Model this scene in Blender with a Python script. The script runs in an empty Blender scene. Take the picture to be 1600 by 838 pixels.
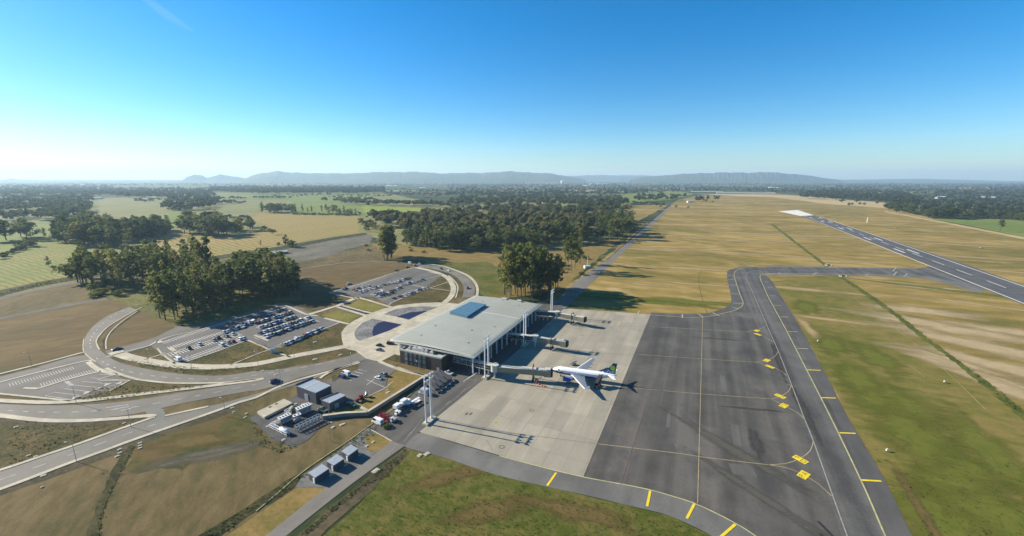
import bpy, bmesh, math, random
import numpy as np
from mathutils import Vector, Matrix
from mathutils.geometry import delaunay_2d_cdt
random.seed(7); RNG = np.random.default_rng(7)
S = bpy.context.scene
COL = S.collection
R = math.radians

# ------------------------------------------------------------------ camera
CAM_H, FOC, YH = 105.0, 640.0, 279.5          # metres, focal length and horizon in units of the 1600 x 838 frame
PITCH = math.atan((419 - YH) / FOC)
CP, SP = math.cos(PITCH), math.sin(PITCH)
cam = bpy.data.cameras.new('camera'); co = bpy.data.objects.new('camera', cam); COL.objects.link(co)
cam.sensor_width = 36; cam.lens = 36 * FOC / 1600; cam.clip_start = 1; cam.clip_end = 90000
co.location = (0, 0, CAM_H); co.rotation_euler = (math.pi / 2 - PITCH, 0, 0)
S.camera = co

def at(x, y, z=0.0):
    """surveyed point: frame position -> the point of the level z that it shows"""
    dx, dy = (x - 800) / FOC, (419 - y) / FOC
    d = (dx, CP + dy * SP, -SP + dy * CP)
    t = (z - CAM_H) / d[2]
    return Vector((d[0] * t, d[1] * t, z))

# ------------------------------------------------------------------ world and sun
SUN_AZ, SUN_EL = R(-72.6), R(26.0)            # azimuth from +Y towards +X
sd = Vector((math.sin(SUN_AZ) * math.cos(SUN_EL), math.cos(SUN_AZ) * math.cos(SUN_EL), math.sin(SUN_EL)))
W = bpy.data.worlds.new("World"); S.world = W; W.use_nodes = True
nt = W.node_tree; nt.nodes.clear()
sky = nt.nodes.new('ShaderNodeTexSky'); sky.sky_type = 'NISHITA'; sky.sun_disc = False
sky.sun_elevation = SUN_EL; sky.sun_rotation = SUN_AZ
sky.altitude = 100; sky.air_density = 1.0; sky.dust_density = .2; sky.ozone_density = 3.0
hs = nt.nodes.new('ShaderNodeHueSaturation'); hs.inputs['Saturation'].default_value = 1.5; hs.inputs['Hue'].default_value = .49
gmn = nt.nodes.new('ShaderNodeMixRGB'); gmn.blend_type = 'MULTIPLY'; gmn.inputs['Fac'].default_value = 1; gmn.inputs['Color2'].default_value = (.80, .97, 1.16, 1)
bg = nt.nodes.new('ShaderNodeBackground'); bg.inputs['Strength'].default_value = 0.06
wo = nt.nodes.new('ShaderNodeOutputWorld')
nt.links.new(sky.outputs[0], hs.inputs['Color']); nt.links.new(hs.outputs[0], gmn.inputs['Color1']); nt.links.new(gmn.outputs[0], bg.inputs['Color']); nt.links.new(bg.outputs[0], wo.inputs['Surface'])
sl = bpy.data.lights.new('sun', 'SUN'); sl.energy = 5.0; sl.angle = R(0.5); sl.color = (1.0, .90, .74)
so = bpy.data.objects.new('sun', sl); COL.objects.link(so)
so.rotation_euler = sd.to_track_quat('Z', 'Y').to_euler(); so.location = (-300, 100, 300)
vs = S.view_settings; vs.view_transform = 'Standard'; vs.look = 'None'; vs.gamma = 1; vs.use_curve_mapping = False; vs.exposure = 1.25
S.cycles.max_bounces = 6; S.cycles.volume_bounces = 0; S.cycles.transparent_max_bounces = 12
S.cycles.use_denoising = True

# ------------------------------------------------------------------ tags and mesh helpers
def tag(o, label=None, cat=None, group=None, kind=None):
    if label: o['label'] = label
    if cat: o['category'] = cat
    if group: o['group'] = group
    if kind: o['kind'] = kind
    return o

class MB:
    def __init__(s): s.v, s.f, s.m = [], [], []
    def add(s, v, f, m=0):
        n = len(s.v); s.v += [tuple(p) for p in v]; s.f += [tuple(i + n for i in q) for q in f]; s.m += [m] * len(f); return s
    def box(s, c, d, rz=0.0, m=0, taper=1.0):
        """box with base centre c, size d, turned rz"""
        cz, sz = math.cos(rz), math.sin(rz); v = []
        for k, t in ((0, 1.0), (1, taper)):
            for a, b in ((-1, -1), (1, -1), (1, 1), (-1, 1)):
                x, y = a * d[0] / 2 * t, b * d[1] / 2 * t
                v.append((c[0] + x * cz - y * sz, c[1] + x * sz + y * cz, c[2] + k * d[2]))
        return s.add(v, [(3, 2, 1, 0), (4, 5, 6, 7), (0, 1, 5, 4), (1, 2, 6, 5), (2, 3, 7, 6), (3, 0, 4, 7)], m)
    def prism(s, pts, z0, z1, m=0, mt=None):
        n = len(pts); a = sum(pts[i][0] * pts[(i + 1) % n][1] - pts[(i + 1) % n][0] * pts[i][1] for i in range(n))
        if a < 0: pts = pts[::-1]
        v = [(p[0], p[1], z0) for p in pts] + [(p[0], p[1], z1) for p in pts]
        s.add(v, [tuple(range(n - 1, -1, -1))] + [(i, (i + 1) % n, n + (i + 1) % n, n + i) for i in range(n)], m)
        return s.add(v[n:], [tuple(range(n))], m if mt is None else mt)
    def tube(s, a, b, r0, r1=None, n=8, m=0, cap=True):
        a, b = Vector(a), Vector(b); r1 = r0 if r1 is None else r1; d = (b - a)
        if d.length < 1e-6: return s
        q = d.to_track_quat('Z', 'Y'); v = []
        for p, r in ((a, r0), (b, r1)):
            for i in range(n):
                t = 2 * math.pi * i / n; v.append(p + q @ Vector((r * math.cos(t), r * math.sin(t), 0)))
        f = [(i, (i + 1) % n, n + (i + 1) % n, n + i) for i in range(n)]
        if cap: f += [tuple(range(n - 1, -1, -1)), tuple(range(n, 2 * n))]
        return s.add(v, f, m)
    def bar(s, a, b, w, h, m=0):
        """rectangular bar from a to b, w across and h high"""
        a, b = Vector(a), Vector(b); d = (b - a).normalized(); side = d.cross(Vector((0, 0, 1)))
        side = side.normalized() if side.length > 1e-4 else Vector((1, 0, 0)); up = side.cross(d)
        v = [p + side * (i * w / 2) + up * (j * h / 2) for p in (a, b) for i, j in ((-1, -1), (1, -1), (1, 1), (-1, 1))]
        return s.add(v, [(0, 3, 2, 1), (4, 5, 6, 7), (0, 1, 5, 4), (1, 2, 6, 5), (2, 3, 7, 6), (3, 0, 4, 7)], m)
    def ribbon(s, pts, w, z, h=0.0, m=0, closed=False):
        """flat ribbon along ground points; with h a raised kerb with sides"""
        P = [Vector((p[0], p[1])) for p in pts]; n = len(P); L, Q = [], []
        for i in range(n):
            a, b = P[max(i - 1, 0)], P[min(i + 1, n - 1)]
            t = (b - a); t = t.normalized() if t.length > 1e-6 else Vector((1, 0)); nn = Vector((-t.y, t.x)) * (w / 2)
            L.append(P[i] + nn); Q.append(P[i] - nn)
        zt = z + h
        for i in range(n - 1):
            s.add([(Q[i].x, Q[i].y, zt), (Q[i + 1].x, Q[i + 1].y, zt), (L[i + 1].x, L[i + 1].y, zt), (L[i].x, L[i].y, zt)], [(0, 1, 2, 3)], m)
            if h:
                s.add([(Q[i].x, Q[i].y, z), (Q[i + 1].x, Q[i + 1].y, z), (Q[i + 1].x, Q[i + 1].y, zt), (Q[i].x, Q[i].y, zt)], [(0, 1, 2, 3)], m)
                s.add([(L[i].x, L[i].y, z), (L[i + 1].x, L[i + 1].y, z), (L[i + 1].x, L[i + 1].y, zt), (L[i].x, L[i].y, zt)], [(3, 2, 1, 0)], m)
        return s
    def build(s, name, mats, parent=None, loc=None, smooth=False):
        me = bpy.data.meshes.new(name); me.from_pydata(s.v, [], s.f)
        mats = mats if isinstance(mats, (list, tuple)) else [mats]
        for m in mats: me.materials.append(m)
        me.polygons.foreach_set('material_index', s.m)
        if smooth: me.polygons.foreach_set('use_smooth', [True] * len(s.f))
        me.update()
        o = bpy.data.objects.new(name, me); COL.objects.link(o)
        if parent: o.parent = parent
        if loc is not None: o.location = loc
        return o

def empty(name, loc, rz=0.0, label=None, cat=None, group=None):
    o = bpy.data.objects.new(name, None); COL.objects.link(o); o.empty_display_size = .5
    o.location = loc; o.rotation_euler = (0, 0, rz); return tag(o, label, cat, group)

def copy_tree(o, parent=None):
    c = o.copy(); COL.objects.link(c); c.parent = parent
    for ch in o.children: copy_tree(ch, c)
    return c

def spline(pts, step=3.0):
    """Catmull-Rom through ground points, about one vertex per step"""
    P = [Vector((p[0], p[1])) for p in pts]
    if len(P) < 3:
        return P
    out = []
    for i in range(len(P) - 1):
        p0, p1, p2, p3 = P[max(i - 1, 0)], P[i], P[i + 1], P[min(i + 2, len(P) - 1)]
        n = max(2, min(24, int((p2 - p1).length / step)))
        for k in range(n):
            t = k / n
            out.append(.5 * ((2 * p1) + (p2 - p0) * t + (2 * p0 - 5 * p1 + 4 * p2 - p3) * t * t + (3 * p1 - p0 - 3 * p2 + p3) * t ** 3))
    return out + [P[-1]]

def px(pts): return [at(*p) for p in pts]
def curve(pts, step=3.0): return spline(px(pts), step)

def resample(P, n):
    P = [Vector((p[0], p[1])) for p in P]; d = [0]
    for a, b in zip(P, P[1:]): d.append(d[-1] + (b - a).length)
    out, j = [], 0
    for k in range(n):
        t = d[-1] * k / (n - 1)
        while j < len(d) - 2 and d[j + 1] < t: j += 1
        u = (t - d[j]) / max(d[j + 1] - d[j], 1e-6); out.append(P[j].lerp(P[j + 1], min(max(u, 0), 1)))
    return out

def rough(P, amp, step):
    """ground outline with an uneven edge"""
    P = [Vector((p[0], p[1])) for p in P]; out = []
    for i, a in enumerate(P):
        b = P[(i + 1) % len(P)]; L = (b - a).length; n = max(1, min(120, int(L / step)))
        nn = Vector((-(b - a).y, (b - a).x)).normalized() if L > 1e-6 else Vector((0, 0))
        for k in range(n):
            q = a.lerp(b, k / n); out.append(q + nn * random.uniform(-amp, amp) * (1 if k else .3))
    return out

LAYERS = []
def sheet(name, pts, z, mat, amp=0, step=4, sm=False, label=None, kind='structure', raw=False):
    P = pts if raw else (curve(pts) if sm else px(pts))
    if amp: P = rough(P, amp, step)
    n = len(P); a = sum(P[i][0] * P[(i + 1) % n][1] - P[(i + 1) % n][0] * P[i][1] for i in range(n))
    if a < 0: P = P[::-1]
    r = delaunay_2d_cdt([Vector((p[0], p[1])) for p in P], [], [list(range(n))], 1, 1e-4)
    me = bpy.data.meshes.new(name); me.from_pydata([(p[0], p[1], z) for p in r[0]], [], r[2]); me.materials.append(mat)
    o = bpy.data.objects.new(name, me); COL.objects.link(o); LAYERS.append((z, len(LAYERS), o))
    return tag(o, label, None, None, kind)

def band(name, A, B, z, mat, n=60, label=None, sm=True):
    """road surface between its two surveyed edges"""
    a = resample(curve(A) if sm else px(A), n); b = resample(curve(B) if sm else px(B), n); m = MB()
    up = (a[1] - a[0]).cross(b[0] - a[0]) > 0
    for i in range(n - 1):
        q = [(a[i].x, a[i].y, z), (a[i + 1].x, a[i + 1].y, z), (b[i + 1].x, b[i + 1].y, z), (b[i].x, b[i].y, z)]
        m.add(q if up else q[::-1], [(0, 1, 2, 3)])
    o = m.build(name, mat); LAYERS.append((z, len(LAYERS), o))
    return tag(o, label, None, None, 'structure')

# ------------------------------------------------------------------ materials
def newmat(name):
    m = bpy.data.materials.new(name); m.use_nodes = True; t = m.node_tree
    return m, t, t.nodes['Principled BSDF']
def nd(t, typ, **kw):
    n = t.nodes.new(typ)
    for k, v in kw.items():
        if k in n.inputs: n.inputs[k].default_value = v
        else: setattr(n, k, v)
    return n
def plain(name, col, rough_=.6, metal=0.0, spec=.4, vary=0.0, scale=1.0, coat=0.0):
    m, t, b = newmat(name); b.inputs['Base Color'].default_value = (*col, 1)
    b.inputs['Roughness'].default_value = rough_; b.inputs['Metallic'].default_value = metal
    b.inputs['Specular IOR Level'].default_value = spec; b.inputs['Coat Weight'].default_value = coat
    if vary:
        tc = nd(t, 'ShaderNodeTexCoord'); no = nd(t, 'ShaderNodeTexNoise', Scale=scale, Detail=6.0, Roughness=.65)
        t.links.new(tc.outputs['Object'], no.inputs['Vector'])
        rp = nd(t, 'ShaderNodeValToRGB'); e = rp.color_ramp.elements
        e[0].position, e[1].position = .3, .72
        e[0].color = (*[c * (1 - vary) for c in col], 1); e[1].color = (*[min(1, c * (1 + vary)) for c in col], 1)
        t.links.new(no.outputs['Fac'], rp.inputs['Fac']); t.links.new(rp.outputs['Color'], b.inputs['Base Color'])
    return m

AX = 65.7   # bearing of apron and runway
def soil(name, cols, big=60.0, stretch=3.0, ang=AX, grain=1.0, wts=(.42, .40, .18), spread=.16, bare=None, off=0.0, mid=.5, stripes=None, clump=None):
    """ground cover: three colours mixed by noise at three sizes, stretched across the bearing; optional bare patches, mown stripes, dark tufts"""
    m, t, b = newmat(name); b.inputs['Roughness'].default_value = .95; b.inputs['Specular IOR Level'].default_value = .08
    L = t.links.new
    tc = nd(t, 'ShaderNodeTexCoord'); mp = nd(t, 'ShaderNodeMapping'); mp.vector_type = 'TEXTURE'
    mp.inputs['Rotation'].default_value = (0, 0, R(ang - 90)); mp.inputs['Location'].default_value = (off, off * .7, 0)
    mp.inputs['Scale'].default_value = (stretch, 1, 1)
    L(tc.outputs['Object'], mp.inputs['Vector'])
    acc = None
    for sc, w, src in ((big, wts[0], mp), (big / 7, wts[1], mp), (grain, wts[2], tc)):
        n = nd(t, 'ShaderNodeTexNoise', Scale=1.0 / sc, Detail=5.0, Roughness=.6)
        L(src.outputs['Vector' if src is mp else 'Object'], n.inputs['Vector'])
        mm = nd(t, 'ShaderNodeMath', operation='MULTIPLY_ADD'); L(n.outputs['Fac'], mm.inputs[0]); mm.inputs[1].default_value = w
        if acc: L(acc.outputs[0], mm.inputs[2])
        else: mm.inputs[2].default_value = 0
        acc = mm
    rp = nd(t, 'ShaderNodeValToRGB'); e = rp.color_ramp.elements
    spread *= .55; e[0].position, e[1].position = mid - spread, mid + spread; e[0].color = (*cols[0], 1); e[1].color = (*cols[2], 1)
    x = e.new(mid); x.color = (*cols[1], 1)
    L(acc.outputs[0], rp.inputs['Fac']); out = rp.outputs['Color']
    def over(fac, col):
        nonlocal out
        mx = nd(t, 'ShaderNodeMixRGB'); L(fac, mx.inputs['Fac']); L(out, mx.inputs['Color1']); mx.inputs['Color2'].default_value = (*col, 1); out = mx.outputs['Color']
    def thr(val, lo, hi):
        mr = nd(t, 'ShaderNodeMapRange'); L(val, mr.inputs['Value']); mr.inputs['From Min'].default_value = lo; mr.inputs['From Max'].default_value = hi; return mr.outputs[0]
    if bare:
        col, sc, lo = bare
        n = nd(t, 'ShaderNodeTexNoise', Scale=1.0 / sc, Detail=7.0, Roughness=.68); L(mp.outputs['Vector'], n.inputs['Vector'])
        over(thr(n.outputs['Fac'], lo, lo + .12), col)
    if clump:
        col, sc, lo = clump
        n = nd(t, 'ShaderNodeTexNoise', Scale=1.0 / sc, Detail=4.0, Roughness=.7); L(tc.outputs['Object'], n.inputs['Vector'])
        over(thr(n.outputs['Fac'], lo, lo + .1), col)
    if stripes:
        col, sc, a = stripes
        m2 = nd(t, 'ShaderNodeMapping'); m2.vector_type = 'TEXTURE'; m2.inputs['Rotation'].default_value = (0, 0, R(a)); L(tc.outputs['Object'], m2.inputs['Vector'])
        w = nd(t, 'ShaderNodeTexWave', Scale=.314 / sc, Distortion=5.0, Detail=3.0); w.inputs['Detail Scale'].default_value = .6; L(m2.outputs['Vector'], w.inputs['Vector'])
        over(thr(w.outputs['Fac'], .45, 1.0), col)
    L(out, b.inputs['Base Color'])
    return m

def paving(name, base, lo=.8, hi=1.2, slab=None, ang=AX, streak=(40, 3), grime=None, rough_=.85, tint=None):
    """asphalt or concrete: long rolled lanes, blotches, grain, and slabs of slightly different tone"""
    m, t, b = newmat(name); b.inputs['Roughness'].default_value = rough_; b.inputs['Specular IOR Level'].default_value = .25
    L = t.links.new; tc = nd(t, 'ShaderNodeTexCoord'); mp = nd(t, 'ShaderNodeMapping'); mp.vector_type = 'TEXTURE'
    mp.inputs['Rotation'].default_value = (0, 0, R(ang)); L(tc.outputs['Object'], mp.inputs['Vector'])
    ms = nd(t, 'ShaderNodeMapping'); ms.inputs['Scale'].default_value = (1 / streak[0], 1 / streak[1], 1); L(mp.outputs['Vector'], ms.inputs['Vector'])
    n1 = nd(t, 'ShaderNodeTexNoise', Scale=1.0, Detail=3.0); L(ms.outputs['Vector'], n1.inputs['Vector'])
    n2 = nd(t, 'ShaderNodeTexNoise', Scale=.05, Detail=6.0, Roughness=.65); L(tc.outputs['Object'], n2.inputs['Vector'])
    n3 = nd(t, 'ShaderNodeTexNoise', Scale=1.3, Detail=3.0); L(tc.outputs['Object'], n3.inputs['Vector'])
    a = nd(t, 'ShaderNodeMath', operation='MULTIPLY_ADD'); L(n1.outputs['Fac'], a.inputs[0]); a.inputs[1].default_value = .45
    a2 = nd(t, 'ShaderNodeMath', operation='MULTIPLY_ADD'); L(n2.outputs['Fac'], a2.inputs[0]); a2.inputs[1].default_value = .4; L(a2.outputs[0], a.inputs[2])
    a3 = nd(t, 'ShaderNodeMath', operation='MULTIPLY'); L(n3.outputs['Fac'], a3.inputs[0]); a3.inputs[1].default_value = .15; L(a3.outputs[0], a2.inputs[2])
    rp = nd(t, 'ShaderNodeValToRGB'); e = rp.color_ramp.elements; e[0].position, e[1].position = .41, .59
    e[0].color = (*[c * lo for c in base], 1); e[1].color = (*[c * hi for c in (tint or base)], 1); L(a.outputs[0], rp.inputs['Fac']); out = rp.outputs['Color']
    if slab:
        bt = nd(t, 'ShaderNodeTexBrick'); bt.offset = 0; bt.inputs['Scale'].default_value = 1; bt.inputs['Brick Width'].default_value = slab[0]; bt.inputs['Row Height'].default_value = slab[1]
        bt.inputs['Mortar Size'].default_value = slab[2]; bt.inputs['Color1'].default_value = (.88, .88, .88, 1); bt.inputs['Color2'].default_value = (1.1, 1.09, 1.07, 1); bt.inputs['Mortar'].default_value = (.72, .71, .68, 1)
        L(mp.outputs['Vector'], bt.inputs['Vector'])
        mx = nd(t, 'ShaderNodeMixRGB', blend_type='MULTIPLY'); mx.inputs['Fac'].default_value = 1; L(out, mx.inputs['Color1']); L(bt.outputs['Color'], mx.inputs['Color2']); out = mx.outputs['Color']
    if grime:
        n = nd(t, 'ShaderNodeTexNoise', Scale=1 / 14, Detail=8.0, Roughness=.7); L(mp.outputs['Vector'], n.inputs['Vector'])
        mr = nd(t, 'ShaderNodeMapRange'); L(n.outputs['Fac'], mr.inputs['Value']); mr.inputs['From Min'].default_value = .52; mr.inputs['From Max'].default_value = .66; mr.inputs['To Max'].default_value = .55
        mx = nd(t, 'ShaderNodeMixRGB'); L(mr.outputs[0], mx.inputs['Fac']); L(out, mx.inputs['Color1']); mx.inputs['Color2'].default_value = (*grime, 1); out = mx.outputs['Color']
    L(out, b.inputs['Base Color'])
    return m

def patchy(name, col, col2, scale=6.0):
    """thin ground cover that frays out at its rim: mesh attribute 'rim' is 1 inside and 0 at the edge"""
    m, t, b = newmat(name); b.inputs['Roughness'].default_value = .95; b.inputs['Specular IOR Level'].default_value = .08; L = t.links.new
    tc = nd(t, 'ShaderNodeTexCoord'); n = nd(t, 'ShaderNodeTexNoise', Scale=1 / scale, Detail=8.0, Roughness=.7); L(tc.outputs['Object'], n.inputs['Vector'])
    rp = nd(t, 'ShaderNodeValToRGB'); e = rp.color_ramp.elements; e[0].position, e[1].position = .35, .65; e[0].color = (*col, 1); e[1].color = (*col2, 1); L(n.outputs['Fac'], rp.inputs['Fac']); L(rp.outputs['Color'], b.inputs['Base Color'])
    mp = nd(t, 'ShaderNodeMapping'); mp.vector_type = 'TEXTURE'; mp.inputs['Rotation'].default_value = (0, 0, R(AX - 90)); mp.inputs['Scale'].default_value = (3.5, 1, 1); L(tc.outputs['Object'], mp.inputs['Vector'])
    n2 = nd(t, 'ShaderNodeTexNoise', Scale=1 / scale, Detail=9.0, Roughness=.72); L(mp.outputs['Vector'], n2.inputs['Vector'])
    at_ = nd(t, 'ShaderNodeAttribute', attribute_name='rim')
    ad = nd(t, 'ShaderNodeMath', operation='MULTIPLY_ADD'); L(n2.outputs['Fac'], ad.inputs[0]); ad.inputs[1].default_value = 1.5; sb_ = nd(t, 'ShaderNodeMath', operation='SUBTRACT'); L(at_.outputs['Fac'], sb_.inputs[0]); sb_.inputs[1].default_value = .25; L(sb_.outputs[0], ad.inputs[2])
    mr = nd(t, 'ShaderNodeMapRange'); L(ad.outputs[0], mr.inputs['Value']); mr.inputs['From Min'].default_value = .62; mr.inputs['From Max'].default_value = 1.25; mr.inputs['To Max'].default_value = .9
    tr = nd(t, 'ShaderNodeBsdfTransparent'); mx = nd(t, 'ShaderNodeMixShader'); L(mr.outputs[0], mx.inputs[0]); L(tr.outputs[0], mx.inputs[1]); L(b.outputs[0], mx.inputs[2])
    L(mx.outputs[0], t.nodes['Material Output'].inputs['Surface'])
    return m

def blob(name, c, ra, rb, ang, z, mat, label=None):
    """a patch of ground cover round a surveyed point, radii in metres, fraying at its rim"""
    p = at(*c); n = 40; v = [(p.x, p.y, z)]; rim = [1.0]; f = []
    ca, sa = math.cos(R(ang)), math.sin(R(ang)); ph = [random.uniform(0, 6.28) for _ in range(3)]
    for k, (q, rv) in enumerate(((.35, .8), (1.25, 0.0))):
        for i in range(n):
            th = 2 * math.pi * i / n; w = q * (1 + .22 * math.sin(2 * th + ph[0]) + .12 * math.sin(5 * th + ph[1]))
            x, y = ra * w * math.cos(th), rb * w * math.sin(th)
            v.append((p.x + x * ca - y * sa, p.y + x * sa + y * ca, z)); rim.append(rv)
    for i in range(n):
        j = (i + 1) % n; f += [(0, 1 + i, 1 + j), (1 + i, 1 + n + i, 1 + n + j, 1 + j)]
    m = MB(); m.add(v, f); o = m.build(name, mat); a = o.data.attributes.new('rim', 'FLOAT', 'POINT'); a.data.foreach_set('value', rim); LAYERS.append((z, len(LAYERS), o))
    return tag(o, label, None, None, 'stuff')
# ------------------------------------------------------------------ ground covers
STRAW, TAN, OLIVE = (.215, .15, .05), (.27, .20, .085), (.105, .095, .022)
GREEN, LUSH, BROWN = (.085, .105, .018), (.075, .115, .012), (.13, .085, .03)
M_base = soil('far_meadow', [(.022, .036, .014), (.036, .05, .018), (.11, .11, .04)], big=420, stretch=2.6, grain=9, spread=.13)
M_air = soil('airfield_grass', [(.122, .108, .026), (.212, .153, .043), (.31, .225, .08)], big=110, stretch=2.4, grain=1.2, spread=.15, bare=((.38, .30, .15), 42, .585), clump=((.075, .075, .018), 9, .66))
M_airnear = soil('taxiway_verge', [(.095, .098, .018), (.138, .122, .03), (.19, .14, .045)], big=42, stretch=1.4, grain=.8, spread=.13, clump=((.055, .07, .012), 5, .62))
M_lush = soil('green_rough_grass', [(.058, .072, .012), (.09, .092, .02), (.135, .105, .034)], big=22, stretch=1.2, grain=.7, spread=.12, clump=((.05, .068, .010), 2.6, .6), bare=((.14, .115, .045), 14, .62))
M_brown = soil('brown_stubble', [(.075, .066, .026), (.108, .074, .03), (.14, .10, .042)], big=45, stretch=2.2, ang=120, grain=.9, spread=.16)
M_dull = soil('dull_pasture', [(.064, .060, .023), (.106, .081, .035), (.142, .106, .05)], big=30, stretch=2.5, ang=25, grain=.8, spread=.15, clump=((.10, .085, .03), 6, .63))
M_verge2 = soil('olive_verge', [(.04, .05, .012), (.072, .068, .02), (.105, .072, .028)], big=16, stretch=1.4, grain=.8, spread=.13)
M_scrub = soil('rough_scrub', [(.038, .044, .014), (.074, .06, .023), (.118, .084, .034)], big=14, stretch=1.2, grain=.9, spread=.13, clump=((.05, .055, .014), 3, .58))
M_lawn = soil('dry_lawn', [(.10, .11, .022), (.15, .14, .03), (.20, .155, .045)], big=16, stretch=1, grain=.7, spread=.16)
M_field_g = soil('green_pasture', [(.10, .14, .03), (.13, .165, .035), (.17, .18, .05)], big=120, stretch=2.5, ang=150, grain=3, spread=.16)
M_field_v = soil('vivid_pasture', [(.15, .20, .02), (.18, .22, .025), (.21, .23, .05)], big=100, stretch=2.5, ang=150, grain=3, spread=.16)
M_field_k = soil('khaki_pasture', [(.12, .14, .045), (.165, .165, .06), (.20, .18, .075)], big=100, stretch=2, ang=150, grain=3, spread=.16)
M_hay = soil('mown_hay', [(.13, .16, .035), (.185, .19, .05), (.25, .20, .065)], big=90, stretch=2, ang=130, grain=2, spread=.16, stripes=((.11, .125, .03), 6.0, 62))
M_hay2 = soil('mown_straw', [(.23, .185, .055), (.27, .20, .07), (.30, .20, .075)], big=90, stretch=2, ang=150, grain=2, spread=.16, stripes=((.15, .14, .04), 9.0, 50))
M_pale = soil('pale_stubble', [(.30, .235, .11), (.36, .28, .14), (.40, .31, .16)], big=150, stretch=4, ang=AX, grain=4, spread=.18)
M_gravel = soil('grey_gravel', [(.085, .08, .055), (.12, .112, .085), (.16, .148, .118)], big=30, stretch=2, ang=150, grain=1.5, spread=.16)
M_soil = soil('dark_soil', [(.045, .04, .022), (.07, .06, .035), (.10, .08, .045)], big=12, stretch=1.5, grain=.7, spread=.14)
M_bank = soil('dark_bank', [(.018, .022, .008), (.035, .036, .014), (.066, .058, .024)], big=10, stretch=2, grain=.8, spread=.14)  # dark weedy earth of ditches and hedge banks
M_forest = soil('forest_floor', [(.02, .026, .009), (.035, .038, .014), (.06, .055, .02)], big=40, stretch=1, grain=3, spread=.15)
M_grovefloor = soil('grove_floor', [(.05, .065, .015), (.10, .10, .025), (.15, .13, .04)], big=16, stretch=1.4, grain=1, spread=.14)
M_orange = soil('dry_ochre_grass', [(.12, .105, .03), (.175, .125, .04), (.22, .15, .058)], big=12, stretch=1.4, grain=.7, spread=.15)
M_asph = paving('asphalt_apron', (.072, .068, .061), .72, 1.3, grime=(.045, .045, .047), streak=(120, 5), tint=(.078, .073, .063), slab=(60, 7.5, .02))
M_taxi = paving('asphalt_taxiway', (.068, .066, .062), .74, 1.4, streak=(400, 4.5), tint=(.082, .079, .071))
M_should = paving('asphalt_shoulder', (.078, .075, .07), .8, 1.2, streak=(30, 8))
M_should2 = paving('weathered_shoulder', (.125, .122, .11), .75, 1.2, streak=(30, 10), grime=(.10, .098, .09))
M_road = paving('road_asphalt', (.135, .125, .105), .82, 1.18, streak=(25, 25))
M_road2 = paving('service_road_asphalt', (.08, .076, .068), .8, 1.25, streak=(60, 4), grime=(.06, .06, .06))
M_lot = paving('parking_asphalt', (.098, .093, .083), .82, 1.2, streak=(25, 12))
M_conc = paving('apron_concrete', (.265, .243, .188), .86, 1.12, slab=(15, 7.5, .10), grime=(.225, .20, .15), streak=(60, 6))
M_walk = paving('pale_concrete', (.38, .345, .26), .86, 1.1, slab=(3, 3, .05), streak=(10, 10))
M_kerb = paving('kerb_concrete', (.37, .34, .26), .85, 1.1, streak=(10, 10))
M_white = plain('white_road_paint', (.62, .61, .57), .7, vary=.2, scale=.6)
M_faint = plain('worn_white_paint', (.26, .245, .21), .8, vary=.35, scale=.5)
M_yel = plain('yellow_paint', (.62, .47, .015), .7, vary=.15, scale=.4)
M_pyel = plain('faded_yellow_paint', (.36, .34, .17), .8, vary=.3, scale=.3)
M_red = plain('faded_red_paint', (.14, .09, .075), .8, vary=.25, scale=.3)
M_black = plain('black_paint', (.02, .02, .02), .7)
M_water = plain('dark_pool_water', (.016, .014, .045), .45, spec=.12)
M_pebble = soil('pool_pebbles', [(.085, .085, .09), (.15, .15, .145), (.23, .225, .21)], big=9, stretch=1, grain=.6, spread=.15)
M_mark = soil('tyre_dark', [(.03, .03, .03), (.04, .04, .04), (.05, .05, .05)], big=5)

G = lambda n, lab, pts, z, m, amp=0, step=5, sm=False: sheet(n, pts, z, m, amp, step, sm, lab)
# one sheet to the horizon
gm = MB(); Q = 24000.0
gm.add([(-Q, -2500, 0), (Q, -2500, 0), (Q, 21500, 0), (-Q, 21500, 0)], [(0, 1, 2, 3)])
tag(gm.build('ground', M_base), 'wide green and tan plain reaching the hills', None, None, 'structure')

G('meadow', 'dull pasture under the forecourt roads', [(-400, 520), (0, 440), (130, 430), (460, 415), (640, 410), (760, 470), (700, 560), (640, 640), (420, 870), (-400, 870)], .004, M_dull)
rf_ = random.Random(3)
for k in range(46):
    x, y = rf_.uniform(-20, 1620), rf_.uniform(287.6, 301)
    if 1040 < x < 1320 and y > 293: continue
    w, h = rf_.uniform(14, 60), rf_.uniform(.25, .8) * (y - 283) / 10; G('field', 'small far field among the tree belts', [(x - w, y - h * .3), (x - w * .4, y - h), (x + w, y - h * .6), (x + w * .7, y + h), (x - w * .8, y + h * .7)], .03, (M_field_g, M_field_k, M_pale, M_field_k, M_field_g)[k % 5])
# airfield and fields (far first)
G('meadow', 'dry straw coloured airfield grass between service road and runway', [(850, 470), (880, 452), (1046, 322), (1060, 312), (1090, 306), (1200, 301), (1270, 309), (1385, 324), (1480, 347), (1600, 374), (1900, 440), (1900, 620), (1640, 700), (1600, 838), (1620, 900), (1300, 900), (1100, 520)], .03, M_air, 3, 25)
G('meadow', 'pale stubble strip beyond the runway end', [(1195, 307), (1285, 309), (1340, 313.5), (1384, 317), (1386, 326), (1300, 320), (1240, 313)], .25, M_pale, 10, 60)
G('meadow', 'pale stubble strip before the far white roofs', [(1085, 303), (1200, 304.5), (1300, 308), (1240, 310), (1150, 307)], .25, M_pale, 10, 60)
G('field', 'patchwork of dull green pasture between the woods', [(-300, 470), (-200, 345), (0, 325), (140, 312), (200, 308), (340, 301), (600, 301), (720, 326), (640, 345), (560, 368), (440, 394), (120, 442), (0, 470)], .02, M_field_k, 6, 60)
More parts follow.
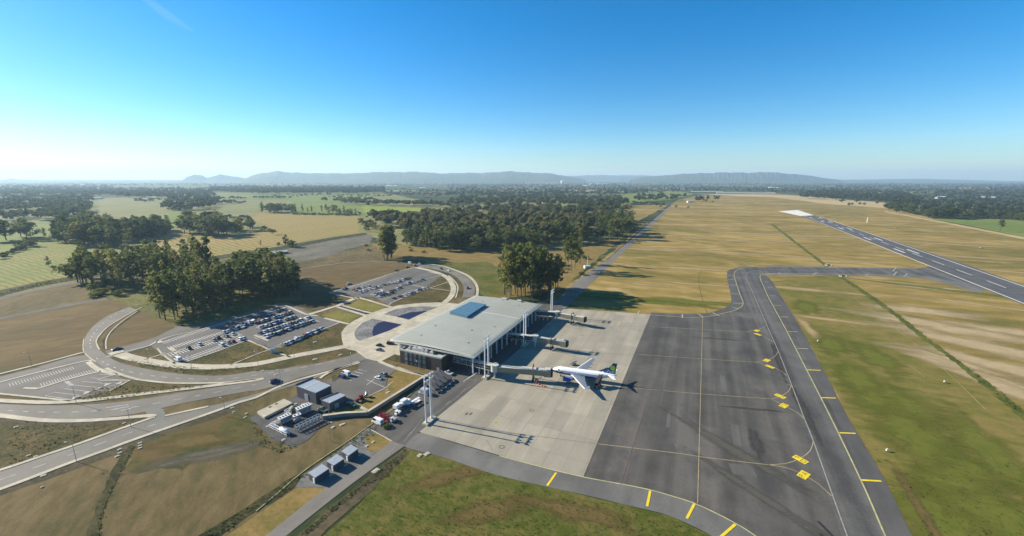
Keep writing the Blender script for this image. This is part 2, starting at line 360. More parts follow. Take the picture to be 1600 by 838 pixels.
G('field', 'green pasture beyond the perimeter track', [(1455, 342), (1500, 341), (1600, 344), (1760, 350), (1900, 430), (1600, 371), (1530, 356)], .12, M_field_g, 2, 40)
G('field', 'small green pasture by the far wood', [(1420, 321), (1450, 322), (1447, 337), (1424, 332)], .2, M_field_g, 2, 40)
G('field', 'green pastures beyond the service road end', [(975, 303), (1060, 299), (1085, 303), (1050, 313), (985, 318), (965, 312)], .2, M_field_g, 6, 60)
G('field', 'straw field beside the far road', [(985, 321), (1046, 320), (1000, 345), (975, 352), (968, 335)], .12, M_air, 3, 30)
G('field', 'vivid green field before the pine wood', [(560, 320), (600, 323), (700, 328), (702, 333), (690, 340), (620, 340), (562, 333)], .2, M_field_v, 3, 40)
G('field', 'green pasture in front of the far tree line', [(455, 311), (560, 313.5), (572, 335), (455, 335)], .2, M_field_g, 4, 40)
G('field', 'long green pasture far away', [(335, 304), (420, 302), (560, 301), (605, 305), (560, 312), (400, 312), (345, 310)], .2, M_field_g, 8, 60)
G('field', 'khaki pasture between two woods', [(147, 316), (200, 312), (256, 313), (268, 329), (300, 330), (298, 348), (250, 358), (215, 348), (150, 331)], .16, M_field_k, 4, 40)
G('field', 'small green pasture by the round wood', [(268, 330), (305, 330), (300, 352), (262, 356), (255, 342)], .18, M_field_g, 3, 40)
G('field', 'green pasture behind the dark windbreak', [(40, 352), (105, 343), (150, 334), (150, 350), (100, 365), (86, 382), (50, 372)], .16, M_field_g, 3, 40)
G('field', 'green meadow at the frame edge', [(-200, 372), (0, 366), (60, 373), (95, 380), (40, 384), (0, 402), (-200, 440)], .14, M_field_g, 3, 30)
G('field', 'mown hay field with raked rows', [(-200, 445), (0, 401), (45, 383), (85, 380), (124, 381), (122, 432), (60, 440), (0, 453), (-200, 500)], .10, M_hay, 2, 20)
G('field', 'mown straw field behind the poplar grove', [(225, 372), (282, 356), (300, 372), (372, 366), (410, 351), (441, 356), (441, 384), (400, 393), (345, 402), (260, 415), (200, 410)], .10, M_hay2, 2, 20)
G('field', 'broad yellow mown field before the tree row', [(398, 334), (470, 333), (561, 337), (561, 364), (500, 372), (440, 384), (441, 356), (412, 350), (385, 342)], .12, M_hay2, 2, 20)
G('field', 'khaki strip of grass behind the round trees', [(340, 318), (405, 322), (400, 336), (385, 343), (350, 340)], .15, M_field_k, 3, 30)
G('path', 'grey gravel track bed beside the dark bank', [(436, 393), (500, 378), (556, 366), (583, 367), (577, 382), (540, 390), (525, 400), (470, 418), (440, 412)], .09, M_gravel, 1.5, 10)
G('ground_strip', 'patchy green verge below the gravel', [(440, 408), (480, 408), (525, 398), (580, 380), (600, 400), (600, 408), (520, 411), (465, 421)], .10, M_dull, 1.5, 10)
G('field', 'rough pasture in the gaps of the big wood', [(565, 366), (640, 386), (715, 396), (870, 390), (950, 372), (985, 350), (985, 318), (900, 308), (715, 322), (640, 342), (565, 345)], .045, M_field_k, 3, 30)
G('meadow', 'straw meadow between pine wood and ring road', [(575, 380), (640, 384), (700, 391), (790, 393), (870, 388), (960, 372), (985, 360), (880, 452), (770, 470), (745, 455), (715, 420), (660, 408), (600, 404)], .05, M_orange, 2, 15)
G('meadow', 'greener grass beside the ring road', [(660, 411), (760, 410), (800, 425), (790, 470), (748, 458), (735, 432), (700, 418)], .08, M_lush, 3, 12)
G('field', 'brown stubble field beyond the far car park', [(463, 422), (520, 414), (560, 411), (620, 410), (650, 413), (620, 423), (534, 449), (500, 456), (462, 455)], .08, M_brown, 1, 10)
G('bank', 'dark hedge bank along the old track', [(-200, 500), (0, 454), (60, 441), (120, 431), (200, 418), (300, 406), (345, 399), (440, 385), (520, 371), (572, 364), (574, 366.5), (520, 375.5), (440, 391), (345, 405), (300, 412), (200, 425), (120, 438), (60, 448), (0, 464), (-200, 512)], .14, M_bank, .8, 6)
G('path', 'pale cart track along the bank', [(0, 465), (60, 450.5), (130, 438), (132, 441), (60, 454), (0, 469)], .16, M_gravel, .5, 8)
G('scrub', 'grey green rough ground beside the grove', [(-200, 515), (0, 464), (60, 452), (135, 438), (160, 455), (168, 468), (110, 476), (0, 498), (-200, 545)], .06, M_dull, 1.5, 8)
G('path', 'pale gravel footpath along the stubble field', [(-60, 510), (0, 496.5), (110, 474), (167, 466), (169, 469), (110, 479), (0, 501), (-60, 514)], .13, M_gravel, .25, 6)
G('field', 'brown stubble field inside the road loop', [(-200, 548), (0, 500), (110, 478), (168, 469), (205, 476), (188, 481), (152, 506), (133, 528), (131, 551), (60, 570), (0, 587), (-200, 640)], .07, M_brown, 1, 8)
G('grove_floor', 'grass under the front grove', [(120, 440), (265, 418), (345, 405), (440, 391), (465, 415), (470, 470), (440, 474), (345, 500), (290, 512), (250, 500), (200, 478), (165, 466), (140, 448)], .12, M_grovefloor, 1.5, 6)
G('verge', 'brown grass bank between loop road and car park', [(214, 482), (252, 478), (262, 500), (272, 512), (246, 527), (215, 540), (166, 548), (160, 535), (168, 515), (190, 496)], .085, M_brown, .5, 5)
G('verge', 'rough planting between promenade and car park', [(186, 553), (240, 540), (256, 556), (275, 568), (290, 567), (388, 532), (421, 547), (440, 543), (505, 514), (531, 505), (548, 507), (530, 520), (538, 543), (450, 561), (400, 570), (340, 575), (270, 571), (215, 562)], .06, M_scrub, .3, 5)
G('verge', 'narrow planted strip along the loop road', [(160, 560), (186, 553), (215, 563), (270, 573), (340, 577), (400, 572), (470, 559), (540, 546), (560, 548), (540, 556), (470, 569), (440, 577), (360, 589), (300, 587), (230, 579), (185, 570)], .065, M_scrub, .3, 5)
G('verge', 'shrubby triangle between the two roads', [(118, 612), (150, 598), (200, 596), (260, 600), (340, 602), (400, 595), (330, 606), (250, 616), (180, 626), (100, 630), (0, 630), (-60, 624), (0, 616), (112, 628)], .06, M_scrub, .3, 5)
G('verge', 'wild grass between avenue and access road', [(-200, 655), (0, 652), (80, 662), (150, 661), (232, 653), (235, 656), (180, 672), (100, 699), (0, 735), (-200, 810)], .055, M_scrub, .4, 5)
G('field', 'dull brown pasture at the lower corner', [(-260, 860), (-60, 786), (0, 767), (100, 729), (180, 704), (208, 694), (196, 712), (160, 790), (140, 860)], .05, M_dull, .5, 6)
G('field', 'dull brown pasture between ditch and service road', [(206, 696), (262, 672), (330, 650), (385, 634), (402, 665), (445, 692), (480, 694), (455, 715), (400, 752), (330, 790), (268, 860), (140, 860), (160, 800), (195, 730)], .05, M_dull, .5, 6)
G('verge', 'greener grass rim along the access road', [(207, 697), (262, 673), (335, 649), (382, 634), (400, 660), (385, 690), (330, 700), (285, 735), (250, 732), (212, 742), (196, 736)], .075, M_verge2, 1.2, 3)
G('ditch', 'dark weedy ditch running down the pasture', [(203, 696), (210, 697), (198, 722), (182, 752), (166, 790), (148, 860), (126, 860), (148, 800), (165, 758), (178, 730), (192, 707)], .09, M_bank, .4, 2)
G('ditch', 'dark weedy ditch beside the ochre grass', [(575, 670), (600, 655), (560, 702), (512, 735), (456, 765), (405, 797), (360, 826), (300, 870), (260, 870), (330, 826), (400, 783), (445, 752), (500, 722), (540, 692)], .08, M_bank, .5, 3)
G('meadow', 'ochre dry grass beside the service road', [(466, 762), (512, 758), (520, 765), (470, 800), (414, 842), (380, 870), (310, 870), (400, 806)], .07, M_orange, .4, 4)
G('verge', 'green and brown rough grass beyond the apron edge', [(632, 700), (697, 717), (799, 748), (900, 771), (975, 789), (1050, 807), (1112, 838), (1150, 880), (440, 880), (505, 838), (560, 790), (600, 745)], .05, M_lush, .3, 4)
G('ditch', 'stony dark drain beside the service road', [(632, 700), (612, 716), (570, 750), (520, 788), (470, 832), (440, 870), (476, 870), (512, 826), (560, 786), (604, 745), (640, 706)], .085, M_soil, .5, 3)
G('verge', 'green verge beside the taxiway shoulder', [(1207, 440), (1310, 428), (1400, 493), (1500, 568), (1600, 650), (1700, 740), (1650, 900), (1450, 900), (1413, 814), (1340, 681), (1263, 535)], .045, M_airnear, .8, 6)
G('verge', 'short grass inside the taxiway bend', [(1018, 489), (1050, 490), (1113, 488), (1141, 477), (1144, 465), (1137, 445), (1139, 424), (1090, 430), (960, 455), (930, 478)], .05, M_air, .8, 6)
G('ditch', 'green weedy ditch parallel to the runway', [(1203, 350), (1208, 350), (1252, 384), (1312, 429), (1370, 467), (1403, 491), (1452, 530), (1504, 568), (1556, 607), (1604, 645), (1700, 722), (1690, 728), (1590, 650), (1545, 611), (1496, 570), (1443, 531), (1396, 492.5), (1360, 467), (1306, 430), (1248, 385)], .09, soil('ditch_weeds', [(.05, .062, .014), (.08, .095, .018), (.13, .12, .028)], big=14, stretch=1, grain=1, spread=.14), .8, 3)

# paved airfield
G('apron', 'dark asphalt apron with rolled lanes', [(1016, 492), (1063, 496), (1098, 496), (1126, 491), (1151, 484), (1161, 475), (1163, 470), (1215, 470), (1300, 640), (1390, 838), (1420, 900), (1260, 900), (1180, 838), (1150, 819), (1082, 786), (1015, 766), (970, 757), (911, 746)], .10, M_asph)
band('taxiway', [(1161, 475), (1156, 460), (1149.6, 440), (1147, 430), (1151, 423), (1168, 418), (1200, 417.3), (1300, 418.5), (1380, 420), (1425, 420.5), (1455, 416)], [(1215, 480), (1200, 464), (1193, 448), (1188, 436), (1190, 430), (1200, 428), (1230, 427.5), (1320, 428.5), (1400, 430), (1460, 434), (1540, 452)], .105, M_taxi, 80, 'asphalt taxiway curving to the runway')
band('taxiway', [(1161, 475), (1171, 490), (1200, 540), (1236, 625), (1271, 715), (1315, 838), (1345, 920)], [(1200, 464), (1227.6, 515), (1260, 578), (1285, 628), (1310, 675.6), (1345, 751), (1383, 838), (1420, 920)], .115, M_taxi, 60, 'straight asphalt taxiway beside the apron')
band('shoulder', [(1187, 429), (1193, 448), (1200, 464), (1227.6, 515), (1260, 578), (1296.5, 650), (1345, 751), (1383, 838), (1420, 920)], [(1197, 431), (1207, 441), (1216, 456), (1246, 505), (1290, 585), (1322, 648), (1376, 739), (1425, 838), (1465, 920)], .095, M_should, 60, 'dark paved taxiway shoulder')
band('shoulder', [(1016, 492), (1063, 496), (1098, 496), (1126, 491), (1151, 484), (1161, 475), (1156, 460), (1149.6, 440), (1147, 430), (1151, 423), (1168, 418)], [(1018, 488.5), (1060, 490.5), (1098, 490), (1115, 487.5), (1135, 480), (1142, 473), (1142, 462), (1138, 445), (1136, 430), (1140, 422), (1165, 416.5)], .095, M_should, 60, 'dark paved shoulder round the taxiway bend')
band('shoulder', [(1200, 417.3), (1300, 418.5), (1380, 420), (1425, 420.5)], [(1200, 415.8), (1300, 417), (1380, 418.5), (1430, 418)], .09, M_should2, 20, 'thin paved shoulder of the link taxiway')
band('shoulder', [(1190, 430), (1230, 428), (1320, 428.8), (1400, 430), (1460, 434), (1540, 452)], [(1197, 432), (1230, 430), (1320, 430.8), (1400, 433), (1450, 437), (1530, 458)], .09, M_should2, 20, 'pale paved shoulder of the link taxiway')
band('shoulder', [(640, 688), (655, 676), (702, 690), (780, 713), (850, 732), (911, 746), (970, 757), (1015, 766), (1050, 776), (1082, 786), (1150, 819), (1215, 860)], [(632, 698), (640, 702), (695, 716), (770, 741), (840, 758), (900, 771), (940, 780), (975, 789), (1020, 799), (1055, 810), (1112, 838), (1150, 870)], .095, M_should2, 60, 'weathered paved shoulder below the apron')
G('apron', 'pale concrete apron in front of the terminal', [(655, 675.5), (762, 588), (800, 556), (858, 504), (868, 494), (880, 484), (890, 482.5), (1016.5, 491.8), (911, 746.2), (850, 731), (780, 712), (702, 689)], .12, M_conc)
G('runway', 'dark asphalt runway', [(1250, 337.5), (1270, 336.5), (1330, 356), (1413, 382.5), (1498, 409.5), (1600, 446.5), (1750, 497), (1950, 565), (1950, 620), (1750, 536), (1600, 477), (1561, 461.5), (1516, 441), (1430, 405.5), (1340, 370.5)], .11, paving('runway_asphalt', (.082, .08, .079), .78, 1.25, streak=(300, 6), grime=(.06, .06, .062)))
G('runway', 'pale concrete runway end', [(1216, 330.5), (1246, 328.6), (1272, 336.8), (1251, 338)], .112, plain('pale_runway_end', (.58, .56, .50), .8, vary=.1, scale=.05))
G('path', 'pale gravel perimeter track', [(1383, 330), (1450, 342.5), (1520, 355.5), (1600, 371), (1750, 401), (1750, 406), (1600, 374.5), (1520, 358), (1450, 344.5), (1380, 331)], .16, M_pale, .6, 15)
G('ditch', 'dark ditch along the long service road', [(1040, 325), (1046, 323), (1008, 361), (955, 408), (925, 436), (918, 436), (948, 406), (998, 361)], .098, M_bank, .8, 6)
G('road', 'long straight service road beyond the trees', [(1046, 322), (1050, 322), (1012, 360), (960, 407), (935, 432), (880, 486), (850, 486), (905, 436), (950, 405), (1000, 362)], .10, M_road, .3, 10)

# roads of the forecourt
band('road', [(230, 462), (205, 478), (170, 493), (146, 510), (132, 530), (131, 548), (141, 559), (165, 575), (200, 588), (250, 596), (330, 599.5), (400, 593)], [(245, 468), (222, 480), (195, 495), (168, 512), (153, 530), (153, 542), (163, 553), (185, 566), (230, 577), (290, 585.5), (350, 587), (400, 579.5)], .11, M_road, 90, 'curved asphalt loop road')
band('road', [(-80, 630), (0, 632), (60, 634), (130, 633), (200, 627), (260, 618), (330, 607), (400, 596), (430, 588)], [(-80, 645), (0, 650), (60, 655), (130, 655), (200, 649), (245, 640), (300, 628), (370, 615), (430, 604)], .115, M_road, 60, 'wide asphalt avenue')
G('road', 'wide asphalt drop off road before the plaza', [(390, 595), (400, 581), (440, 577), (500, 567.5), (545, 557), (562, 550), (574, 561), (562, 566), (520, 577), (470, 590), (430, 604), (400, 611), (385, 612)], .12, M_road)
band('road', [(-100, 772), (0, 737), (100, 703), (200, 665), (258, 650), (330, 634.5), (400, 616), (470, 596), (560, 565)], [(-100, 800), (0, 764), (100, 726), (200, 690), (260, 669), (335, 643), (400, 621), (470, 599), (562, 567)], .112, M_road, 70, 'asphalt access road below the avenue')
G('road', 'rounded link between avenue and access road', [(225, 641), (245, 637), (256, 640), (259, 648), (255, 658), (244, 668), (230, 664), (243, 655), (240, 648), (230, 648)], .118, paving('olive_asphalt', (.13, .135, .115), .85, 1.15, streak=(25, 25)))
G('soil_strip', 'dark bare soil along the access road', [(-100, 802), (0, 766), (100, 728), (210, 690), (335, 646), (385, 630), (392, 634), (335, 655), (262, 678), (210, 700), (100, 740), (0, 775), (-100, 812)], .085, M_soil, .3, 4)
G('soil_strip', 'dark bare soil below the avenue footway', [(-60, 650), (0, 653), (75, 661), (150, 660), (232, 652), (236, 655), (150, 666), (90, 667), (0, 660), (-60, 658)], .085, M_soil, .3, 4)
# car parks
G('ditch', 'dark planted drain inside the loop road', [(220, 483), (196, 498), (174, 515), (161, 531), (160, 545), (164, 547), (167, 532), (178, 518), (198, 502), (221, 487)], .089, M_bank, .3, 3)
G('parking_lot', 'half empty asphalt car park west of the trees', [(165, 549), (215, 536), (246, 526), (275, 511), (302, 505), (345, 495), (400, 480), (445, 470), (480, 487), (507, 497.5), (530.5, 505), (504, 515), (438.5, 543.6), (421, 547), (388.7, 532), (290, 567), (274, 568.6), (255, 555), (236, 541), (170, 560)], .10, M_lot)
G('parking_lot', 'asphalt car park beyond the lawns', [(514, 458), (534, 450), (588, 434), (651, 417.5), (690, 428), (690, 432), (660, 452), (632, 465), (609, 477), (585, 465), (545, 463)], .10, M_lot)
G('parking_lot', 'empty bus park with pale bay lines', [(-200, 665), (-60, 602), (0, 589), (60, 574), (108, 559), (135, 555), (144, 560), (172, 580), (199, 597), (172, 611), (112, 626.5), (0, 617), (-200, 600)], .10, M_lot)
G('parking_lot', 'staff car park beside the terminal', [(512, 594), (540, 580), (573, 561.5), (580, 563), (622, 577), (606, 588), (602.5, 607), (575, 622), (560, 640), (530, 640), (500, 620)], .108, M_lot)
G('parking_lot', 'dark gravel yard of the plant compound', [(390, 653), (455, 622), (470, 614), (520, 630), (560, 640), (535, 655), (500, 668), (476, 692), (455, 700), (430, 690)], .098, paving('dark_gravel_yard', (.06, .06, .06), .75, 1.3, streak=(6, 6)), .4, 3)
G('lawn', 'dry lawn behind the retaining wall', [(621, 579), (664, 587), (577, 640), (553, 634), (572, 622), (604, 607), (607, 589)], .115, M_orange)
G('lawn', 'small dry lawn by the plant building', [(505, 652), (515, 645), (545, 635), (572, 641), (574, 645)], .115, M_lawn)
G('lawn', 'ragged grass strip beside the dark building', [(518, 590), (550, 573), (562, 570), (560, 576), (538, 587), (520, 598)], .113, M_scrub, .2, 2)
G('lawn', 'dry lawn square by the walkway', [(541, 478), (561.5, 469.3), (607, 480.5), (580.5, 488)], .115, M_lawn)
G('lawn', 'green lawn square by the car park', [(502, 493.5), (528, 485.6), (562, 493.8), (545, 504.8)], .115, M_lawn)
G('lawn', 'shaded lawn strip north of the walkway', [(462, 458), (513, 457.5), (548, 465), (530, 474), (523, 480), (488, 486), (460, 476)], .112, M_scrub, .3, 3)
G('lawn', 'rough brown planting inside the ring', [(609, 477), (632, 466), (660, 452), (690, 432), (698, 436), (706, 448), (705, 458), (694, 472), (660, 474), (625, 477)], .105, M_scrub, .2, 3)
G('lawn', 'planted verge inside the ring road', [(700, 431), (712, 440), (716, 452), (712, 467), (722, 462), (726, 450), (722, 440), (710, 428)], .105, M_scrub, .2, 3)
G('lawn', 'dark grass square beside the glass corner', [(601, 561), (617, 553.5), (628, 557), (629, 566), (616, 565)], .118, M_scrub)
# plaza and terminal forecourt
G('plaza', 'pale paved plaza before the terminal', [(538, 545), (534, 530), (533.5, 520), (540, 511), (552, 502), (575, 491), (600, 482.5), (625, 477), (650, 474.5), (680, 473), (700, 473.5), (760, 480), (700, 545), (640, 560), (617, 554), (594, 566), (572, 561), (556, 549)], .12, M_walk, sm=False)
G('pool_bed', 'pebble bed of the curved forecourt pool', [(553.5, 522), (557.6, 513), (567, 505), (575, 501), (582, 498.4), (600, 502), (628.6, 507.6), (607, 517.6), (583.5, 526), (562, 533.5), (556, 529)], .126, M_pebble)
G('water', 'still dark water in the curved pool', [(583, 526), (581.5, 519), (584, 511), (591, 505), (600, 502.2), (628.2, 507.7), (607, 517.4)], .135, M_water)
G('pool_bed', 'pebble bed of the second forecourt pool', [(599, 491.4), (617, 484), (638.7, 480.3), (667, 479), (685, 480), (660, 490), (638.7, 500), (618.6, 495)], .126, M_pebble)
G('water', 'still dark water in the second pool', [(619.5, 495.2), (640, 488.5), (664, 486.3), (668, 486.5), (638.7, 499.7)], .135, M_water)

# service road and yards on the air side
G('road', 'dark service road in front of the terminal', [(578, 668), (600, 652), (640, 622), (668, 588), (700, 560), (735, 545), (800, 490), (848, 470), (882, 482), (868, 494), (858, 504), (800, 556), (762, 588), (655, 675.5), (640, 688), (632, 698), (612, 690)], .102, M_road2)
band('road', [(612, 690), (560, 728), (512, 761), (415, 838), (340, 900)], [(633, 697), (575, 738), (530, 772), (447, 838), (380, 895)], .106, paving('worn_tarmac', (.15, .138, .12), .85, 1.15, streak=(40, 6)), 30, 'narrow worn service road')
G('yard', 'grey gravel strip under the three sheds', [(462, 762), (474, 742), (530, 704), (575, 669), (612, 690), (560, 728), (512, 761)], .092, paving('grey_gravel_strip', (.115, .115, .105), .8, 1.2, streak=(6, 6)), .4, 4)
G('yard', 'bare brown earth by the red trolleys', [(570, 684), (590, 676), (614, 689), (590, 706), (574, 706)], .104, M_orange, .5, 2)

# patches that fray out
P_sand = patchy('bare_sand', (.32, .245, .13), (.39, .31, .18), 9); P_sand2 = patchy('pale_grass', (.26, .20, .085), (.33, .25, .12), 14)
P_green = patchy('green_tuft', (.095, .112, .016), (.13, .132, .024), 7); P_brn = patchy('brown_tuft', (.105, .082, .028), (.14, .10, .036), 7); P_grey = patchy('grey_silt', (.085, .078, .05), (.115, .105, .075), 9)
# stack the thin sheets, 3 mm apart
P_dust = patchy('pale_dust', (.080, .077, .064), (.092, .088, .073), 5)
for c, ra, rb, a in [((1140, 700), 34, 3, -62), ((1180, 770), 22, 3, -60)]: blob('apron_dust', c, ra, rb, a, .125, P_dust, 'pale dust on the dark apron')
for c, ra, rb, a in [((1180, 640), 12, 1.2, -12), ((1120, 530), 16, 1.2, -12), ((1215, 560), 26, 2, 65), ((1255, 640), 26, 2, 66), ((1180, 690), 12, 2, 66)]: blob('tyre_stain', c, ra, rb, a, .124, patchy('tyre_stain', (.050, .048, .046), (.060, .057, .053), 4) if 'tyre_stain' not in bpy.data.materials else bpy.data.materials['tyre_stain'], 'dark tyre and oil stain on the asphalt')
P_patch = paving('pale_asphalt_patch', (.098, .095, .086), .85, 1.15, streak=(20, 4))
for c, L_, W_, a in [((1165, 493), 12, 22, AX), ((1060, 640), 22, 1.6, AX), ((1045, 655), 14, 1.6, AX), ((1075, 700), 10, 3, AX - 77), ((1150, 680), 16, 3, AX), ((1130, 600), 20, 2.5, AX), ((1160, 735), 8, 6, AX - 77)]:
    p = at(*c); q, w_ = Vector((math.cos(R(a)), math.sin(R(a)), 0)), Vector((-math.sin(R(a)), math.cos(R(a)), 0)); sheet('asphalt_patch', [p + q * i * L_ / 2 + w_ * j * W_ / 2 for i, j in ((-1, -1), (1, -1), (1, 1), (-1, 1))], .119, P_patch, 0, 4, False, 'paler repaired patch in the dark apron', 'structure', True)
P_rub = patchy('rubber_streak', (.03, .03, .032), (.045, .045, .047), 5)
for c, ra, rb, a in [((1440, 486), 46, 12, 150), ((1480, 512), 58, 16, 140), ((1530, 540), 50, 18, 120), ((1570, 575), 40, 14, 110), ((1480, 562), 24, 8, 110), ((1540, 590), 40, 11, 105), ((1585, 612), 34, 10, 105), ((1460, 451), 40, 8, 150), ((1590, 520), 40, 12, 150)]:
    blob('bare_ground', c, ra, rb, a, .075, P_sand, 'bare sandy patch beside the weedy ditch')
for c, ra, rb, a in [((1100, 330), 300, 22, 150), ((1150, 352), 190, 16, 155), ((1190, 366), 130, 22, 150), ((1060, 390), 100, 10, 160), ((1330, 408), 60, 8, 150), ((1130, 375), 150, 14, 155), ((1420, 398), 70, 10, 140), ((1450, 380), 160, 12, 150), ((1520, 402), 90, 12, 150), ((1370, 345), 200, 12, 150), ((1000, 415), 60, 7, 160), ((1080, 420), 70, 9, 160), ((1010, 445), 40, 6, 160), ((1100, 445), 44, 6, 160), ((1060, 352), 120, 16, 160), ((1140, 395), 90, 10, 155), ((1230, 400), 80, 8, 150), ((1010, 390), 80, 8, 160), ((1340, 460), 40, 5, 150), ((1260, 510), 26, 5, 70), ((1300, 500), 30, 5, 150), ((1380, 440), 50, 6, 150), ((1560, 480), 60, 7, 140), ((1580, 425), 80, 9, 150), ((1480, 400), 90, 8, 150), ((1300, 370), 150, 12, 150), ((1250, 452), 40, 9, 150), ((1240, 320), 260, 30, 150)]:
    blob('pale_grass', c, ra, rb, a, .07, P_sand2, 'bleached grass on the airfield')
for c, ra, rb, a in [((1385, 625), 34, 16, 60), ((1440, 690), 34, 14, 55), ((1340, 590), 24, 8, 62), ((1510, 770), 34, 16, 45), ((1560, 820), 30, 16, 40), ((1370, 560), 30, 9, 62), ((1540, 700), 30, 9, 55), ((1470, 820), 22, 12, 50), ((1000, 470), 50, 9, 160), ((940, 462), 40, 10, 160), ((1260, 480), 26, 8, 62), ((1080, 472), 60, 8, 160), ((1470, 452), 60, 7, 140), ((1300, 540), 24, 8, 62)]:
    blob('green_grass', c, ra, rb, a, .08, P_green, 'greener grass on the verge')
for c, ra, rb, a in [((1440, 800), 26, 2, 62), ((700, 745), 14, 5, 20), ((760, 800), 14, 6, 20), ((900, 800), 16, 5, 160), ((300, 690), 16, 6, 20)]:
    blob('brown_grass', c, ra, rb, a, .082, P_brn, 'browner grass on the verge')
for c, ra, rb, a in [((320, 712), 24, 5, 25), ((320, 708), 12, 3, 25)]:
    blob('grey_silt', c, ra, rb, a, .08, P_grey, 'greyish silt on the pasture')

for k, (z, i, o) in enumerate(sorted(LAYERS, key=lambda q: q[:2])):
    far_ = min(v.co.y for v in o.data.vertices) > 850      # far sheets lie a little further apart
    o.location.z = .02 + (.003 if far_ else .0007) * k - z
ZT = .02 + .0007 * len(LAYERS)          # level of the uppermost paving

def track(pts, w, mat, label):
    m = MB(); m.ribbon(curve(pts, 4), w, ZT - .1); return tag(m.build('wheel_track', mat), label, None, None, 'structure')
track([(1105, 490), (1096, 462), (1092, 438), (1096, 424), (1115, 415), (1145, 411), (1168, 409)], .55, soil('drain_line', [(.06, .05, .02), (.09, .072, .028), (.12, .095, .035)], big=8), 'thin dark drain line curving through the airfield grass')
M_trk = soil('pale_track', [(.17, .14, .06), (.22, .18, .08), (.28, .23, .12)], big=12)
for pts in ([(1330, 463), (1372, 492), (1420, 530), (1470, 573), (1540, 640)], [(1325, 505), (1360, 522), (1424, 529)], [(1338, 554), (1380, 562), (1420, 572), (1445, 590)], [(1490, 640), (1520, 665), (1560, 700), (1600, 735)], [(1200, 361), (1228, 383), (1262, 410), (1290, 424)], [(1000, 420), (1060, 405), (1120, 400)], [(930, 460), (985, 452), (1050, 452)], [(1390, 356), (1450, 368), (1530, 388), (1600, 402)], [(1160, 330), (1185, 345), (1205, 360)]):
    track(pts, .45, M_trk, 'faint pale wheel track through the airfield grass')
# ------------------------------------------------------------------ hills and air
def hills(name, prof, D, depth, mat, label, base=-20):
    n = 10; m = MB(); xs = np.linspace(prof[0][0], prof[-1][0], 240); ys = np.interp(xs, [p[0] for p in prof], [p[1] for p in prof]); q_ = (YH + 1.5 - ys).clip(0); ys = ys + q_ * (.06 + .03 * np.sin(xs * .21 + 1) + .03 * np.sin(xs * .093) + .018 * np.sin(xs * .47) + .01 * np.sin(xs * 1.3))
    rows = []
    for k in range(n + 1):
        t = k / n; row = []
        for i, x in enumerate(xs):
            ax = (x - 800) / 655.0; h = max(0.0, (YH - ys[i]) * D * math.sqrt(1) / 655.0 + CAM_H)
            s = t / .6 if t < .6 else (1 - t) / .4
            rid = (math.sin(i * .9 + 3.1 * k) * math.sin(i * .37 + 2.1 * k) + .6 * math.sin(i * 1.7 + k * k)) * .07
            z = base + (h - base) * max(0, min(1, s ** .8 * (1 + (rid if .1 < s < .95 else 0))))
            y = D + (t - .6) * depth
            row.append((ax * y * (D / y) if False else ax * D * (1 + (t - .6) * depth / D * .9), y, z))
        rows.append(row)
    v = [p for r in rows for p in r]; N = len(xs)
    f = [(k * N + i, k * N + i + 1, (k + 1) * N + i + 1, (k + 1) * N + i) for k in range(n) for i in range(N - 1)]
    m.add(v, f); return tag(m.build(name, mat, smooth=True), label, None, None, 'structure')
M_hill = soil('wooded_hills', [(.03, .045, .02), (.05, .06, .025), (.09, .085, .04)], big=900, stretch=1.5, grain=120, spread=.15)
hills('hills', [(380, 281), (392, 275), (402, 272.3), (412, 270), (434, 266.6), (441, 268), (456, 269.6), (500, 270.2), (530, 271), (562, 270), (600, 268.6), (640, 268), (690, 270.6), (740, 270), (800, 267.6), (830, 269), (860, 271), (880, 274.5), (900, 277.5), (915, 281)], 12500, 3500, M_hill, 'long blue wooded ridge behind the plain')
hills('hills', [(985, 281), (1000, 277), (1030, 274.5), (1065, 272), (1090, 270.3), (1150, 269.3), (1200, 269), (1232, 271), (1262, 274), (1282, 277.5), (1312, 281)], 12000, 3000, M_hill, 'broad blue flat topped hill by the runway end')
hills('hills', [(286, 281), (293, 276), (305, 272.4), (315, 274), (324, 278), (332, 276), (345, 272.2), (356, 274), (372, 276.5), (385, 279), (395, 281)], 13500, 2500, M_hill, 'two small rounded blue hills')
hills('hills', [(850, 279), (890, 274.5), (940, 273.5), (1000, 274), (1060, 275), (1100, 279)], 17500, 2500, M_hill, 'faint far ridge between the two hills')
hills('hills', [(1270, 282), (1310, 281), (1370, 280.5), (1440, 279.5), (1500, 281), (1560, 282.5), (1650, 284), (1800, 284)], 15000, 2500, M_hill, 'faint low ridge at the horizon')
hills('hills', [(-200, 281.5), (0, 281.5), (10, 280.5), (17, 278.5), (26, 280.5), (60, 281.5), (290, 281.5)], 14500, 2500, M_hill, 'low hazy rise at the sunny horizon')
hz = MB(); hz.box((0, 9600, -1.5), (44000 * 1.1, 24600, 470))
hm = bpy.data.materials.new('haze'); hm.use_nodes = True; ht = hm.node_tree; ht.nodes.clear()
pv = ht.nodes.new('ShaderNodeVolumePrincipled'); ho = ht.nodes.new('ShaderNodeOutputMaterial'); ht.links.new(pv.outputs[0], ho.inputs['Volume'])
pv.inputs['Color'].default_value = (.56, .80, 1.0, 1); pv.inputs['Density'].default_value = 6.2e-5; pv.inputs['Anisotropy'].default_value = .18
tag(hz.build('haze', hm), 'thin blue summer haze', None, None, 'stuff')

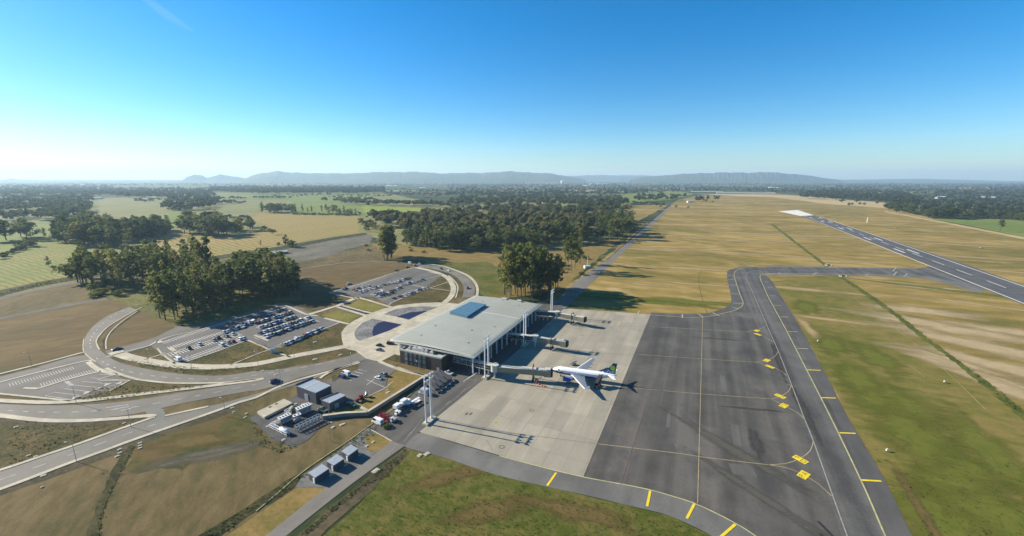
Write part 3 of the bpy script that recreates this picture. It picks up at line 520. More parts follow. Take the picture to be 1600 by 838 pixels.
# old contrail high above, a thin drifting streak
ct = MB(); pts = [at(x, y, 3600.0) for x, y in ((222, -6), (240, 8), (262, 24), (284, 38), (304, 50))]
for (a, b), (r0, r1) in zip(zip(pts, pts[1:]), ((60, 95), (95, 105), (105, 80), (80, 30))): ct.tube(a, b, r0, r1, 12, 0, False)
cm_ = bpy.data.materials.new('contrail'); cm_.use_nodes = True; t_ = cm_.node_tree; t_.nodes.clear(); p_ = t_.nodes.new('ShaderNodeVolumePrincipled'); o_ = t_.nodes.new('ShaderNodeOutputMaterial'); t_.links.new(p_.outputs[0], o_.inputs['Volume'])
p_.inputs['Color'].default_value = (1, 1, 1, 1); p_.inputs['Density'].default_value = 1.6e-4
tag(ct.build('contrail_cloud', cm_), 'faint white contrail high in the blue sky', None, None, 'stuff')
# ------------------------------------------------------------------ kerbs, footways and paint
def walk(name, pts, w, label, h=.12, mat=None, step=3.0, z=None):
    m = MB(); m.ribbon(curve(pts, step), w, ZT - .25 if z is None else z, h + .25)
    return tag(m.build(name, mat or M_walk), label, None, None, 'structure')
walk('sidewalk', [(-60, 622), (0, 626.5), (40, 628.6), (82, 629.6), (130, 627), (175, 622), (230, 615.5), (275, 610), (330, 603.5), (397, 595), (412, 592)], 3.0, 'pale footway along the upper side of the avenue')
walk('sidewalk', [(-60, 643), (0, 650), (40, 655), (75, 658), (125, 658.2), (180, 655), (232, 650.5), (240, 652)], 2.6, 'pale footway along the lower side of the avenue')
walk('sidewalk', [(166, 576), (184, 584), (205, 591), (225, 595), (275, 599.5), (350, 598.5), (400, 593)], 1.5, 'pale kerb path round the outside of the loop road')
walk('promenade', [(180, 550), (187, 554), (205, 559.5), (225, 564), (275, 571.5), (325, 574.2), (360, 573), (399, 569.5), (430, 563.5), (462, 556.5), (500, 549.5), (545, 541)], 6.2, 'broad pale promenade in front of the car park')
walk('sidewalk', [(-90, 762), (0, 735.5), (60, 715.5), (125, 693.5), (190, 670), (242, 652)], 1.7, 'pale footway on the upper side of the access road')
walk('sidewalk', [(-90, 798), (0, 765.5), (50, 747), (100, 727.5), (160, 706), (210, 687.5), (270, 666.5), (335, 644), (375, 629), (400, 622), (430, 607.5), (462, 595.5), (525, 578), (562, 567)], 1.9, 'pale footway on the lower side of the access road')
walk('sidewalk', [(258, 650.5), (290, 643.5), (326, 635.8)], 1.5, 'pale median strip between avenue and access road')
walk('kerb', [(131, 530), (130.5, 548), (140, 559.5), (150, 566)], .5, 'kerb at the outer edge of the loop road')
walk('kerb', [(222, 480), (195, 495), (168, 512), (152, 530), (152, 540), (156, 547)], .7, 'kerb at the inner edge of the loop road')
walk('kerb', [(214, 487), (192, 502), (174, 518), (166, 532), (166, 546)], .7, 'pale kerb of the drain inside the loop')
walk('sidewalk', [(-120, 620), (-60, 601), (0, 585), (60, 570), (112, 556), (134, 550.5)], 1.9, 'pale footway above the bus park')
walk('sidewalk', [(-60, 618), (-10, 601), (60, 582.5), (100, 572.5), (138, 564), (142, 565)], 1.5, 'pale divider inside the bus park')
walk('sidewalk', [(138, 566), (150, 576), (166, 582), (180, 586)], 2.4, 'pale path from the bus park to the loop road')
walk('sidewalk', [(37, 607), (55, 607.8), (64, 606.5), (110, 592.5), (158, 580.5)], 1.6, 'pale island between the bus bays')
walk('kerb', [(-60, 610), (0, 616), (60, 622), (110, 627)], 1.2, 'pale kerb below the bus park')
walk('kerb', [(172, 611.5), (199, 597), (199.5, 595), (153, 594.5), (182, 586)], .9, 'pale kerb round the bus bays')
for a, b in (((112, 626), (126, 620)), ((129, 619), (144, 612)), ((145, 612.5), (160, 606)), ((161, 605.5), (176, 599.5)), ((178, 602), (190, 600))):
    m = MB(); A, B = at(*a), at(*b); d = (B - A); nn = Vector((-d.y, d.x, 0)).normalized(); C = A.lerp(B, .75) + nn * 3.2
    m.prism([A[:2], B[:2], C[:2]], 0, ZT + .1); tag(m.build('kerb', M_kerb), 'pale triangular kerb island at a bus bay', None, None, 'structure')
walk('sidewalk', [(274, 569), (255, 555), (246, 545)], .9, 'kerb at the west end of the car park')
walk('sidewalk', [(225, 563), (252, 554.5), (258, 552)], 1.0, 'short path to the car park')
walk('sidewalk', [(165, 559), (200, 549.5), (234, 540.5), (246, 533.5), (275, 524), (307, 517.5), (343, 506.5), (378, 496), (402, 489.5), (445, 478)], 1.2, 'pale kerb along the north side of the car park')
walk('sidewalk', [(252, 557), (265, 552.5), (300, 542), (331, 532), (345, 527), (362, 522)], 1.2, 'pale island between the parking aisles')
walk('sidewalk', [(266, 544), (270, 547), (279, 552)], 2.2, 'pale end island of the parking aisle')
walk('sidewalk', [(246, 533), (252, 536)], 2.4, 'pale end island at the car park corner')
walk('sidewalk', [(288, 567), (310, 559.5), (345, 547.5), (388, 531.5)], 1.0, 'pale kerb along the south side of the car park')
walk('sidewalk', [(387, 532), (404, 539.5), (421, 547), (438, 553), (454, 558.8)], 1.1, 'pale path from car park to promenade')
walk('sidewalk', [(421, 547), (400, 554.5), (380, 563), (360, 571)], 1.0, 'pale branch path to the promenade')
walk('sidewalk', [(398, 524), (407, 528), (420, 533)], 1.6, 'pale end island of the full car rows')
walk('sidewalk', [(445, 477), (463, 485), (480, 492), (497, 494)], 1.8, 'pale kerb at the shaded end of the car park')
walk('sidewalk', [(507, 497.5), (525, 502), (545, 507)], 2.2, 'pale path from car park to plaza')
walk('sidewalk', [(504, 515.5), (518, 510), (531, 504.5)], 1.0, 'thin kerb beside the rough planting')
walk('sidewalk', [(513.5, 457.5), (531, 461.5), (549, 465.8), (560, 468)], 1.4, 'pale path at the edge of the lawn strip')
walk('sidewalk', [(562, 464.5), (552, 468), (540, 473), (528, 478.5)], 4.6, 'broad pale walkway between the lawns')
walk('sidewalk', [(556, 464.5), (575, 469.5), (590, 474), (612, 480.5)], 2.2, 'pale walkway to the far car park')
walk('sidewalk', [(527, 478.5), (512, 483), (496, 488), (482, 492)], 3.8, 'pale walkway to the shaded car park')
walk('sidewalk', [(527, 480), (545, 485.5), (565, 491.5), (575, 495)], 2.4, 'pale border south of the water channel')
walk('sidewalk', [(533, 477), (552, 482.5), (572, 488), (584, 490)], 2.0, 'pale border north of the water channel')
m = MB(); m.ribbon(curve([(531, 478.8), (550, 484), (567, 488.6), (577, 491)]), 1.6, ZT + .01); tag(m.build('water', M_water), 'dark narrow water channel between the lawns', None, None, 'structure')
walk('kerb', [(514, 457), (534, 452.5), (560, 445), (588, 436), (620, 425.5), (651, 418)], 1.4, 'pale kerb behind the far car park')
walk('kerb', [(608, 477), (612, 473.5), (631, 465.4), (650, 458), (672, 450.5), (700, 441)], 1.1, 'pale kerb in front of the far car park')
walk('kerb', [(645, 446), (672, 451), (690, 453), (703, 455)], 1.0, 'pale path through the brown planting')
walk('kerb', [(669, 425), (678, 427), (690, 430)], 1.0, 'pale path off the ring walk')
walk('kerb', [(660, 438), (675, 434), (690, 430)], 1.0, 'pale kerb at the end of the far car park')
walk('promenade', [(651, 418.6), (671.6, 423), (688, 428.4), (699, 434.4), (706, 443), (708.6, 453), (704.5, 464), (693, 475)], 5.4, 'broad pale ring promenade behind the terminal')
walk('kerb', [(701, 431), (712, 441.5), (715.5, 451), (712, 466)], 1.2, 'pale kerb inside the ring road')
band('road', [(640, 419.5), (655, 415), (668, 414.6), (695, 418), (714, 424.5), (729, 432), (738, 441), (742, 451), (741, 464)], [(651, 421), (662, 418.8), (680, 421.5), (700, 427), (713, 433.5), (721, 442), (724.5, 452), (722, 466)], .12, M_road, 60, 'asphalt ring road behind the terminal').location.z = ZT - .12
walk('sidewalk', [(664, 412.8), (680, 414.3), (695.5, 417), (714.6, 423.6), (731, 431), (741, 440), (746, 451), (745, 464)], 2.6, 'pale footway outside the ring road')
m = MB(); m.ribbon(curve([(463, 421), (500, 415.3), (540, 411), (580, 409.3), (620, 410), (655, 414)]), 6, ZT - .1); tag(m.build('road', soil('earth_track', [(.12, .095, .07), (.16, .13, .095), (.19, .16, .12)], big=20)), 'brown earth track behind the stubble field', None, None, 'structure')
walk('sidewalk', [(593, 565.5), (620, 576.5), (645, 583.5), (668, 588.5)], 2.2, 'pale footway below the dark terminal annex')
walk('sidewalk', [(621, 574), (640, 580.5), (663, 587)], .9, 'thin pale kerb inside the small lawn')
walk('sidewalk', [(500, 592), (515, 582), (552, 568.5), (560, 566)], 1.6, 'pale footway beside the staff car park')
walk('sidewalk', [(572, 622), (588, 614), (604, 606.5)], .5, 'thin kerb between lot and lawn')
walk('kerb', [(556, 633), (567, 638.5), (577, 644)], 1.6, 'short pale path to the retaining wall')
walk('kerb', [(400, 800), (430, 775), (470, 740.5), (508, 714), (544, 690), (580, 664), (610, 643), (645, 614), (662, 598)], .25, 'low yellowish kerb along the service strip', .12, M_pyel)

def paint(name, segs, mat, label, z=.012):
    m = MB()
    for pts, w in segs: m.ribbon(pts, w, ZT + z)
    return tag(m.build(name, mat), label, None, None, 'structure')
C = curve
# apron and taxiway paint
paint('apron_marking', [(C([(1098, 497), (1094, 640), (1090, 787)]), .27), (C([(1017, 511), (1058, 513), (1100, 515.5), (1165, 519)]), .30), (C([(1000, 554.5), (1094, 561), (1180, 566.5)]), .30), (C([(985, 606.5), (1094, 616), (1205, 624)]), .30), (C([(936, 694.5), (1067, 710), (1094, 714.5), (1200, 727)]), .30),
   (C([(1165, 519), (1183, 516), (1197, 510)]), .28), (C([(1165, 519), (1184, 522), (1200, 530), (1207, 535)]), .28), (C([(1180, 566.5), (1199, 563), (1211, 557), (1216, 549)]), .28), (C([(1180, 566.5), (1203, 573), (1220, 580), (1229, 588)]), .28),
   (C([(1205, 624), (1220, 619.5), (1232, 612), (1236.5, 602)]), .30), (C([(1205, 624), (1225, 634.5), (1245, 645), (1257, 656)]), .30), (C([(1200, 727), (1228, 725), (1250, 717), (1266, 705), (1270.5, 690)]), .30), (C([(1200, 727), (1230, 732), (1256, 743), (1280, 758), (1299, 776)]), .30)], plain('warm_line_paint', (.31, .26, .14), .8, vary=.3, scale=.3), 'pale lead lines across the dark apron')
paint('apron_marking', [(C([(1010, 629), (987, 703), (969.5, 757)]), .28)], M_red, 'faded red line on the dark apron')
paint('taxiway_marking', [(C([(1290, 423), (1220, 422.5), (1180, 423), (1167, 428), (1166, 436), (1171, 446), (1200, 512.7), (1217.5, 553), (1236, 600), (1255, 650), (1271, 690.6), (1303, 781), (1326, 845)]), .38), (C([(1425, 424), (1350, 423.5), (1290, 423)]), .5), (C([(1425, 424), (1450, 426), (1490, 437), (1530, 449)]), .4)], M_faint, 'pale taxiway centre line')
paint('taxiway_marking', [(C([(1016, 492), (1063, 496), (1098, 496), (1126, 491), (1151, 484), (1161, 475), (1156, 460), (1149.6, 440), (1147, 430), (1151, 423), (1168, 418), (1200, 417.3), (1300, 418.5), (1380, 420), (1425, 420.5)]), .5)], M_pyel, 'faded yellow edge line round the bend')
paint('taxiway_marking', [(C([(1400, 430), (1320, 428.5), (1230, 427.5), (1200, 428), (1189, 430), (1188, 436), (1193, 448), (1200, 464), (1227.6, 515), (1260, 578), (1296.5, 650), (1345, 751), (1383, 838), (1420, 920)]), .5), (C([(780, 713), (850, 731.5), (911, 746), (970, 757), (1015, 766), (1050, 776), (1082, 786), (1115, 801), (1150, 819), (1180, 838), (1220, 870)]), .42), ], M_pyel, 'faded yellow edge line of apron and taxiway')
def bars(name, L, w, mat, label):
    m = MB()
    for a, b in L: m.ribbon([at(*a), at(*b)], w, ZT + .016)
    return tag(m.build(name, mat), label, None, None, 'structure')
bars('shoulder_marking', [((1283, 622), (1306, 622.7)), ((1311.5, 677), (1337, 678)), ((1346, 751), (1377, 752.5)), ((1261.5, 578.5), (1282, 579.3)), ((869, 739.5), (855, 759.6)), ((1016, 767.5), (1011, 792)), ((1085, 788), (1073, 811)), ((1149, 820), (1126, 840))], .8, M_yel, 'bright yellow shoulder bars')
bars('shoulder_marking', [((1245, 544.8), (1262, 545.6)), ((1230, 518.3), (1246, 519)), ((1219, 495.4), (1232, 496)), ((1208.5, 477.4), (1221, 478)), ((1203, 462.4), (1212, 462.8)), ((1199, 449.2), (1207, 449.5)), ((1194, 440), (1200, 440.3)), ((1137, 437), (1148, 437.4)), ((1137, 445.5), (1150, 446)), ((1142, 459.5), (1155, 460)), ((1146, 474), (1160, 474.5)), ((1143, 481), (1155, 482.5)), ((1113, 489), (1124, 494)), ((1090, 490.5), (1099, 496)), ((1066, 491.5), (1066, 497)), ((999, 486), (996, 491)), ((1137, 431), (1147, 431.5)),
   ((1220, 429.5), (1216, 426.5)), ((1270, 430), (1276, 426.5)), ((1340, 419), (1345, 420)), ((1357, 429), (1352, 431)), ((1395, 424), (1400, 419)), ((1396, 431), (1401, 425)), ((1413, 432), (1418, 428))], .8, M_pyel, 'pale yellow shoulder bars round the bend')
# runway paint in its own axes
ra, rb_ = at(1255, 337.7), at(1600, 475.6); ru = (rb_ - ra).normalized(); rc, rd = at(1268, 336), at(1600, 447.6); rv = Vector((ru.y, -ru.x, 0)); rv = rv if (rc - ra).dot(rv) > 0 else -rv; RW = (rd - ra).dot(rv)
def rbar(m, s0, s1, t, w): m.ribbon([ra - ru * 0 + ru * s0 + rv * t, ra + ru * s1 + rv * t], w, ZT + .03)
RL = (rb_ - ra).length
m = MB(); rbar(m, 0, RL + 260, 1.0, 1.1); rbar(m, 0, RL + 260, RW - 1.0, 1.1)
for k in range(0, 40):
    rbar(m, 60 + k * 60, 92 + k * 60, RW / 2, .9)
for k, t in ((40, .22), (40, .74), (150, .28), (150, .70), (310, .3), (310, .68), (480, .3), (480, .68), (620, .3), (620, .68)):
    rbar(m, k, k + 40, RW * t, 2.3)
tag(m.build('runway_marking', M_white), 'white runway edge lines, dashes and touchdown bars', None, None, 'structure')
# road dashes, parking bays
def dashes(pts, w, on, off, m):
    P = C(pts, 1.0); d = 0.0
    for a, b in zip(P, P[1:]):
        if d % (on + off) < on: m.ribbon([a, b], w, ZT + .01)
        d += (b - a).length
m = MB()
dashes([(-60, 637), (0, 641), (60, 644.5), (130, 644), (200, 638), (260, 628), (330, 615), (400, 601)], .3, 3, 5, m)
dashes([(150, 560), (185, 577), (240, 588), (300, 592.5), (360, 592), (410, 585), (470, 575), (540, 561)], .3, 3, 5, m)
dashes([(-60, 771), (0, 751), (100, 715), (200, 678), (250, 661)], .3, 3, 5, m)
dashes([(216, 476), (180, 492), (157, 510), (142, 530), (142, 546)], .3, 3, 5, m)
dashes([(656, 417), (690, 420), (714, 428), (730, 440), (733, 452), (731, 464)], .3, 3, 5, m)
for k in range(3): m.ribbon([at(165 + 12 * k, 641 + k * 2.2 - 3), at(200 + 2 * k, 636 + k * 3 - 3)], .35, ZT + .01)
m.ribbon(C([(580, 672), (612, 690)]), .3, ZT + .01)
for k in range(6):
    a = at(724 + k * 4.2, 597 - k * 2.6); m.ribbon([a, a + Vector((3.6, 7.0, 0)) * .8], .3, ZT + .01)
tag(m.build('road_marking', plain('lane_paint', (.42, .415, .39), .8, vary=.35, scale=.4)), 'white lane lines on roads and service road', None, None, 'structure')
m = MB(); dashes([(605, 712), (632, 685), (668, 656), (700, 630), (730, 606), (752, 585)], .2, 5, 8, m)
for pts in ([(632, 690), (650, 668), (660, 655)], [(660, 664), (700, 632), (759, 585)], [(602, 660), (640, 631), (668, 605)], [(608, 663), (646, 634)]): m.ribbon(C(pts), .18, ZT + .011)
tag(m.build('road_marking', M_faint), 'worn lane lines of the dark service road', None, None, 'structure')
m = MB()
def bays(a, b, n, L, side, w=.22):
    L *= 1.2; w *= 1.15
    A, B = at(*a), at(*b); d = (B - A).normalized(); q = Vector((-d.y, d.x, 0)) * side
    for k in range(n + 1):
        p = A.lerp(B, k / n); m.ribbon([p, p + q * L], w, ZT + .012)
bays((250, 535), (345, 505), 24, 5, -1, .34); bays((268, 546), (362, 518), 24, 5, 1, .34); bays((262, 554), (372, 522), 26, 5, -1, .34); bays((290, 565), (388, 530), 24, 5, 1, .34)
bays((440, 543), (505, 514.5), 17, 5, 1); bays((14, 600), (112, 574), 22, 4.4, -1, .13); bays((66, 604), (150, 581), 20, 4.4, 1, .13); bays((404, 531), (500, 503), 24, 5, 1)
for k in range(7): m.ribbon([at(70 + 14.5 * k, 619 - 5.6 * k), at(112 + 14.5 * k, 625 - 6.2 * k)], .2, ZT + .012)
m.ribbon([at(70, 619), at(84, 614)], .2, ZT + .012)
bays((536, 592), (560, 578), 4, 5, -1, .25); bays((573, 602), (602, 606.7), 1, 6, 1, .25); m.ribbon([at(573, 594), at(603, 606.5)], .25, ZT + .012)
bays((540, 451), (600, 433), 20, 5, -1); bays((560, 458), (630, 436), 22, 5, 1); bays((600, 470), (672, 449), 20, 5, 1)
for k in range(8): m.ribbon([at(100 + k * 1.2, 597.5 + k * .8), at(108 + k * 1.0, 596 + k * .8)], .5, ZT + .012)
tag(m.build('parking_marking', plain('bay_line_paint', (.50, .49, .46), .8, vary=.3, scale=.4)), 'thin pale bay lines of the car parks', None, None, 'structure')
# circles, service boxes on the concrete
m = MB()
def ring(c, r, w, n=20, k=1):
    p = at(*c); m.ribbon([p + Vector((r * math.cos(6.2832 * k / n), r * math.sin(6.2832 * k / n), 0)) for k in range(n + 1)], w, ZT + .014)
for c in ((831, 642), (784, 699), (909, 525)): ring(c, 1.0, .28)
for c in ((727, 649),):
    for dx in (0, 2.0): m.ribbon([at(*c) + Vector((dx, 0, 0)), at(*c) + Vector((dx + 1.0, 1.8, 0))], .9, ZT + .014)
tag(m.build('apron_marking', plain('worn_black_paint', (.07, .065, .055), .8, vary=.3)), 'small dark rings and boxes painted on the concrete', None, None, 'structure')
m = MB()
for a, b in (((868, 510), (1016, 511)), ((883, 552), (1000, 554.5)), ((700, 592), (985, 606.5)), ((735, 669), (936, 694.5))):
    m.ribbon([at(*a), at(*b)], .3, ZT + .013)
m.ribbon([at(845, 606), at(878, 632)], .2, ZT + .013); m.ribbon([at(760, 688), at(770, 705)], .2, ZT + .013)
tag(m.build('apron_marking', plain('worn_grey_line', (.17, .155, .12), .8, vary=.2, scale=.3)), 'worn grey stand lines on the concrete', None, None, 'structure')
m = MB()
for a, b in (((766, 658), (785, 663)), ((770, 663), (781, 657)), ((775, 656), (776, 665))): m.ribbon([at(*a), at(*b)], .3, ZT + .014)
tag(m.build('apron_marking', plain('worn_yellow', (.36, .31, .10), .8, vary=.3)), 'worn yellow star of lines on the concrete', None, None, 'structure')
# yellow position signs painted on the apron, lettered
M_letter = plain('sign_black', (.16, .11, .01), .8)
def stand_sign(c, s, text, rot):
    s *= .84
    p = at(*c); q = MB()
    a = R(rot); ux, uy = Vector((math.cos(a), math.sin(a), 0)), Vector((-math.sin(a), math.cos(a), 0))
    def quad(k, z): return [tuple(p + (ux * i * s * 1.0 + uy * j * s * .62) * k + Vector((0, 0, ZT + z))) for i, j in ((-1, -1), (1, -1), (1, 1), (-1, 1))]
    q.add(quad(1, .018), [(0, 1, 2, 3)]); o = q.build('stand_sign_marking', M_yel); tag(o, 'yellow painted stand sign ' + text.replace(' ', '') + ' on the apron', None, None, 'structure')
    cu = bpy.data.curves.new('lettering', 'FONT'); cu.body = text; cu.size = s * 1.15; cu.align_x = 'CENTER'; cu.align_y = 'CENTER'; cu.materials.append(M_letter)
    t = bpy.data.objects.new('lettering', cu); COL.objects.link(t); t.parent = o; t.location = p + Vector((0, 0, ZT + .026)); t.rotation_euler = (0, 0, a)
for c, s, tx, rot in (((1182.5, 517.2), 2.6, 'P A', 35), ((1184, 523), 2.6, 'P D', -62), ((1198, 563.7), 2.7, 'P A', 35), ((1203, 573.5), 2.7, 'P D', -62), ((1219, 619.7), 2.7, 'P A', -62), ((1224.5, 634.5), 2.7, 'P D', 35), ((1250.5, 718.7), 2.8, 'P D', -62), ((1255.5, 742.7), 2.8, 'P A', 35)):
    stand_sign(c, s, tx, rot)
m = MB()
for c, L in (((1277.5, 815), 7), ((1281, 835), 5)): p = at(*c); m.ribbon([p, p + Vector((.6, -L, 0))], .9, ZT + .017)
tag(m.build('skid_mark', M_black), 'short black skid mark on the apron', None, None, 'structure')

# ------------------------------------------------------------------ terminal
TA = R(65.6); TO = at(740, 557, 11); TU = Vector((math.cos(TA), math.sin(TA), 0)); TV = Vector((-math.sin(TA), math.cos(TA), 0))
def T(x, y, z=0): return Vector((TO.x, TO.y, 0)) + TU * x + TV * y + Vector((0, 0, z))
M_roof = plain('roof_sheet', (.30, .305, .255), .5, metal=.0, vary=.09, scale=.06)
_t = M_roof.node_tree; _b = _t.nodes['Principled BSDF']; _tc = nd(_t, 'ShaderNodeTexCoord'); _w = nd(_t, 'ShaderNodeTexWave', Scale=.32); _w.bands_direction = 'X'; _w.wave_profile = 'SAW'
_t.links.new(_tc.outputs['Object'], _w.inputs['Vector']); _bp = nd(_t, 'ShaderNodeBump', Strength=.12, Distance=.3); _t.links.new(_w.outputs['Fac'], _bp.inputs['Height']); _t.links.new(_bp.outputs[0], _b.inputs['Normal'])
M_fascia = plain('white_fascia', (.55, .54, .49), .45, vary=.06, scale=.4); M_clad = plain('dark_brown_cladding', (.045, .037, .038), .6, vary=.25, scale=1.2)
M_glass = plain('dark_glass', (.012, .015, .022), .08, spec=.6); M_gframe = plain('glazing_frame', (.30, .31, .30), .5, vary=.1); M_steel = plain('galvanised_steel', (.36, .37, .37), .45, metal=.4, vary=.15)
M_pglass = plain('pale_glass', (.16, .20, .20), .12, spec=.6); M_whitesteel = plain('white_steel', (.62, .63, .63), .4, vary=.08); M_soffit = plain('soffit_grey', (.20, .20, .19), .7)
M_sky = plain('blue_skylight', (.075, .135, .17), .2, spec=.5, vary=.12, scale=.3); M_hvac = plain('hvac_grey', (.42, .42, .40), .5, vary=.12, scale=1); M_cop = plain('concrete_coping', (.33, .33, .29), .8, vary=.12)
term = empty('airport_terminal', T(0, 0), TA, 'long terminal building with pale metal roof, blue skylight and dark annex', 'terminal')
TLx, TLy = 104.2, 57.8
m = MB()   # roof with rolled edges, in local axes
prof = [(-.0, 9.9), (-.35, 10.25), (-.3, 10.7), (.25, 11.0), (3, 11.12)] + [(y, 11.12 + .75 * math.sin(math.pi * (y - 3) / (TLy - 6))) for y in np.linspace(6, TLy - 6, 12)] + [(TLy - 3, 11.12), (TLy - .25, 11.0), (TLy + .3, 10.7), (TLy + .35, 10.25), (TLy, 9.9)]
xs = [0, .4, 2, 20, 52, 84, TLx - 2, TLx - .4, TLx]
v = []
for i, x in enumerate(xs):
    e = {0: .55, 1: .15}.get(min(i, len(xs) - 1 - i), 0)
    v += [(x, y, z - e if z > 10.6 else z) for y, z in prof]
n = len(prof); m.add(v, [(i * n + j, (i + 1) * n + j, (i + 1) * n + j + 1, i * n + j + 1) for i in range(len(xs) - 1) for j in range(n - 1)])
roof = m.build('roof', M_roof, term, smooth=True)
m = MB(); m.box((TLx / 2, TLy / 2, 9.6), (TLx - .3, TLy - .3, .28)); m.build('soffit', M_soffit, term)
m = MB(); m.bar((-.1, -.42, 10.35), (TLx + .1, -.42, 10.35), .22, .95); m.bar((-.1, TLy + .42, 10.35), (TLx + .1, TLy + .42, 10.35), .22, .95); m.bar((-.12, -.5, 10.2), (-.12, TLy + .5, 10.2), .2, .85); m.bar((TLx + .12, -.5, 10.2), (TLx + .12, TLy + .5, 10.2), .2, .85); m.build('fascia', M_fascia, term)
m = MB(); yy = np.linspace(2, TLy - 2, 12)
for x in np.arange(2.6, TLx - 1, 2.6):
    for a, b in zip(yy, yy[1:]):
        za, zb = [np.interp(q, [p[0] for p in prof], [p[1] for p in prof]) + .02 for q in (a, b)]; m.bar((x, a, za), (x, b, zb), .14, .10)
m.build('roof_seam_rib', plain('seam_grey', (.285, .285, .24), .55), roof)
for x, y in ((12, 44), (14, 12), (30, 46), (32, 20), (44, 10), (90, 44), (92, 14), (98, 30)):
    m = MB(); z = float(np.interp(y, [p[0] for p in prof], [p[1] for p in prof])); m.box((x, y, z - .1), (.9, .9, .7), 0, 0, .8); m.build('roof_vent', M_hvac, roof)

for x, y0, y1 in ((66, 1, 32), (66, 49.5, 57)):
    m = MB(); yy = np.linspace(y0, y1, 8)
    for a, b in zip(yy, yy[1:]):
        za, zb = [np.interp(q, [p[0] for p in prof], [p[1] for p in prof]) + .06 for q in (a, b)]; m.bar((x, a, za), (x, b, zb), .7, .14)
    m.build('expansion_joint', M_fascia, roof)
m = MB(); m.prism([(53.5, 49.6), (50, 33.2), (79.5, 34.5), (80.5, 48.5)], 11.2, 13.4, 0); sk = m.build('skylight', M_sky, roof)
m = MB(); q = [(53.5, 49.6), (50, 33.2), (79.5, 34.5), (80.5, 48.5)]
for i in range(4): m.bar((*q[i], 11.75), (*q[(i + 1) % 4], 11.75), .9, .5)
for k in range(1, 9):
    t = k / 9; a = Vector(q[0]).lerp(Vector(q[3]), t); b = Vector(q[1]).lerp(Vector(q[2]), t); m.bar((a.x, a.y, 13.43), (b.x, b.y, 13.43), .12, .08)
m.build('skylight_frame', plain('skylight_frame_blue', (.10, .22, .34), .4), sk)
# walls: glazed long sides, solid lower band
for nm, y, ln in (('airside_glazing', 6.0, (3, TLx - 3)), ('landside_glazing', 53.2, (4.5, TLx - 3))):
    m = MB(); m.box(((ln[0] + ln[1]) / 2, y, 0), (ln[1] - ln[0], .3, 9.6)); g = m.build(nm, M_glass if y < 20 else M_pglass, term)
    m = MB(); s = -.22 if y < 20 else .22
    for x in np.arange(ln[0], ln[1] + .1, 2.45): m.bar((x, y + s, 0), (x, y + s, 9.6), .14, .14)
    for z in (.3, 3.9, 4.7, 7.2): m.bar((ln[0], y + s, z), (ln[1], y + s, z), .12, .18 if z != 4.7 else .5)
    m.build('glazing_frame', M_gframe, g)
m = MB(); m.box((TLx - 3, 29.6, 0), (.3, 46.8, 9.6)); m.build('end_wall', M_clad, term)
m = MB(); m.box((4.5, 50.1, 0), (.3, 6.0, 9.6)); g = m.build('corner_glazing', M_pglass, term)
m = MB()
for y in (47.4, 49, 50.6, 52.2, 53.3): m.bar((4.25, y, 0), (4.25, y, 9.6), .22, .22)
for z in (3.0, 6.2): m.bar((4.25, 47.2, z), (4.25, 53.3, z), .14, .14)
m.build('glazing_frame', M_whitesteel, g)
m = MB(); m.box((3.1, 11.9, 0), (.3, 11.8, 9.6)); m.build('end_wall', M_clad, term)
for k in range(15):
    x = 1.0 + k * 7.3; m = MB(); m.box((x, 1.2, 0), (.55, .7, 9.6)); m.bar((x, 1.2, 9.2), (x, 6, 9.2), .25, .5); m.build('column', M_whitesteel, term)
for k in range(8):
    x = 7 + k * 13; m = MB(); m.box((x, 56.4, 0), (.5, .5, 9.6)); m.build('column', M_whitesteel, term)
# dark annex at the near end
X0, X1, Y0, Y1 = -4.6, 4.7, 17.9, 46.5
m = MB(); m.box(((X0 + X1) / 2, (Y0 + Y1) / 2, 0), (X1 - X0, Y1 - Y0, 7.7)); an = m.build('annex', M_clad, term)
m = MB(); m.box((X0 + .5, (Y0 + Y1) / 2, 7.7), (1.0, Y1 - Y0 + .3, .85)); m.box(((X0 + X1) / 2 + .5, Y0 + .3, 7.7), (X1 - X0 - 1, .6, .85)); m.box(((X0 + X1) / 2 + .5, Y1 - .3, 7.7), (X1 - X0 - 1, .6, .85)); m.box(((X0 + X1) / 2 + .5, (Y0 + Y1) / 2, 7.7), (X1 - X0 - 1.02, Y1 - Y0 - .62, .12)); m.build('parapet', M_cop, an)
for k in range(5):
    y = 42.0 - k * 3.1; m = MB(); m.box((X0 - .04, y, .4), (.12, 1.9, 7.0)); w = m.build('window', M_pglass if k != 9 else M_glass, an)
    m = MB(); m.box((X0 - .12, y - 1.5, .2), (.5, .9, 7.4)); m.bar((X0 - .16, y - .95, 2.2), (X0 - .16, y + .95, 2.2), .2, .7); m.bar((X0 - .16, y - .95, 5.3), (X0 - .16, y + .95, 5.3), .2, .35); m.build('window_fin', plain('fin_black', (.02, .02, .025), .5) if k == 0 else bpy.data.materials['fin_black'], w)
for (y, l, h) in ((38.5, 3.6, 1.5), (34.3, 4.6, 1.9), (30.6, 2.2, 1.4), (26.8, 2.4, 1.2), (42.3, 1.6, 1.2)):
    m = MB(); m.box((-.2, y, 7.85), (2.4, l, h)); m.box((-.2, y, 7.85 + h), (1.6, l * .6, .3)); m.tube((-.2, y, 7.85 + h + .3), (-.2, y, 7.85 + h + .55), .5, n=10); m.build('air_unit', M_hvac, an)
m = MB(); m.box((X0 - .1, 20.2, 0), (.12, 1.8, 2.4)); m.build('door', M_steel, an)
# far-end roof edge units and slanted vent
for (x, y, l) in ((101.5, 30, 5), (101.5, 17, 4)):
    m = MB(); m.box((x, y, 11.0), (2.6, l, 1.6)); m.box((x, y, 12.6), (2.2, l - .5, .15)); m.build('roof_unit', M_hvac, term)
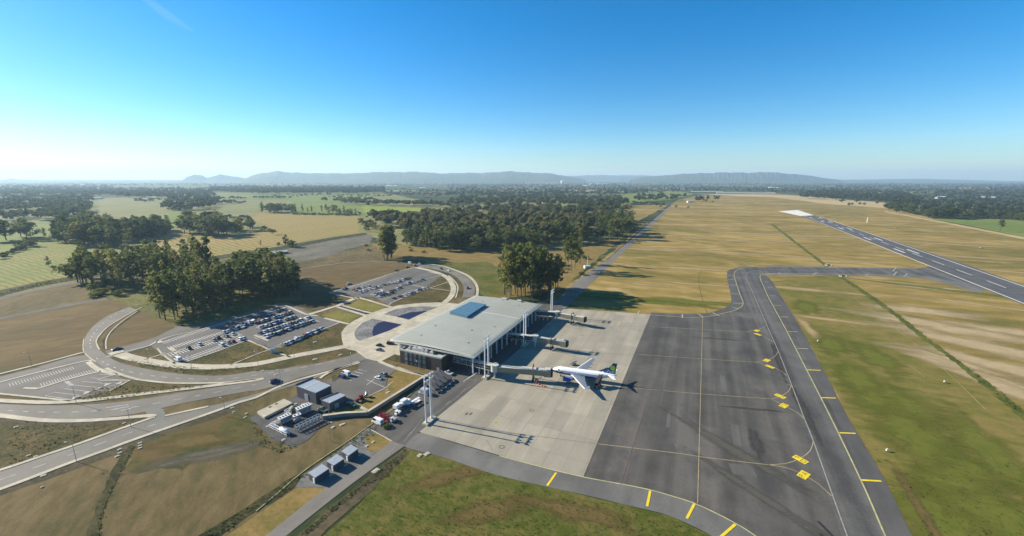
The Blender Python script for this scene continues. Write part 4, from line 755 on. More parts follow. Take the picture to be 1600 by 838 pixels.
# ------------------------------------------------------------------ boarding bridges
M_bridge = plain('bridge_khaki', (.215, .20, .135), .55, vary=.12, scale=.7); M_broof = plain('bridge_roof', (.42, .41, .36), .6, vary=.1); M_bdark = plain('bridge_bellows', (.025, .025, .03), .8); M_tyre = plain('tyre_rubber', (.02, .02, .02), .85)
def bridge(T0, T1, rpx, cpx, lpx, label, z0=4.3, hgt=3.0):
    """fixed link from the terminal to the rotunda, then a tunnel of two sleeves to the cab"""
    Rp, Cp, Lp = at(*rpx), at(*cpx), at(*lpx); root = empty('boarding_bridge', (Rp.x, Rp.y, 0), 0, label, 'jet bridge', 'boarding bridges along the terminal')
    o = Vector((Rp.x, Rp.y, 0)); A, B = T(*T0) - o, T(*T1) - o; Bz = Vector((0, 0, 0))
    d = Bz - A; d.z = 0; L = d.length; u = d.normalized(); s = Vector((-u.y, u.x, 0))
    m = MB(); m.bar(A + Vector((0, 0, z0 + .1)), Vector((0, 0, z0 + .1)), 3.0, .3); m.bar(A + Vector((0, 0, z0 + hgt)), Vector((0, 0, z0 + hgt)), 3.2, .3)
    fx = m.build('fixed_walkway', M_broof, root)
    m = MB(); m.bar(A + Vector((0, 0, z0 + 1.5)), Vector((0, 0, z0 + 1.5)), 2.6, 2.6); m.build('walkway_glass', M_glass, fx)
    m = MB(); k = 0; nseg = max(3, int(L / 2.6))
    for sgn in (-1, 1):
        for i in range(nseg):
            p = A + u * (L * i / nseg) + s * sgn * 1.5; q = A + u * (L * (i + 1) / nseg) + s * sgn * 1.5
            m.bar(p + Vector((0, 0, z0 + .2)), p + Vector((0, 0, z0 + hgt)), .14, .14); a, b = (z0 + .3, z0 + hgt - .1) if i % 2 else (z0 + hgt - .1, z0 + .3); m.bar(p + Vector((0, 0, a)), q + Vector((0, 0, b)), .12, .12)
        m.bar(A + s * sgn * 1.5 + Vector((0, 0, z0 + 1.5)), s * sgn * 1.5 + Vector((0, 0, z0 + 1.5)), .12, .12)
    m.build('truss_frame', M_steel, fx)
    for t in (.45, .62):
        p = A + u * L * t; m = MB(); m.tube(p, p + Vector((0, 0, z0)), .3, n=10); m.build('support_column', M_whitesteel, root)
    m = MB(); m.tube((0, 0, 0), (0, 0, z0), .55, n=12); m.tube((0, 0, z0 - .3), (0, 0, z0 + hgt + .3), 2.1, n=14); m.tube((0, 0, z0 + hgt + .3), (0, 0, z0 + hgt + .5), 2.3, n=14); m.build('rotunda', M_broof, root)
    c = Cp - Rp; c.z = 0; D = c.length; w = c.normalized(); t = Vector((-w.y, w.x, 0)); zc = z0 - .5
    for nm, a, b, ww, hh in (('inner_tunnel', 1.6, D * .55, 2.7, 2.7), ('outer_tunnel', D * .5, D - 1.6, 3.1, 3.0)):
        za, zb = z0 + (zc - z0) * a / D, z0 + (zc - z0) * b / D; m = MB(); m.bar(w * a + Vector((0, 0, za + hh / 2)), w * b + Vector((0, 0, zb + hh / 2)), ww, hh)
        for k in range(int((b - a) / 1.3)):
            q = w * (a + .6 + k * 1.3) + Vector((0, 0, za + hh / 2 - .2))
            for sg in (-1, 1): m.bar(q + t * sg * (ww / 2 + .04) + Vector((0, 0, -hh / 2 + .3)), q + t * sg * (ww / 2 + .04) + Vector((0, 0, hh / 2)), .1, .1)
        tn = m.build(nm, M_bridge, root); m = MB(); m.bar(w * a + Vector((0, 0, za + hh + .07)), w * b + Vector((0, 0, zb + hh + .07)), ww + .12, .14); m.build('tunnel_roof', M_broof, tn)
    m = MB(); m.box(tuple(w * (D - .2) + Vector((0, 0, zc - .2))), (3.6, 4.2, 3.5), math.atan2(w.y, w.x)); cb = m.build('cab', M_bridge, root)
    m = MB(); m.box(tuple(w * (D + 2.0) + Vector((0, 0, zc - .1))), (1.0, 3.6, 3.2), math.atan2(w.y, w.x)); m.build('cab_bellows', M_bdark, cb)
    m = MB(); m.box(tuple(w * (D - .2) + Vector((0, 0, zc + 3.3))), (3.0, 3.4, .35), math.atan2(w.y, w.x)); m.build('cab_roof', M_broof, cb)
    l = Lp - Rp; l.z = 0; zl = z0 + (zc - z0) * .7
    m = MB()
    for sg in (-1, 1): m.box(tuple(l + t * sg * 2.0 + Vector((0, 0, 1.0))), (.45, .45, zl + 3.4)); 
    m.bar(l + t * 2.0 + Vector((0, 0, zl + 4.2)), l - t * 2.0 + Vector((0, 0, zl + 4.2)), .4, .4); m.bar(l + t * 2.2 + Vector((0, 0, 1.1)), l - t * 2.2 + Vector((0, 0, 1.1)), .9, .5)
    lf = m.build('lift_column', M_bdark, root)
    for sg in (-1, 1):
        m = MB(); p = l + t * sg * 1.6 + Vector((0, 0, .6))
        for q in (-.5, .5): m.tube(p + t * q - t * .22, p + t * q + t * .22, .6, n=14)
        m.build('wheel', M_tyre, lf)
    m = MB(); q = w * (D - 3.2) - t * 2.4
    for k in range(9): m.box(tuple(q + w * (-k * .5) + Vector((0, 0, zc - .2 - k * zc / 9.5))), (.5, 1.0, .08), math.atan2(w.y, w.x))
    m.bar(q + Vector((0, 0, zc + .8)), q - w * 4.2 + Vector((0, 0, 1)), .06, .06); m.bar(q - t * .5 + Vector((0, 0, zc - .2)), q - t * .5 - w * 4.4, .1, .2); m.build('service_stair', M_steel, root)
    return root
bridge((3.2, 14, 0), (0, 0, 0), (773, 590.5), (856, 597), (833, 594), 'boarding bridge docked at the nose of the parked airliner')
bridge((46, 6, 0), (0, 0, 0), (836, 542), (881, 549.5), (862, 546), 'middle boarding bridge with white topped cab standing free')
bridge((97, 4, 0), (0, 0, 0), (870, 502), (910, 510), (894, 506.5), 'boarding bridge at the far end by the tall floodlight mast')

# ------------------------------------------------------------------ floodlight masts
M_lamp = plain('lamp_glass', (.75, .75, .72), .2)
def mast(c, h, label, sp=1.6):
    p = at(*c); r = empty('floodlight_mast', (p.x, p.y, 0), TA, label, 'light mast', 'floodlight masts along the apron edge')
    m = MB(); m.box((0, 0, 0), (7.2, 3.0, ZT + .75), 0, 0, .96); m.build('concrete_base', M_walk, r)
    for k, x in enumerate((-sp - .6, sp)):
        m = MB(); m.tube((x, 0, .9), (x, 0, h), .40, .27, 12, 0); m.tube((x, 0, .8), (x, 0, 1.5), .6, .5, 12); m.build('pole', M_whitesteel, r)
    m = MB(); m.tube((sp + 1.1, 0, .9), (sp + 1.1, 0, h - 1), .11, .1, 6)
    for z in range(3, int(h), 3): m.bar((sp, 0, z), (sp + 1.1, 0, z), .08, .08)
    m.build('ladder', M_steel, r)
    m = MB(); m.bar((-sp - 1.6, 0, h - .1), (sp + 1.7, 0, h - .1), .8, .2); m.bar((-sp - 1.6, -.35, h - 2.4), (sp + 1.7, -.35, h - 2.4), .3, .2)
    m.bar((-sp - .6, -.15, h - 2.4), (-sp - .6, -.15, h), .2, .2); hd = m.build('lamp_frame', M_steel, r)
    for i in range(4):
        for z in (-.2, -2.2):
            m = MB(); x = -sp - 1.2 + i * (2 * sp + 2.6) / 3; m.box((x, -.55, h + z - .25), (.75, .45, .7)); m.box((x, -.8, h + z - .2), (.65, .06, .6)); m.build('floodlight', M_whitesteel, hd)
    m = MB(); m.tube((sp, 0, h), (sp, 0, h + 1.8), .04, n=5); m.build('lightning_rod', M_steel, r)
mast((671, 659), 22.4, 'tall twin pole floodlight mast at the corner of the concrete apron')
mast((761, 589), 23.5, 'twin pole floodlight mast beside the docked boarding bridge')
mast((820, 540), 22.5, 'twin pole floodlight mast in the shade of the middle boarding bridge', 1.3)
mast((862, 495), 21.5, 'twin pole floodlight mast beyond the terminal roof corner', 1.3)

# ------------------------------------------------------------------ airliner
M_wht = plain('airliner_white', (.74, .75, .76), .28, coat=.3); M_navy = plain('airliner_navy', (.022, .02, .09), .25, coat=.3); M_eng = plain('engine_blue', (.015, .05, .30), .25, coat=.3); M_wing = plain('wing_grey', (.15, .175, .20), .35, vary=.06, scale=.4); M_lime = plain('lime_green', (.36, .62, .02), .4); M_tail = plain('tail_navy', (.015, .028, .16), .3, coat=.3); M_pale = plain('tail_streak', (.45, .52, .55), .4); M_metal = plain('bare_metal', (.6, .6, .6), .2, metal=1.0)
PN, PT = at(862, 577, 3.6), at(961.5, 586.5, 4.6); pd = PT - PN; pd.z = 0
PA = math.atan2(pd.y, pd.x) + math.pi - R(1.5); PLn = 34.6
plane = empty('airliner', (PN.x, PN.y, ZT), PA, 'white airliner with navy belly and lime green disc on its navy tail', 'airplane')
def fus(m, x0, x1, part):
    st = [(0, .02, 3.05), (.35, .48, 3.1), (.9, .85, 3.2), (1.8, 1.28, 3.38), (3.0, 1.62, 3.52), (4.6, 1.88, 3.6), (6.5, 1.975, 3.62), (12, 1.975, 3.62), (18, 1.975, 3.62), (23, 1.975, 3.62), (25.5, 1.86, 3.75), (28, 1.56, 4.0), (30.5, 1.12, 4.38), (32.8, .66, 4.75), (34.2, .36, 4.95), (PLn, .16, 5.05)]
    n = 28; v = []; f = []; mm = []
    for x, r, z in st: v += [(-x, r * math.cos(2 * math.pi * k / n), z + r * 1.03 * math.sin(2 * math.pi * k / n)) for k in range(n)]
    for i in range(len(st) - 1):
        xm = (st[i][0] + st[i + 1][0]) / 2
        for k in range(n):
            a = math.sin(2 * math.pi * (k + .5) / n); lim = -.14 if xm > 7 else (-.14 + (7 - xm) * .10)
            if xm > 22.5: lim = -.14 - (xm - 22.5) * .12
            f.append((i * n + k, (i + 1) * n + k, (i + 1) * n + (k + 1) % n, i * n + (k + 1) % n)); mm.append(1 if a < lim else 0)  # navy livery from the nose; the lower third also has belly shade painted in
    f.append(tuple((len(st) - 1) * n + k for k in range(n))); mm.append(0)
    q = len(m.v); m.v += v; m.f += [tuple(a + q for a in t) for t in f]; m.m += mm
m = MB(); fus(m, 0, 0, 0); fu = m.build('fuselage', [M_wht, M_navy], plane, smooth=True)
m = MB()
for sg in (-1, 1):
    for i in range(40):
        x = 6 + i * .52
        if 13.6 < x < 14: continue
        m.box((-x, sg * 1.945, 4.0), (.24, .06, .34))
m.build('window_row_glazing', M_bdark, fu)
m = MB()
for sg in (-1, 1):
    m.add([(-1.55, sg * .12, 4.33), (-1.15, sg * .62, 3.82), (-1.75, sg * 1.06, 3.9), (-2.25, sg * .75, 4.55), (-2.2, sg * .12, 4.75)], [(0, 1, 2, 3, 4)])
m.build('cockpit_glazing', M_glass, fu)
for sg in (-1, 1):
    for x in (4.3, 27.2):
        m = MB(); r = 1.86 if x < 10 else 1.66; m.box((-x, sg * r, 3.3 + (.25 if x > 10 else 0)), (.85, .12, 1.85)); m.build('cabin_door', M_wht, fu)
def wing(m, root, tip, cr, ct, tr, tt):
    """lifting surface of aerofoil section from root to tip leading-edge points"""
    n = 9; v = []
    for (p, c, t) in ((root, cr, tr), (Vector(root).lerp(Vector(tip), .36), cr * .64 + ct * .05, (tr + tt) / 2), (tip, ct, tt)):
        for k in range(n): u = k / (n - 1); v.append((p[0] - c * u, p[1], p[2] + t * c * 1.4 * (math.sqrt(u) - u) + .02))
        for k in range(n): u = 1 - k / (n - 1); v.append((p[0] - c * u, p[1], p[2] - t * c * .7 * (math.sqrt(u) - u) - .02))
    N = 2 * n; f = [(i * N + k, i * N + (k + 1) % N, (i + 1) * N + (k + 1) % N, (i + 1) * N + k) for i in range(2) for k in range(N)] + [tuple(range(2 * N, 3 * N)), tuple(range(N))[::-1]]
    m.add(v, f)
for sg in (-1, 1):
    m = MB(); wing(m, (-11.0, sg * 1.4, 2.75), (-20.3 + (.5 if sg < 0 else 0), sg * 18.2, 4.35), 7.2, 1.7, .13, .10)
    w = m.build('wing', M_wing, plane, smooth=False)
    m = MB(); a, b = Vector((-10.85, sg * 1.5, 2.78)), Vector((-20.2 + (.5 if sg < 0 else 0), sg * 18.15, 4.38)); m.bar(a, b, .42, .26); m.build('slat', M_wht, w)
    for k in (.25, .45, .65):
        p = Vector((-11 - 7.2 + .0, sg * 1.4, 2.6)).lerp(Vector((-21.8, sg * 18.2, 4.2)), k); m = MB(); m.tube(p + Vector((1.6, 0, -.15)), p + Vector((-1.0, 0, -.1)), .26, .08, 8); m.build('flap_fairing', M_wing, w)
    m = MB(); q = (-20.6, sg * 18.2, 4.35); m.add([(q[0], q[1], q[2]), (q[0] - 1.5, q[1], q[2]), (q[0] - 2.1, q[1] + sg * .35, q[2] + 2.0), (q[0] - 1.4, q[1] + sg * .35, q[2] + 2.0), (q[0], q[1] + sg * .1, q[2]), (q[0] - 1.5, q[1] + sg * .1, q[2]), (q[0] - 2.1, q[1] + sg * .45, q[2] + 2.0), (q[0] - 1.4, q[1] + sg * .45, q[2] + 2.0)], [(0, 1, 2, 3), (7, 6, 5, 4), (0, 3, 7, 4), (1, 5, 6, 2), (3, 2, 6, 7)]); m.build('wing_fence', M_wht, w)
    # engine
    y = sg * 5.75; prof = [(-9.2, .86), (-9.0, 1.02), (-8.5, 1.10), (-7.2, 1.13), (-6.9, 1.1)]
    m = MB(); n = 20; st = [(-7.55, 1.0), (-7.4, 1.08), (-8.2, 1.17), (-9.6, 1.14), (-10.9, .98), (-11.6, .82)]; v = []
    for x, r in st: v += [(x, y + r * math.cos(6.2832 * k / n), 1.72 + r * math.sin(6.2832 * k / n)) for k in range(n)]
    m.add(v, [(i * n + k, (i + 1) * n + k, (i + 1) * n + (k + 1) % n, i * n + (k + 1) % n) for i in range(len(st) - 1) for k in range(n)]); en = m.build('engine', M_eng, plane, smooth=True)
    m = MB(); v = []
    for x, r in ((-7.4, 1.09), (-7.28, 1.03), (-7.3, .95), (-7.6, .9)): v += [(x, y + r * math.cos(6.2832 * k / n), 1.72 + r * math.sin(6.2832 * k / n)) for k in range(n)]
    m.add(v, [(i * n + k, (i + 1) * n + k, (i + 1) * n + (k + 1) % n, i * n + (k + 1) % n) for i in range(3) for k in range(n)]); m.build('intake_lip', M_metal, en, smooth=True)
    m = MB(); m.tube((-7.9, y, 1.72), (-8.0, y, 1.72), .92, n=20); m.tube((-7.5, y, 1.72), (-7.9, y, 1.72), .05, .3, 12); m.build('fan', M_bdark, en)
    m = MB(); m.tube((-11.3, y, 1.72), (-12.6, y, 1.72), .6, .3, 14); m.build('exhaust', M_metal, en)
    m = MB(); m.box((-10.4, y, 2.6), (4.2, .3, 1.0), 0, 0, .8); m.build('pylon', M_wht, en)
    # stabiliser and main gear
    m = MB(); wing(m, (-29.6, sg * .7, 4.75), (-33.1, sg * 6.2, 5.3), 3.6, 1.3, .11, .09); m.build('tailplane', M_wht, plane)
    m = MB(); m.tube((-17.0, sg * 3.8, .6), (-17.0, sg * 3.6, 2.9), .14, n=8); gr = m.build('main_gear', M_steel, plane)
    for q in (-.42, .42):
        m = MB(); m.tube((-17.0, sg * 3.8 + q - .18, .58), (-17.0, sg * 3.8 + q + .18, .58), .58, n=16); m.build('wheel', M_tyre, gr)
m = MB(); m.tube((-5.1, 0, .4), (-5.1, 0, 2.2), .1, n=8); gr = m.build('nose_gear', M_steel, plane)
for q in (-.25, .25):
    m = MB(); m.tube((-5.1, q - .12, .38), (-5.1, q + .12, .38), .38, n=14); m.build('wheel', M_tyre, gr)
def finq(x0, z0, x1, z1, half): return (x0, z0, x1, z1, half)
m = MB(); fz = [(-26.6, 5.2), (-28.0, 5.75), (-32.3, 11.4), (-34.3, 11.4), (-33.6, 5.3)]
m.add([(x, -.16, z) for x, z in fz] + [(x, .16, z) for x, z in fz], [(0, 1, 2, 3, 4), (9, 8, 7, 6, 5)] + [(i, (i + 1) % 5 + 0, (i + 1) % 5 + 5, i + 5) for i in range(5)][::1]); fin = m.build('tail_fin', M_tail, plane)
m = MB()
for sg in (-1, 1): m.tube((-32.1, sg * .165, 8.75), (-32.1, sg * .185, 8.75), 1.32, n=24)
m.build('green_disc', M_lime, fin)
m = MB()
for sg in (-1, 1):
    y = sg * .172
    m.add([(-28.8, y, 6.2), (-30.2, y, 7.6), (-30.7, y, 7.4), (-29.6, y, 6.0)], [(0, 1, 2, 3)]); m.add([(-30.3, y, 6.0), (-31.1, y, 7.0), (-31.5, y, 6.7), (-31.0, y, 5.9)], [(0, 1, 2, 3)]); m.add([(-31.6, y, 6.5), (-33.0, y, 7.2), (-33.2, y, 6.8), (-31.9, y, 6.0)], [(0, 1, 2, 3)])
m.build('pale_streak', M_pale, fin)
m = MB()
for sg in (-1, 1): m.add([(-30.6, sg * .168, 5.8), (-32.0, sg * .168, 6.3), (-33.7, sg * .168, 7.2), (-33.6, sg * .168, 5.4)], [(0, 1, 2, 3)])
m.build('green_flash', plain('deep_green', (.02, .12, .06), .4), fin)
# dark covered stairs at the rear door
def PW(x, y, z=0):
    q = Vector((-x * math.cos(PA) - y * math.sin(PA), -x * math.sin(PA) + y * math.cos(PA), z)); return Vector((PN.x, PN.y, 0)) + q
sp_, sb = at(930.5, 608.5), PW(26.6, 2.5)
st = empty('boarding_stairs', (sp_.x, sp_.y, ZT), 0, 'dark covered boarding stairs at the rear door of the airliner', 'stairs')
M_dk = plain('dark_canopy', (.018, .018, .02), .7)
e = sb - sp_; e.z = 0; u = e.normalized(); Le = e.length; s = Vector((-u.y, u.x, 0))
m = MB(); m.bar(u * .8 + Vector((0, 0, .9)), u * (Le - 1) + Vector((0, 0, 3.3)), 1.5, .3); m.build('stair_flight', M_dk, st)
m = MB()
for k in range(10): m.box(tuple(u * (1.0 + k * (Le - 2.2) / 10) + Vector((0, 0, 1.05 + k * .24))), (.5, 1.3, .12), math.atan2(u.y, u.x))
m.build('step', M_bdark, st)
m = MB(); m.bar(u * .6 + Vector((0, 0, 3.0)), u * (Le - .6) + Vector((0, 0, 5.5)), 1.7, .2)
for sg in (-1, 1): m.bar(u * .6 + s * sg * .8 + Vector((0, 0, 2.0)), u * (Le - .6) + s * sg * .8 + Vector((0, 0, 4.5)), .1, 2.0)
m.build('canopy', M_dk, st)
for a in (.2, Le - 2.0):
    for sg in (-1, 1):
        m = MB(); p = u * a + s * sg * .95 + Vector((0, 0, .38)); m.tube(p - s * .12, p + s * .12, .38, n=12); m.build('wheel', M_tyre, st)
m = MB(); m.bar(u * .0 + Vector((0, 0, .55)), u * (Le - 1) + Vector((0, 0, .55)), 1.7, .3); m.bar(u * (Le - 1.6) + Vector((0, 0, .6)), u * (Le - 1.6) + Vector((0, 0, 3.2)), .3, 1.2); m.build('chassis', M_bdark, st)
# ------------------------------------------------------------------ small buildings
M_navywall = plain('slate_cladding', (.055, .058, .075), .6, vary=.15, scale=.8); M_zinc = plain('zinc_roof', (.30, .33, .35), .45, metal=.2, vary=.12, scale=.5); M_door = plain('grey_door', (.25, .26, .28), .5); M_wood = plain('brown_wood', (.12, .08, .05), .8)
ORD = 'first second third fourth fifth sixth seventh eighth ninth tenth eleventh twelfth thirteenth fourteenth fifteenth sixteenth seventeenth eighteenth nineteenth twentieth'.split()
def block(name, pts, z, label, cat, wall, roofm, over=.35, slope=None, group=None):
    P = [at(x, y, z) for x, y in pts]; c = sum(P, Vector()) / 4; r = empty(name, (c.x, c.y, 0), 0, label, cat, group)
    q = [Vector((p.x - c.x, p.y - c.y, 0)) for p in P]; m = MB(); m.prism([(v * .97)[:2] for v in q], 0, z - .3); m.build('wall', wall, r)
    m = MB(); m.prism([v[:2] for v in q], z - .3, z); rf = m.build('roof', roofm, r); return r, q, rf
r, q, rf = block('plant_building', [(462, 602.5), (488.4, 591), (518, 602), (493, 614)], 6.3, 'larger slate grey plant building with flat metal roof and dark rim', 'building', M_navywall, M_zinc)
m = MB(); m.bar((*q[0][:2], 6.5), (*q[1][:2], 6.5), .5, .9); m.bar((*(q[1] * .98)[:2], 6.35), (*(q[2] * .98)[:2], 6.35), .3, .5); m.build('roof_parapet', M_navywall, rf)
m = MB(); a = q[0].lerp(q[3], .42); b = q[1].lerp(q[2], .42); m.bar((a.x, a.y, 6.33), (b.x, b.y, 6.33), .3, .12); m.build('roof_seam', M_whitesteel, rf)
m = MB(); d = q[3].lerp(q[0], .5); m.box((d.x * .985, d.y * .985, 0), (2.6, .3, 3.6), math.atan2((q[0] - q[3]).y, (q[0] - q[3]).x)); m.build('door', M_door, r)
r, q, rf = block('plant_building', [(501, 624.5), (528.8, 613.4), (540.4, 617.6), (514.8, 630)], 4.4, 'lower slate grey plant building attached beside the larger one', 'building', M_navywall, M_zinc)
m = MB(); m.bar((*q[0][:2], 4.5), (*q[1][:2], 4.5), .6, .6); m.build('roof_parapet', M_navywall, rf)
m = MB(); d = q[3].lerp(q[2], .4); m.box((d.x * .98, d.y * .98, 0), (2.2, .3, 2.6), math.atan2((q[2] - q[3]).y, (q[2] - q[3]).x)); m.build('door', M_door, r)
for k, (pts, lb) in enumerate((([(481.5, 739), (503, 725.3), (514.4, 732), (492.4, 746.3)], 'slate shed with blue grey roof, lowest of three down the service road'), ([(510, 720.5), (526.3, 709.6), (537.7, 716.7), (521.5, 727.2)], 'slate shed with blue grey roof, middle one of three'), ([(533.5, 704.8), (548.2, 694.8), (559.7, 701), (544.4, 712)], 'slate shed with blue grey roof, nearest of three to the red trolleys'))):
    r, q, rf = block('equipment_shed', pts, 2.9, lb, 'shed', M_navywall, M_zinc, group='sheds beside the service road')
    m = MB(); d = q[0].lerp(q[3], .75); m.box((d.x * 1.0, d.y * 1.0, ZT), (.15, .9, 2.0), math.atan2((q[0] - q[3]).y, (q[0] - q[3]).x) + math.pi / 2); m.build('door', M_whitesteel, r)
    m = MB(); d = q[2] * 1.12; m.box((d.x, d.y, 0), (1.6, .9, ZT + .12), math.atan2((q[3] - q[2]).y, (q[3] - q[2]).x)); m.build('step', M_walk, r)
m = MB(); P = [at(*p) for p in ((402, 647), (413.5, 655.5), (457.5, 633), (444, 626.5))]; c = sum(P, Vector()) / 4; m.prism([(p - c)[:2] for p in P], 0, ZT + 1.0)
o = m.build('concrete_tank', M_walk, None, (c.x, c.y, 0)); tag(o, 'long low pale concrete tank beside the plant compound', 'tank')
m = MB()
for t in (.35, .75): p = P[3].lerp(P[0], .25).lerp(P[2].lerp(P[1], .25), 0) - c; p = (P[0].lerp(P[3], t) - c) * .6; m.box((p.x, p.y, ZT + 1.0), (.9, .9, .15))
m.build('hatch_frame', M_bdark, o)
# plant compound
M_frame = plain('white_pipework', (.60, .61, .60), .45, vary=.1); M_tank = plain('white_tank', (.66, .66, .64), .4); M_grey = plain('machine_grey', (.17, .18, .20), .5, vary=.2, scale=1.5); M_mach = plain('machine_steel', (.30, .32, .34), .4, metal=.4, vary=.2, scale=1.5)
def unit(a, b, w, h, lb, nv):
    A, B = at(*a), at(*b); c = (A + B) / 2; d = B - A; L = d.length; r = empty('cooling_unit', (c.x, c.y, ZT), math.atan2(d.y, d.x), lb, 'cooling unit')
    m = MB(); m.box((0, 0, 1.0), (L, w, h)); m.build('casing', M_mach, r)
    m = MB(); m.box((0, 0, 1.0 + h), (L + .3, w + .3, .18)); tp = m.build('top_panel', M_frame, r)
    for k in range(nv): m = MB(); x = -L / 2 + (k + .5) * L / nv; m.box((x, 0, 1.0 + h + .18), (L / nv * .55, w * .7, .06)); m.build('fan_grille', M_bdark, tp)
    for sx in (-1, 1):
        for sy in (-1, 1): m = MB(); m.box((sx * (L / 2 - .3), sy * (w / 2 - .2), 0), (.2, .2, 1.0)); m.build('leg', M_frame, r)
    m = MB(); m.bar((-L / 2 + .2, -w / 2 - .4, .6), (L / 2 - .2, -w / 2 - .4, .6), .3, .3); m.tube((-L / 2 + .5, -w / 2 - .7, 1.4), (L / 2 - .8, -w / 2 - .7, 1.4), .25, n=8); m.build('pipe', M_mach, r)
unit((465, 650), (485, 641.5), 2.6, 2.2, 'long raised cooling unit with five dark fan openings', 5); unit((437, 664), (454, 656), 2.4, 1.8, 'shorter raised cooling unit with four dark fan openings', 4)
unit((459, 659), (470, 654.5), 1.8, 1.4, 'small grey cooling unit between the two larger ones', 2)
def rackf(name, a, b, w, h, n, lb, cat, mat=M_frame, diag=True):
    A, B = at(*a), at(*b); c = (A + B) / 2; d = B - A; L = d.length; r = empty(name, (c.x, c.y, ZT), math.atan2(d.y, d.x), lb, cat)
    m = MB()
    for sy in (-w / 2, w / 2):
        m.bar((-L / 2, sy, h), (L / 2, sy, h), .22, .22); m.bar((-L / 2, sy, .5), (L / 2, sy, .5), .16, .16)
    m.build('rail_frame', mat, r)
    for k in range(n + 1):
        x = -L / 2 + L * k / n
        for sy in (-w / 2, w / 2): m = MB(); m.bar((x, sy, 0), (x, sy, h), .2, .2); m.build('post', mat, r)
        m = MB(); m.bar((x, -w / 2, h - .05), (x, w / 2, h - .05), .16, .16)
        if diag and k < n: m.bar((x, -w / 2, .5), (x + L / n, -w / 2, h), .12, .12); m.bar((x, w / 2, h), (x + L / n, w / 2, .5), .12, .12)
        m.build('cross_bar', mat, r)
    return r, L
r, L = rackf('pipe_rack', (463, 675), (501, 656), 2.2, 2.4, 7, 'long lattice pipe rack along the front of the compound', 'pipe rack', M_mach)
for y in (-.5, 0, .5): m = MB(); m.tube((-L / 2 + .3, y, 1.3 + y * .6), (L / 2 - .3, y, 1.3 + y * .6), .24, n=8); m.build('pipe', M_mach if y else M_grey, r)
rackf('pipe_rack', (423, 668), (450, 681.5), 1.2, 1.5, 4, 'white rail frame at the corner of the compound', 'pipe rack', M_frame, False)
rackf('pipe_rack', (424, 668), (437, 661.5), 1.0, 1.6, 2, 'short white rail frame beside the white tank', 'pipe rack', M_frame, False)
rackf('pipe_rack', (447, 649), (460, 642), 1.6, 2.0, 2, 'white pipe frame behind the cooling units', 'pipe rack', M_frame, True)
def htank(a, b, rad, lb, mat):
    A, B = at(*a), at(*b); c = (A + B) / 2; d = B - A; L = d.length; r = empty('storage_tank', (c.x, c.y, ZT), math.atan2(d.y, d.x), lb, 'tank')
    m = MB(); n = 16; st = [(-L / 2, .15), (-L / 2 + .25, .75), (-L / 2 + .6, 1), (L / 2 - .6, 1), (L / 2 - .25, .75), (L / 2, .15)]; v = []
    for x, q in st: v += [(x, rad * q * math.cos(6.2832 * k / n), .5 + rad + rad * q * math.sin(6.2832 * k / n)) for k in range(n)]
    m.add(v, [(i * n + k, i * n + (k + 1) % n, (i + 1) * n + (k + 1) % n, (i + 1) * n + k) for i in range(5) for k in range(n)] + [tuple(range(n))[::-1], tuple(range(5 * n, 6 * n))]); m.build('vessel', mat, r, smooth=True)
    for x in (-L / 4, L / 4): m = MB(); m.box((x, 0, 0), (.35, rad * 1.5, .8)); m.build('saddle', M_grey, r)
    m = MB(); m.tube((0, 0, .5 + 2 * rad - .05), (0, 0, .8 + 2 * rad), .25, n=8); m.build('manhole', M_grey, r)
htank((438, 675), (451, 680), .95, 'white horizontal tank at the corner of the compound', M_tank); htank((459, 663), (471, 658), .8, 'grey horizontal tank between the cooling units', M_grey)
r = empty('round_tank', at(459, 643) + Vector((0, 0, ZT)), 0, 'squat dark olive round tank behind the cooling units', 'tank'); m = MB(); m.tube((0, 0, 0), (0, 0, 2.2), 1.5, n=20); m.build('vessel', plain('olive_tank', (.09, .10, .07), .6), r); m = MB(); m.tube((0, 0, 2.2), (0, 0, 2.7), 1.5, .3, 20); m.build('lid', plain('olive_lid', (.11, .12, .09), .6), r)
# retaining wall
m = MB(); a = [(505, 655.5), (540, 651), (574, 649.5)]; b = [(574, 649.5), (620, 620.5), (667, 590.5)]
for P in (a, b):
    Q = px(P)
    for p, q in zip(Q, Q[1:]): m.bar(Vector((p.x, p.y, .95)), Vector((q.x, q.y, .95)), .5, 1.9)
o = m.build('retaining_wall', plain('wall_concrete', (.20, .19, .165), .85, vary=.15, scale=.5)); tag(o, 'long pale capped retaining wall between dry lawn and service road', 'wall')
m = MB()
for P in (a, b):
    Q = px(P)
    for p, q in zip(Q, Q[1:]): m.bar(Vector((p.x, p.y, 1.99)), Vector((q.x, q.y, 1.99)), 1.5, .18)
m.build('coping', M_walk, o)
